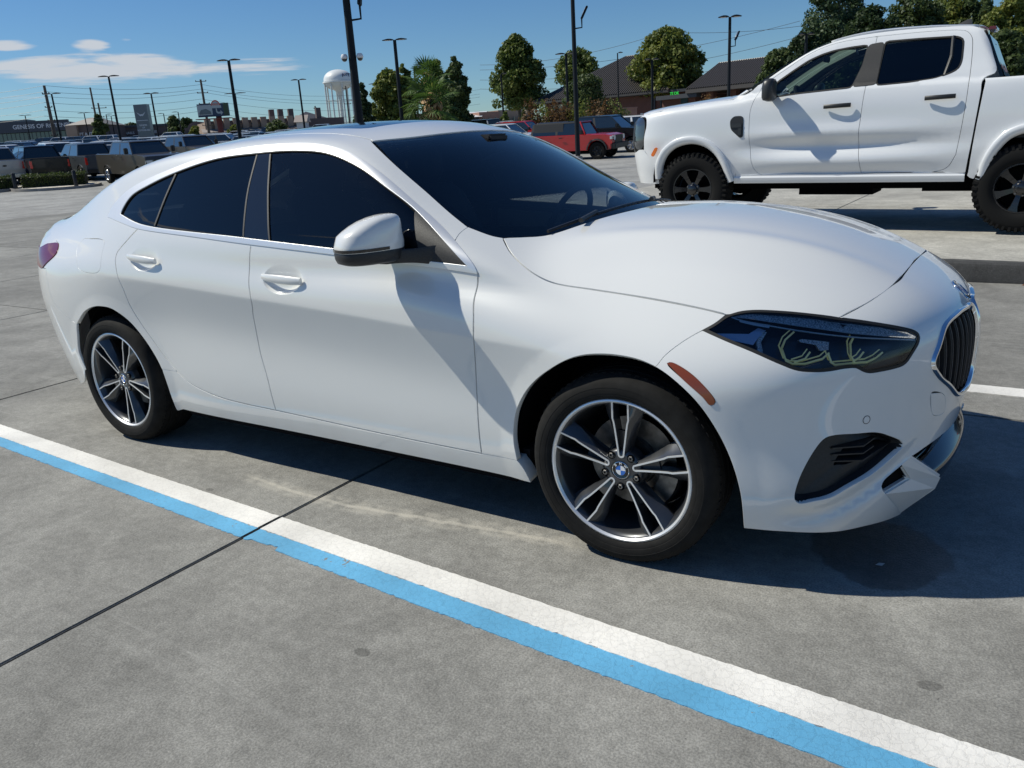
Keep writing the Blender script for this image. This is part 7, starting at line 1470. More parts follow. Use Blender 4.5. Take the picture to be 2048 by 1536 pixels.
# flower-bed shrubs
def shrub(base, r, h, m, label, seed, n=1500, leaf=.17, group=None):
    g = np.random.RandomState(seed); x, y = base[:2]; t = empty('shrub', (x, y, ground_z(x, y)), label=label, cat='shrub', group=group); D = g.normal(size=(n, 3)); D[:, 2] = np.abs(D[:, 2]); D /= np.linalg.norm(D, axis=1)[:, None]; lump = 1+.18*np.sin(D[:, 0]*7+seed)+.15*np.sin(D[:, 1]*8+D[:, 2]*5)
    P = D*np.array([r, r, h])*(lump*(1-.35*g.uniform(0, 1, n)**2))[:, None]; foliage('leaves', P, leaf, m, t, seed=seed, out=D); mb = MB()
    for k in range(5): a = k*1.3; mb.tube([(0, 0, -.1), (r*.4*math.cos(a), r*.4*math.sin(a), h*.7)], .03, 4)
    mb.build('stem', 'bark', t)
for a in [((-30.403, 52.583), 1.07, 2.73, 'leaf_red', 'reddish shrub at the left end of the flower bed', 90, {'n': 1500, 'leaf': 0.2}), ((-30.42, 54.45), 1.11, 2.65, 'leaf_gold', 'reddish flowering shrub second from the left in the bed', 91, {'n': 1500, 'leaf': 0.2}), ((-28.825, 53.604), 1.19, 2.73, 'leaf_red', 'bronze-leaved shrub left of the tall lamp post foot', 92, {'n': 1500, 'leaf': 0.2}), ((-28.804, 55.496), 1.0, 2.47, 'leaf_red', 'bronze-leaved shrub at the foot of the tall lamp post', 93, {'n': 1500, 'leaf': 0.2}), ((-27.247, 54.625), 1.08, 2.57, 'leaf_gold', 'speckled shrub just right of the tall lamp post', 94, {'n': 1500, 'leaf': 0.2}), ((-27.187, 56.542), 1.3, 2.44, 'leaf_red', 'golden-flecked shrub in the middle right of the flower bed', 95, {'n': 1500, 'leaf': 0.2}), ((-25.668, 55.646), 1.25, 2.39, 'leaf_red', 'bronze shrub near the right end of the flower bed', 96, {'n': 1500, 'leaf': 0.2}), ((-25.57, 57.587), 1.19, 2.4, 'leaf_gold', 'last reddish shrub beside the brick sign wall', 97, {'n': 1500, 'leaf': 0.2}), ((-16.801, 54.231), 1.1, 2.31, 'leaf_red', 'low reddish shrub left of the lamp post by the canopy', 110, {'n': 1200, 'leaf': 0.2}), ((-16.161, 54.645), 1.1, 2.23, 'leaf_red', 'low reddish shrub at the foot of the post by the canopy', 111, {'n': 1200, 'leaf': 0.2}), ((-15.521, 55.059), 1.1, 2.14, 'leaf_red', 'low reddish shrub touching the pickup hood', 112, {'n': 1200, 'leaf': 0.2})]: shrub(*a[:6], **a[6])
# ------------------------------------------------------------------ lamp posts
mat('post_black', (.006, .009, .013), .6, spec=.25); mat('lamp_lens', (.55, .52, .48), .4); mat('camera_white', (.75, .75, .76), .3, coat=.5)
def lamp_post(base, top_z, r, label, heads=2, hw=.75, rot=0., group='black lamp posts in the car lots', flood=None, cams=None, lensside=None):
    x, y = base[:2]; z0 = ground_z(x, y); t = empty('lamp_post', (x, y, z0), label=label, cat='lamp post'); H = top_z-z0
    MB().lathe([(r*1.25, -.1), (r*1.15, .5), (r, H*.5), (r*.85, H)], 14).build('pole', 'post_black', t, True)
    MB().lathe([(r*2.2, -.05), (r*2.2, .5), (r*2.0, .55), (r, .56)], 14).build('footing', 'kerb_pale', t, True, 40)
    def head(dx, dy, s=1.):
        L = hw*s; mb = MB(); c = []
        for k, (w, h) in enumerate(((.10, .05), (.24, .10), (.27, .11), (.22, .08), (.08, .04))):
            u = .08+L*k/4; c.append([(dx*u-dy*w*ss, dy*u+dx*w*ss, H+hh) for ss, hh in ((-1, 0), (-1, h*.6), (0, h), (1, h*.6), (1, 0))])
        mb.loft(c); o = mb.build('lamp_head', 'post_black', t, True, 40); u0, u1 = .08+L*.25, .08+L*.8
        MB().add([(dx*u-dy*w, dy*u+dx*w, H-.006) for u, w in ((u0, -.18), (u1, -.18), (u1, .18), (u0, .18))], [(0, 1, 2, 3)]).build('lens', 'lamp_lens', o)
    for k in range(heads): a = rot+k*2*PI/max(heads, 2); head(math.cos(a), math.sin(a))
    if flood:
        zf, az_, el_ = flood; zf -= z0; d = Vector((math.cos(az_), math.sin(az_), 0)); mb = MB(); arm = d*.32; mb.tube([(0, 0, zf-.35), tuple(arm+Vector((0, 0, zf-.32))), tuple(arm+Vector((0, 0, zf-.02)))], .028, 6); mb.build('bracket', 'post_black', t)
        Mq = Matrix.Translation(tuple(arm+Vector((0, 0, zf)))) @ Matrix.Rotation(az_, 4, 'Z') @ Matrix.Rotation(math.radians(el_), 4, 'Y')
        f = MB().box(-.04, .04, -.15, .15, -.02, .46, Mq).build('floodlight', 'post_black', t, bevel=.02); MB().box(-.046, -.041, -.12, .12, .13, .43, Mq).build('lens', 'lamp_lens', f)
    if cams:
        zc_ = cams-z0
        for s in (-1, 1):
            cx, cy = CR[0]*s*r*1.9-CF[0]*.05, CR[1]*s*r*1.9-CF[1]*.05
            mb = MB(); mb.lathe([(0, .11), (.06, .10), (.085, .05), (.085, 0), (.075, -.01)], 14, M=Matrix.Translation((cx, cy, zc_))); c = mb.build('security_camera', 'camera_white', t, True, 50); MB().lathe([(.072, -.01), (.06, -.05), (.03, -.075), (0, -.08)], 14, M=Matrix.Translation((cx, cy, zc_))).build('dome', 'dark_glass', c, True)
    return t
for a in [((-67.961, 42.218), 8.915, 0.1, 'lamp post with two flat heads left of the grey sign tower', {'rot': 0.5921327576936193, 'hw': 0.85}), ((-46.92, 38.426), 8.023, 0.12, 'tall lamp post with two flat heads right of the billboard', {'rot': 0.5921327576936193, 'hw': 0.75}), ((-85.901, 70.543), 9.229, 0.1, 'more distant lamp post whose flat head crosses the tall one right of the billboard', {'rot': 0.5921327576936193, 'hw': 1.3}), ((-61.686, 58.869), 8.482, 0.1, 'lamp post with a flat T head left of the water tower', {'rot': 0.5921327576936193, 'hw': 0.7}), ((-34.265, 41.972), 8.211, 0.13, 'lamp post with two flat heads in front of the yellow-topped tree', {'rot': 0.5921327576936193, 'hw': 0.75}), ((-83.592, 56.867), 8.885, 0.1, 'lamp post just right of the grey sign tower', {'rot': 0.5921327576936193, 'hw': 0.8}), ((-88.889, 48.365), 9.149, 0.1, 'lamp post beside the left utility pole', {'rot': 0.5921327576936193, 'hw': 0.9}), ((-157.816, 80.764), 11.141, 0.1, 'small far lamp post in front of the showroom glass', {'rot': 0.5921327576936193, 'hw': 1.1}), ((-148.671, 86.839), 10.933, 0.1, 'small far lamp post left of the small dark tree', {'rot': 0.5921327576936193, 'hw': 1.1}), ((-155.139, 95.111), 11.031, 0.1, 'far lamp post between the crooked pole and the grey sign tower', {'rot': 0.5921327576936193, 'hw': 1.1, 'heads': 1}), ((-164.149, 101.726), 11.273, 0.1, 'far lamp post next to its twin left of the sign tower', {'rot': 0.5921327576936193, 'hw': 1.1}), ((-150.267, 104.609), 10.831, 0.1, 'far lamp post in front of the dark trees, left one', {'rot': 3.733722757693619, 'hw': 1.1, 'heads': 1}), ((-134.04, 96.368), 10.072, 0.1, 'far lamp post in front of the dark trees, right one', {'rot': 3.733722757693619, 'hw': 1.1, 'heads': 1}), ((-11.573, 13.407), 5.364, 0.105, 'close thick black pole carrying two white cameras above the coupe roof', {'heads': 2, 'rot': 0.5921327576936193, 'flood': (4.783, 0.5921327576936193, 8), 'cams': 3.555}), ((-67.88, 77.549), 9.007, 0.1, 'thin far lamp post in front of the bushy yellow-topped tree', {'rot': 0.5921327576936193, 'hw': 0.9}), ((-53.33, 67.226), 9.086, 0.1, 'lamp post nearly hidden in the palms', {'rot': 0.5921327576936193, 'hw': 0.8, 'heads': 1}), ((-48.026, 75.55), 8.319, 0.1, 'thin lamp post in front of the broad oval tree', {'rot': 0.5921327576936193, 'hw': 0.6, 'heads': 1}), ((-53.198, 74.673), 8.55, 0.1, 'thin lamp post right of the palms', {'rot': 0.5921327576936193, 'hw': 0.2, 'heads': 0}), ((-12.158, 26.282), 7.242, 0.085, 'tall black post with one floodlight in front of the bank', {'rot': 0.5921327576936193, 'flood': (5.571, 0.5921327576936193, 28)}), ((-28.723, 55.482), 7.421, 0.1, 'lamp post with two flat heads just left of the tall floodlight post', {'rot': 0.5921327576936193, 'hw': 0.75}), ((-33.866, 75.247), 8.985, 0.07, 'slim lamp post with one small head before the bank roof', {'rot': 0.5921327576936193, 'hw': 0.45, 'heads': 1}), ((-23.137, 58.951), 6.624, 0.1, 'lamp post standing in front of the large yellow-green tree', {'rot': 0.5921327576936193, 'hw': 0.5}), ((-12.032, 43.916), 7.045, 0.09, 'lamp post with two flat heads and a floodlight by the brown canopy', {'rot': 0.5921327576936193, 'hw': 0.55, 'flood': (5.885, 0.5921327576936193, 24)}), ((-10.636, 54.805), 6.716, 0.1, 'lamp post half hidden in the oaks over the pickup windscreen', {'rot': 0.5921327576936193, 'hw': 0.45})]: lamp_post(*a[:4], **a[4])
# ------------------------------------------------------------------ power poles and lines
mat('pole_wood', (.10, .08, .065), .9, fn=vary(2, .3)); mat('wire', (.05, .055, .06), .5)
def power_pole(base, top_z, r, label, arms, dirn):
    x, y = base[:2]; z0 = ground_z(x, y); t = empty('utility_pole', (x, y, z0), label=label, cat='utility pole'); H = top_z-z0; d = Vector((math.cos(dirn), math.sin(dirn), 0)); MB().tube([(0, 0, -.3), (0, 0, H)], r, 10, r1=r*.65).build('pole', 'pole_wood', t, True)
    for h, w in arms:
        mb = MB(); mb.tube([tuple(-d*w+Vector((0, 0, H-h))), tuple(d*w+Vector((0, 0, H-h)))], .06, 6); mb.build('crossarm', 'pole_wood', t)
        for s in (-1, 1): MB().lathe([(.05, 0), (.11, .05), (.06, .10), (.10, .14), (.04, .2)], 8, M=Matrix.Translation(tuple(d*w*s*.92+Vector((0, 0, H-h))))).build('insulator', 'pole_wood', t)
for a in [((-128.936, 69.677), 13.771, 0.3, 'dark steel utility pole at the left beside a lamp post', [(1.2, 0.5), (3.2, 0.5), (5.2, 0.5), (7.4, 0.5)], 0.8921327576936193), ((-122.2, 93.406), 14.646, 0.26, 'wooden utility pole with many insulators before the billboard', [(0.3, 0.9), (2.2, 0.9), (4.0, 0.9), (5.8, 0.9), (7.6, 0.9), (9.4, 0.9)], 0.8921327576936193), ((-146.692, 88.76), 12.556, 0.22, 'crooked wooden utility pole with one crossarm over the shops', [(0.9, 1.3), (2.5, 0.6)], 0.8921327576936193), ((-138.371, 145.924), 15.914, 0.22, 'thin utility pole in front of the water tower leg', [(0.5, 0.8), (4, 0.8)], 0.8921327576936193), ((-128.344, 125.613), 10.732, 0.22, 'short dark pole over the shopping centre', [(0.5, 0.3)], 0.8921327576936193), ((-330.598, 198.789), 32.3, 0.5, 'thin lattice radio mast far behind the shops', [], 0.8921327576936193)]: power_pole(*a)
for k, (a, b_, sag, rr) in enumerate([((-150.132, 61.721, 13.792), (-128.936, 69.677, 13.771), 0.5, 0.022), ((-128.936, 69.677, 13.771), (-121.96, 93.263, 13.807), 0.7, 0.022), ((-121.96, 93.263, 13.807), (-138.127, 145.312, 13.776), 0.8, 0.022), ((-138.127, 145.312, 13.776), (-117.803, 171.604, 13.871), 0.8, 0.022), ((-150.035, 61.479, 12.945), (-128.835, 69.423, 12.882), 0.5, 0.022), ((-128.835, 69.423, 12.882), (-121.875, 93.049, 13.06), 0.7, 0.022), ((-121.875, 93.049, 13.06), (-138.011, 145.022, 12.763), 0.8, 0.022), ((-138.011, 145.022, 12.763), (-117.681, 171.299, 12.805), 0.8, 0.022), ((-149.947, 61.258, 12.175), (-128.75, 69.211, 12.142), 0.5, 0.022), ((-128.75, 69.211, 12.142), (-121.818, 92.907, 12.563), 0.7, 0.022), ((-121.818, 92.907, 12.563), (-137.934, 144.828, 12.088), 0.8, 0.022), ((-137.934, 144.828, 12.088), (-117.6, 171.095, 12.094), 0.8, 0.022), ((-149.859, 61.038, 11.405), (-128.649, 68.956, 11.253), 0.5, 0.022), ((-128.649, 68.956, 11.253), (-121.685, 92.574, 11.402), 0.7, 0.022), ((-121.685, 92.574, 11.402), (-137.754, 144.377, 10.512), 0.8, 0.022), ((-137.754, 144.377, 10.512), (-117.411, 170.62, 10.436), 0.8, 0.022), ((-149.744, 60.751, 10.404), (-128.522, 68.638, 10.143), 0.5, 0.022), ((-128.522, 68.638, 10.143), (-121.553, 92.242, 10.241), 0.7, 0.022), ((-121.553, 92.242, 10.241), (-137.574, 143.926, 8.936), 0.8, 0.022), ((-137.574, 143.926, 8.936), (-117.221, 170.146, 8.777), 0.8, 0.022), ((-149.621, 60.443, 9.326), (-128.42, 68.384, 9.254), 0.5, 0.022), ((-128.42, 68.384, 9.254), (-121.458, 92.005, 9.411), 0.7, 0.022), ((-121.458, 92.005, 9.411), (-137.446, 143.604, 7.811), 0.8, 0.022), ((-137.446, 143.604, 7.811), (-117.086, 169.807, 7.592), 0.8, 0.022), ((-106.128, 155.337, 16.774), (-38.942, 163.711, 19.368), 2, 0.035), ((-105.884, 154.727, 14.641), (-35.622, 165.219, 17.369), 2.5, 0.035), ((-105.665, 154.178, 12.722), (-35.318, 164.455, 14.704), 2.5, 0.035), ((-106.25, 155.643, 17.84), (-63.991, 159.707, 20.078), 1.5, 0.035), ((-63.991, 159.707, 20.078), (-31.21, 168.905, 19.348), 1.0, 0.035)]):
    a, b_ = Vector(a), Vector(b_); n = 18; mb = MB(); mb.tube([tuple(a.lerp(b_, i/n)-Vector((0, 0, sag*4*(i/n)*(1-i/n)))) for i in range(n+1)], rr, 4); o = mb.build('power_line', 'wire'); tag(o, 'thin power line strung across the sky over the far car lots', 'power line', 'power lines over the far car lots')
# ------------------------------------------------------------------ buildings
mat('brick_wall', (.12, .055, .042), .85); mat('brick_pale', (.30, .17, .13), .85); mat('roof_metal', (.085, .075, .068), .45, .2); mat('wall_tan', (.30, .22, .17), .85, fn=vary(.6, .15)); mat('wall_brown', (.11, .085, .085), .85); mat('wall_dark', (.045, .05, .06), .6); mat('facade_glass', (.035, .075, .085), .06, coat=1.); mat('mullion', (.06, .075, .085), .5); mat('fascia', (.045, .055, .075), .5); mat('sign_grey', (.10, .12, .145), .4, coat=.4); mat('letter_pale', (.6, .62, .66), .5); mat('roof_tan', (.38, .35, .31), .8); mat('tank_white', (.72, .74, .74), .4); mat('tank_leg', (.60, .62, .60), .5); mat('letter_dark', (.03, .04, .10), .5); mat('green_led', (.01, .25, .03), .4, emit=(.05, 1., .12, .35)); mat('awning', (.35, .30, .27), .8); mat('rust', (.14, .03, .025), .7); mat('bill_blue', (.03, .05, .10), .5); mat('bill_green', (.05, .08, .04), .6); mat('bill_pale', (.42, .46, .46), .5); mat('wall_white', (.6, .6, .6), .7)
def brickify(m, sx, sy, mortar):
    b = m.node_tree.nodes['Principled BSDF']; c = tuple(b.inputs['Base Color'].default_value)[:3]; t = NN(m, 'ShaderNodeTexCoord'); n = NN(m, 'ShaderNodeTexNoise'); n.inputs['Scale'].default_value = 1.4; n.inputs['Detail'].default_value = 8; lk(m, t.outputs['Object'], n.inputs['Vector'])
    w = NN(m, 'ShaderNodeTexWave'); w.bands_direction = 'Z'; w.inputs['Scale'].default_value = 2.2; w.inputs['Distortion'].default_value = 1.; w.inputs['Detail'].default_value = 3; lk(m, t.outputs['Object'], w.inputs['Vector'])
    x = NN(m, 'ShaderNodeMix', data_type='RGBA'); x.inputs[6].default_value = (*[v*.75 for v in c], 1); x.inputs[7].default_value = (*[v*1.3 for v in c], 1); mm = NN(m, 'ShaderNodeMath', operation='MULTIPLY_ADD'); lk(m, w.outputs[1], mm.inputs[0]); mm.inputs[1].default_value = .25; lk(m, n.outputs[0], mm.inputs[2]); lk(m, mm.outputs[0], x.inputs[0]); lk(m, x.outputs[2], b.inputs['Base Color'])
brickify(MATS['brick_wall'], 1, 1, .1); brickify(MATS['brick_pale'], 1, 1, .1)
class Frame:
    """building frame: u along the facade, v away from the viewer, z up from a base height"""
    def __init__(s, a, b_, z): s.a, s.d, s.n, s.L = frame_at(a, b_); s.z = z; s.M = Matrix.Translation((s.a[0], s.a[1], z)) @ Matrix.Rotation(math.atan2(s.d[1], s.d[0]), 4, 'Z')
def building(a, b_, z, label, cat='building', name='building'):
    f = Frame(a, b_, z); t = empty(name, label=label, cat=cat); t.matrix_world = f.M; return t, f
def lettering(txt, size, m, parent, x, y, z, ex=.02, bold=True):
    me = text_mesh(txt, size, ex, bold); me.transform(Matrix.Rotation(PI/2, 4, 'X')); o = link('lettering', me, m, parent); o.location = (x, y, z); return o

# glass showroom
t, f = building((-186.128, 82.919), (-172.543, 96.786), 4.75, 'dark glass-fronted car showroom with a slate fascia and pale letters'); L = f.L; H_ = 6.28
MB().box(0, L, .4, 22, 0, H_-.2).build('wall', 'wall_dark', t)
MB().box(-.3, L+.3, -.5, 0.4, H_-2.0, H_+.15).build('fascia', 'fascia', t); MB().box(0, L*.60, .8, 6, H_-.2, H_+.6).build('roof_parapet', 'roof_tan', t)
n = 24
for i in range(n):
    for j, (z0, z1) in enumerate(((.2, (H_-2.1)*.52), ((H_-2.1)*.54, H_-2.1))):
        MB().box(L*i/n+.07, L*(i+1)/n-.07, .15, .22, z0, z1).build('window', 'facade_glass', t)
mb = MB()
for i in range(n+1): mb.box(L*i/n-.05, L*i/n+.05, .08, .38, 0, H_-2.0)
mb.box(0, L, .10, .38, (H_-2.1)*.52, (H_-2.1)*.54); mb.build('mullion', 'mullion', t)
lettering('GENESIS OF ROTENBURG', 1.15, 'letter_pale', t, L*.80, -.53, H_-.95)

t, f = building((-166.395, 93.307), (-161.858, 96.348), 4.75, 'brown annex with a tan hipped roof beside the glass showroom'); L = f.L; H_ = 4.87
MB().box(0, L, .2, 14, 0, H_).build('wall', 'wall_brown', t); MB().add([(-.5, -.5, H_), (L+.5, -.5, H_), (L+.5, 14, H_), (-.5, 14, H_), (L*.35, 6, H_+1.6), (L*.7, 6, H_+1.6)], [(0, 1, 5, 4), (1, 2, 5), (2, 3, 4, 5), (3, 0, 4)]).build('roof', 'roof_tan', t)
for i in range(7): MB().box(L*i/7+.1, L*(i+1)/7-.1, .08, .18, .2, H_*.42).build('window', 'facade_glass', t)
MB().box(-.3, L*.35, -.6, .18, H_*.48, H_*.98).build('sign_panel', 'wall_tan', t); lettering('PT AUTO', .8, 'letter_pale', t, L*.66, .15, H_*.62)

t, f = building((-173.789, 103.437), (-163.06, 118.188), 4.75, 'long low dark shop row behind the grey sign tower'); L = f.L; H_ = 4.85
MB().box(0, L, .2, 14, 0, H_).build('wall', 'wall_brown', t); MB().box(-.2, L+.2, -.2, .2, H_-.5, H_).build('fascia', 'wall_dark', t); MB().box(0, L, -1.6, .19, H_*.40, H_*.46).build('awning', 'wall_dark', t)
for i in range(16): MB().box(L*i/16+.4, L*(i+1)/16-.4, .08, .18, .2, H_*.38).build('window', 'facade_glass', t)
for i, s in enumerate(('THE DENTIST', 'NAILS', 'STORES', 'FITNESS')): lettering(s, .75, 'letter_pale', t, L*(.12+.25*i), -.02, H_*.66)

t, f = building((-139.474, 101.015), (-135.238, 103.857), 4.75, 'dark brown store with an arched parapet under the billboard'); L = f.L; H_ = 3.75
pr = [(0, 0), (L, 0), (L, H_*.72)]+[(L*.5+L*.36*math.cos(q), H_*.72+H_*.28*math.sin(q)) for q in np.linspace(0, PI, 13)]+[(0, H_*.72)]
MB().loft([[(x, .1, z) for x, z in pr], [(x, 12, z) for x, z in pr]]).build('wall', 'wall_brown', t); MB().box(L*.2, L*.8, -.1, .08, .1, H_*.42).build('shop_window', 'facade_glass', t); MB().box(0, L, -.5, .09, H_*.45, H_*.5).build('awning', 'wall_dark', t)

t, f = building((-128.505, 98.221), (-120.951, 113.604), 4.75, 'long tan shopping centre with square piers and small gabled porches'); L = f.L; H_ = 3.17
MB().box(0, L, .2, 16, 0, H_).build('wall', 'wall_tan', t); MB().box(-.1, L+.1, .0, .19, H_-.4, H_+.12).build('cornice', 'wall_brown', t)
for i in range(11): MB().box(L*i/10-.55, L*i/10+.55, -.35, .18, 0, H_+.55).build('pier', 'wall_tan', t)
for i in range(10):
    MB().box(L*(i+.5)/10-1.6, L*(i+.5)/10+1.6, .05, .18, .2, H_*.36).build('window', 'facade_glass', t)
    x0, x1 = L*(i+.5)/10-2.1, L*(i+.5)/10+2.1; MB().add([(x0, .15, H_*.62), (x1, .15, H_*.62), (x1+.2, -2.2, H_*.40), (x0-.2, -2.2, H_*.40), (x0, .15, H_*.58), (x1, .15, H_*.58), (x1+.2, -2.2, H_*.37), (x0-.2, -2.2, H_*.37)], [(0, 1, 2, 3), (7, 6, 5, 4), (0, 3, 7, 4), (1, 5, 6, 2), (3, 2, 6, 7)]).build('porch_roof', 'awning', t)

t, f = building((-131.657, 116.38), (-124.035, 129.34), 4.75, 'brown store with a grey hipped roof and tall chimneys left of the water tower'); L = f.L; H_ = 3.47; T_ = 5.21
MB().box(0, L, .2, 16, 0, H_).build('wall', 'wall_brown', t); MB().add([(L*.35, 1, H_-.3), (L*.85, 1, H_-.3), (L*.80, 14, H_-.3), (L*.35, 14, H_-.3), (L*.58, 7, T_)], [(0, 1, 4), (1, 2, 4), (2, 3, 4), (3, 0, 4)]).build('roof', 'roof_metal', t)
for u in (.02, .14, .28, .66): MB().box(L*u-.5, L*u+.5, .6, 1.8, H_-.5, H_+2.1).build('chimney', 'wall_brown', t)
for i in range(6): MB().box(L*i/6+.6, L*(i+1)/6-.6, .06, .18, .2, H_*.45).build('window', 'facade_glass', t)

t, f = building((-89.817, 83.995), (-88.73, 84.749), 3.26, 'small white kiosk with a pale gable roof near the lamp post', 'kiosk', 'kiosk'); L = f.L; H_ = 3.47
MB().box(0, L, 0, 2.2, 0, H_-.9).build('wall', 'wall_white', t); MB().add([(-.3, -.4, H_-1.0), (L+.3, -.4, H_-1.0), (L+.3, 2.6, H_-1.0), (-.3, 2.6, H_-1.0), (-.3, 1.1, H_), (L+.3, 1.1, H_)], [(0, 1, 5, 4), (2, 3, 4, 5), (1, 2, 5), (3, 0, 4)]).build('roof', 'awning', t); MB().box(L*.2, L*.8, -.03, 0, .3, 1.6).build('window', 'facade_glass', t)

# the bank: brick walls under a standing-seam hipped roof
t, f = building((-50.874, 87.185), (-28.715, 86.691), 1.36, 'brick bank with a large brown standing-seam hipped roof'); L = f.L; H_ = 4.28; T_ = 9.08; Dp = 18
MB().box(.9, L, .9, Dp-.9, 0, H_).build('wall', 'brick_wall', t); MB().box(.9, L, -.0, .88, H_-.28, H_+.02).build('soffit', 'wall_dark', t)
rx0, rx1 = L*.36, L*.46
rv = [(-.2, -.3, H_), (L*.80, -.3, H_), (L*.80, Dp, H_), (-.2, Dp, H_), (rx0, Dp*.5, T_), (rx1, Dp*.5, T_)]
MB().add(rv+[(x, y, z-.22) for x, y, z in rv[:4]], [(0, 1, 5, 4), (1, 2, 5), (2, 3, 4, 5), (3, 0, 4), (0, 6, 7, 1), (1, 7, 8, 2), (3, 9, 6, 0), (6, 9, 8, 7)]).build('roof', 'roof_metal', t)
A_, B_, C_, D_ = [Vector(v) for v in (rv[0], rv[1], rv[5], rv[4])]; nrm_ = (B_-A_).cross(D_-A_).normalized()
up_ = Vector((0, rv[4][1]-rv[0][1], T_-H_)); sl_ = up_.normalized()
for i in range(64):
    u = L*.80*(i+.5)/64-.1; 
    # length of the seam up to hip or ridge
    k = min(1., (u+.2)/(rx0+.2), (L*.80-u)/(L*.80-rx1)); p0 = Vector((u, -.3, H_)); p1 = p0+up_*k
    w = Vector((.055, 0, 0)); h = nrm_*.13
    MB().loft([[tuple(q-w), tuple(q-w+h), tuple(q+w+h), tuple(q+w)] for q in (p0, p1)]).build('roof_seam', 'roof_metal', t)
for p0, p1 in ((rv[0], rv[4]), (rv[1], rv[5]), (rv[4], rv[5])): MB().tube([p0, p1], .14, 6).build('ridge_cap', 'roof_metal', t)
for u in (L*.08, L*.115, L*.30, L*.345, L*.39):
    w = MB().box(u, u+.9, .82, .90, H_-1.6, H_-.45).build('window', 'dark_glass', t)
for z_ in (H_-2.2, H_-3.1): MB().box(L*.22, L*.42, .84, .90, z_-.12, z_).build('stone_band', 'wall_tan', t)
MB().box(L*.83, L*.99, .5, .89, 0, H_-.9).build('door_recess', 'wall_dark', t); MB().box(L*.86, L*.92, .40, .49, .9+1.2, 2.6+1.2).build('window', 'pale_glass', t); MB().box(L*.62, L*.635, .86, .90, H_-3, H_-2.2).build('wall_lamp', 'wall_white', t)
for u in (L*.70, L*.735): MB().box(u, u+.14, .70, .89, 0, H_-.3).build('downpipe', 'wall_dark', t)

t, f = building((-32.394, 82.054), (-20.7, 79.704), 1.07, 'brown standing-seam canopy over the drive-through lanes right of the bank', 'canopy', 'drive_through'); L = f.L; H_ = 4.15; T_ = 6.81; Dp = 12
rv = [(L*.30, -.5, H_), (L+.6, -.5, H_), (L+.6, Dp, H_), (L*.30, Dp, H_), (L*.30, Dp*.5, T_), (L*.86, Dp*.5, T_)]
MB().add(rv+[(x, y, z-.35) for x, y, z in rv[:4]], [(0, 1, 5, 4), (1, 2, 5), (2, 3, 4, 5), (3, 0, 4), (0, 6, 7, 1), (1, 7, 8, 2), (2, 8, 9, 3), (6, 9, 8, 7)]).build('roof', 'roof_metal', t)
A_ = Vector(rv[0]); up_ = Vector((0, Dp*.5+.5, T_-H_)); nrm_ = Vector((1, 0, 0)).cross(up_).normalized()
for i in range(34):
    u = L*.30+(L*.70+.6)*(i+.5)/34; k = min(1., (L+.6-u)/(L*.14+.6)); p0 = Vector((u, -.5, H_)); p1 = p0+up_*k; w = Vector((.055, 0, 0)); h = nrm_*.13
    MB().loft([[tuple(q-w), tuple(q-w+h), tuple(q+w+h), tuple(q+w)] for q in (p0, p1)]).build('roof_seam', 'roof_metal', t)
for p0, p1 in ((rv[1], rv[5]), (rv[4], rv[5])): MB().tube([p0, p1], .14, 6).build('ridge_cap', 'roof_metal', t)
for u in (L*.46, L*.68, L*.90):
    for v in (1.0, Dp-1.5): MB().box(u-.4, u+.4, v, v+.8, 0, H_-.3).build('brick_pier', 'brick_wall', t)
MB().box(0, L*.34, .6, Dp, 0, H_-.4).build('wall', 'brick_wall', t); MB().box(-.2, L*.4, -.3, .59, H_-.75, H_-.35).build('beam', 'wall_dark', t)
o = lettering('72 OK', .40, 'green_led', t, L*.135, .50, 3.96, .03)
MB().box(L*.20, L*.27, .50, .58, 1.6, 3.4).build('window', 'pale_glass', t)

t, f = building((-29.309, 66.009), (-28.042, 66.844), 1.16, 'low pale brick sign wall in front of the bank', 'sign wall', 'sign_wall'); L = f.L; H_ = 2.26
MB().box(0, L, 0, .5, 0, H_).build('wall', 'brick_pale', t); MB().box(-.05, L+.05, -.05, .55, H_+.002, H_+.1).build('coping', 'brick_pale', t)

t, f = building((-103.566, 68.703), (-102.402, 69.456), 3.23, 'tall slate-grey sign tower with a white wing emblem', 'sign', 'sign_tower'); H_ = 5.92; w = 1.39
MB().loft([[(x, -.5, z) for x, z in ((-w*.66, 0+1.6), (-w*.66, H_), (w*.66, H_), (w*.66, 0), (w*.1, 0), (-w*.1, .2))], [(x, .5, z) for x, z in ((-w*.66, 1.6), (-w*.66, H_), (w*.66, H_), (w*.66, 0), (w*.1, 0), (-w*.1, .2))]]).build('panel', 'sign_grey', t)
for s in (-1, 1):
    mb = MB()
    for k in range(3): mb.add([(s*.10, -.515, H_-1.35-.08*k), (s*(.62-.10*k), -.515, H_-1.02-.14*k), (s*(.50-.1*k), -.515, H_-1.16-.14*k), (s*.10, -.515, H_-1.42-.08*k)], [(0, 1, 2, 3)])
    mb.build('wing_emblem', 'letter_pale', t)
MB().box(-.09, .09, -.53, -.505, H_-1.5, H_-1.3).build('emblem_shield', 'letter_pale', t); MB().box(-w*.56, w*.56, -.53, -.505, H_-2.15, H_-2.08).build('rule', 'letter_pale', t)
for k, (s, z_) in enumerate((('GENESIS', 2.75), ('OF', 3.08), ('ROTENBURG', 3.42))): lettering(s, .30, 'letter_pale', t, 0, -.51, H_-z_)

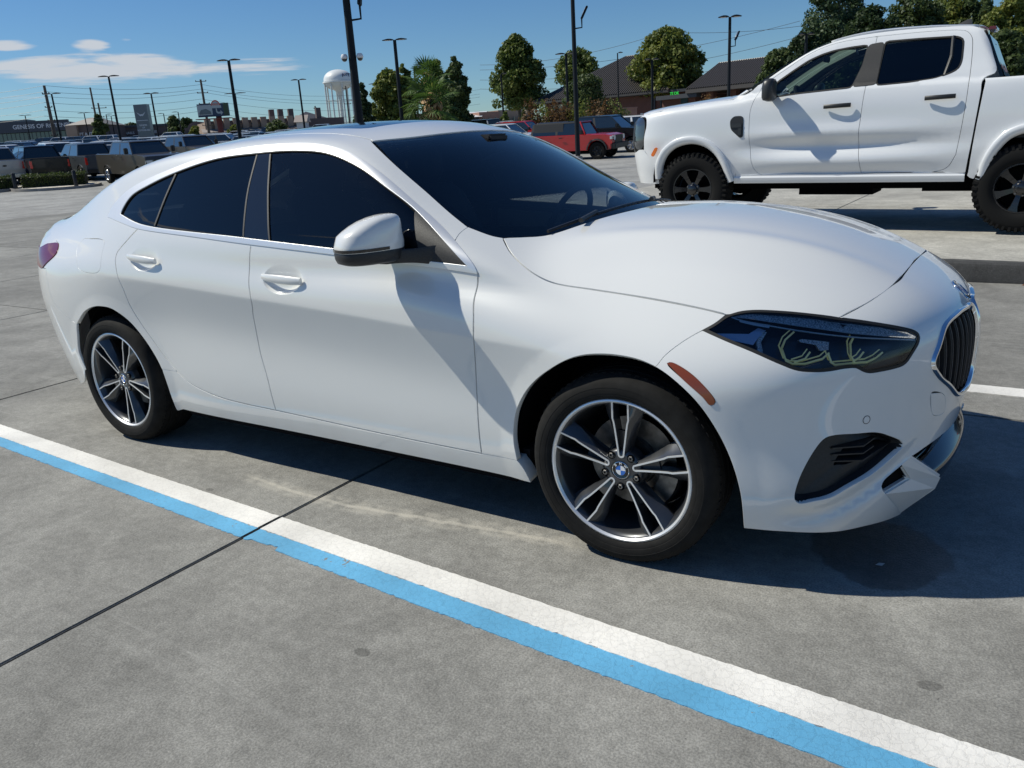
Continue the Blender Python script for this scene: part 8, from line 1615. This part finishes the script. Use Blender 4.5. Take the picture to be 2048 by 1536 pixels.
t, f = building((-102.491, 76.905), (-98.73, 79.463), 3.42, 'large billboard showing a car and a white arrow under a red dome', 'billboard', 'billboard'); L = f.L; z0, z1 = 3.86, 5.67; h = z1-z0
MB().box(0, L, 0, .35, z0, z1).build('panel', 'bill_blue', t); MB().box(0, L*.48, -.03, -.002, z0+.25, z1-.15).build('poster_left', 'bill_pale', t); MB().box(L*.84, L, -.03, -.002, z0+.1, z1-.02).build('poster_right', 'bill_green', t)
MB().add([(L*.5+L*.15*math.cos(q)+L*.12*.9, -.05, z1-.3+h*.42*math.sin(q)) for q in np.linspace(0, PI, 20)], [tuple(range(20))]).build('red_dome', 'red_lamp', t); MB().add([(L*.5+L*.12*math.cos(q)+L*.12*.9, -.06, z1-.28+h*.30*math.sin(q)) for q in np.linspace(0, PI, 20)], [tuple(range(20))]).build('dome_face', 'bill_pale', t)
MB().box(L*.47, L*.78, -.05, -.032, z1-.3-h*.20, z1-.302).build('banner', 'bill_pale', t); lettering('PEDDLERS', h*.15, 'red_lamp', t, L*.61, -.07, z1-.12)
ar = [(.60, .62), (.63, .62), (.64, .40), (.66, .34), (.74, .34), (.74, .46), (.82, .27), (.74, .08), (.74, .20), (.65, .20), (.61, .28), (.60, .40)]
MB().add([(L*x, -.055, z0+h*z) for x, z in ar], [tuple(range(12))]).build('arrow', 'bill_pale', t)
MB().loft([[(L*.05, -.04, z0+h*.3), (L*.12, -.04, z0+h*.55), (L*.28, -.04, z0+h*.62), (L*.42, -.04, z0+h*.42), (L*.44, -.04, z0+h*.2), (L*.06, -.04, z0+h*.2)], [(L*.05, -.05, z0+h*.3), (L*.12, -.05, z0+h*.55), (L*.28, -.05, z0+h*.62), (L*.42, -.05, z0+h*.42), (L*.44, -.05, z0+h*.2), (L*.06, -.05, z0+h*.2)]]).build('pictured_car', 'sign_grey', t)
MB().box(-.3, L+.2, -.5, .8, z0-.35, z0-.25).build('catwalk', 'rust', t); MB().tube([(L*.62, .5, -1), (L*.62, .5, z0)], .42, 12).build('column', 'rust', t, True)

t = empty('water_tower', (-312.242, 323.322, 4.75), label='white water tower on legs behind the shops', cat='water tower'); R_ = 7.55; zr = 30.97; zt = 36.97; h = zt-zr
MB().lathe([(0, zt)]+[(R_*math.sin(q), zr+h*math.cos(q)**.8) for q in np.linspace(.15, PI/2-.02, 12)], 48).build('tank', 'tank_white', t, True, 50)
MB().lathe([(R_*1.0, zr+.2), (R_*1.07, zr+.1), (R_*1.07, zr-.5), (R_*1.0, zr-.6)], 48).build('rim', 'tank_white', t, True, 40)
MB().lathe([(R_*.98, zr-.5)]+[(R_*.97*math.cos(q)*.999, zr-.5-h*.62*math.sin(q)) for q in np.linspace(0, 1.18, 10)]+[(R_*.26, zr-h*.78), (R_*.16, zr-h*1.0), (R_*.12, zr-h*1.5), (R_*.12, 0)], 36).build('bowl', 'tank_leg', t, True, 50)
for k in range(8): a = k*PI/4+.2; MB().tube([(R_*.96*math.cos(a), R_*.96*math.sin(a), zr-.5), (R_*.96*math.cos(a), R_*.96*math.sin(a), -1)], .42, 8).build('leg', 'tank_leg', t, True)
for zz in (zr*.35, zr*.7): MB().lathe([(R_*.96, zz-.15), (R_*.99, zz), (R_*.96, zz+.15)], 8).build('brace_ring', 'tank_leg', t)
me = text_mesh('NET', 2.6, .1, True); me.transform(Matrix.Rotation(PI/2, 4, 'X')); o = link('lettering', me, 'letter_dark', t); a = -0.177; o.location = (R_*.93*math.cos(a), R_*.93*math.sin(a), zr+h*.42); o.rotation_euler = (0, 0, a+PI/2)

t, f = building((-89.749, 124.444), (-86.642, 126.486), 4.52, 'low store with a white sloping roof right of the palms'); L = f.L; H_ = 2.50
MB().box(0, L, .5, 10, 0, H_*.55).build('wall', 'wall_dark', t); MB().add([(-.4, -.6, H_*.55), (L+.2, -.6, H_*.55), (L+1.2, 6, H_), (.8, 6, H_), (L+1.2, 10, H_*.5), (.8, 10, H_*.5)], [(0, 1, 2, 3), (3, 2, 4, 5)]).build('roof', 'tank_white', t)
for i in range(4): MB().box(L*i/4+.4, L*(i+1)/4-.4, .3, .48, .3, H_*.4).build('window', 'facade_glass', t)

t, f = building((-86.622, 126.435), (-81.372, 137.51), 4.53, 'long low brick and tan store between the white-roofed store and the bank'); L = f.L; H_ = 2.18
MB().box(0, L*.35, .5, 10, 0, H_).build('wall', 'brick_pale', t); MB().box(L*.35, L, .7, 10, 0, H_*1.1).build('wall', 'wall_tan', t)
for i in range(9): MB().box(L*i/9+.6, L*(i+1)/9-.6, .3, .48, .3, H_*.5).build('window', 'facade_glass', t)

t, f = building((-78.6, 93.879), (-73.349, 102.464), 3.30, 'low brick building half hidden behind the palms'); L = f.L; H_ = 2.72
MB().box(0, L, .5, 10, 0, H_).build('wall', 'brick_pale', t)
for i in range(9): MB().box(L*i/9+.6, L*(i+1)/9-.6, .3, .48, .3, H_*.6).build('window', 'facade_glass', t)
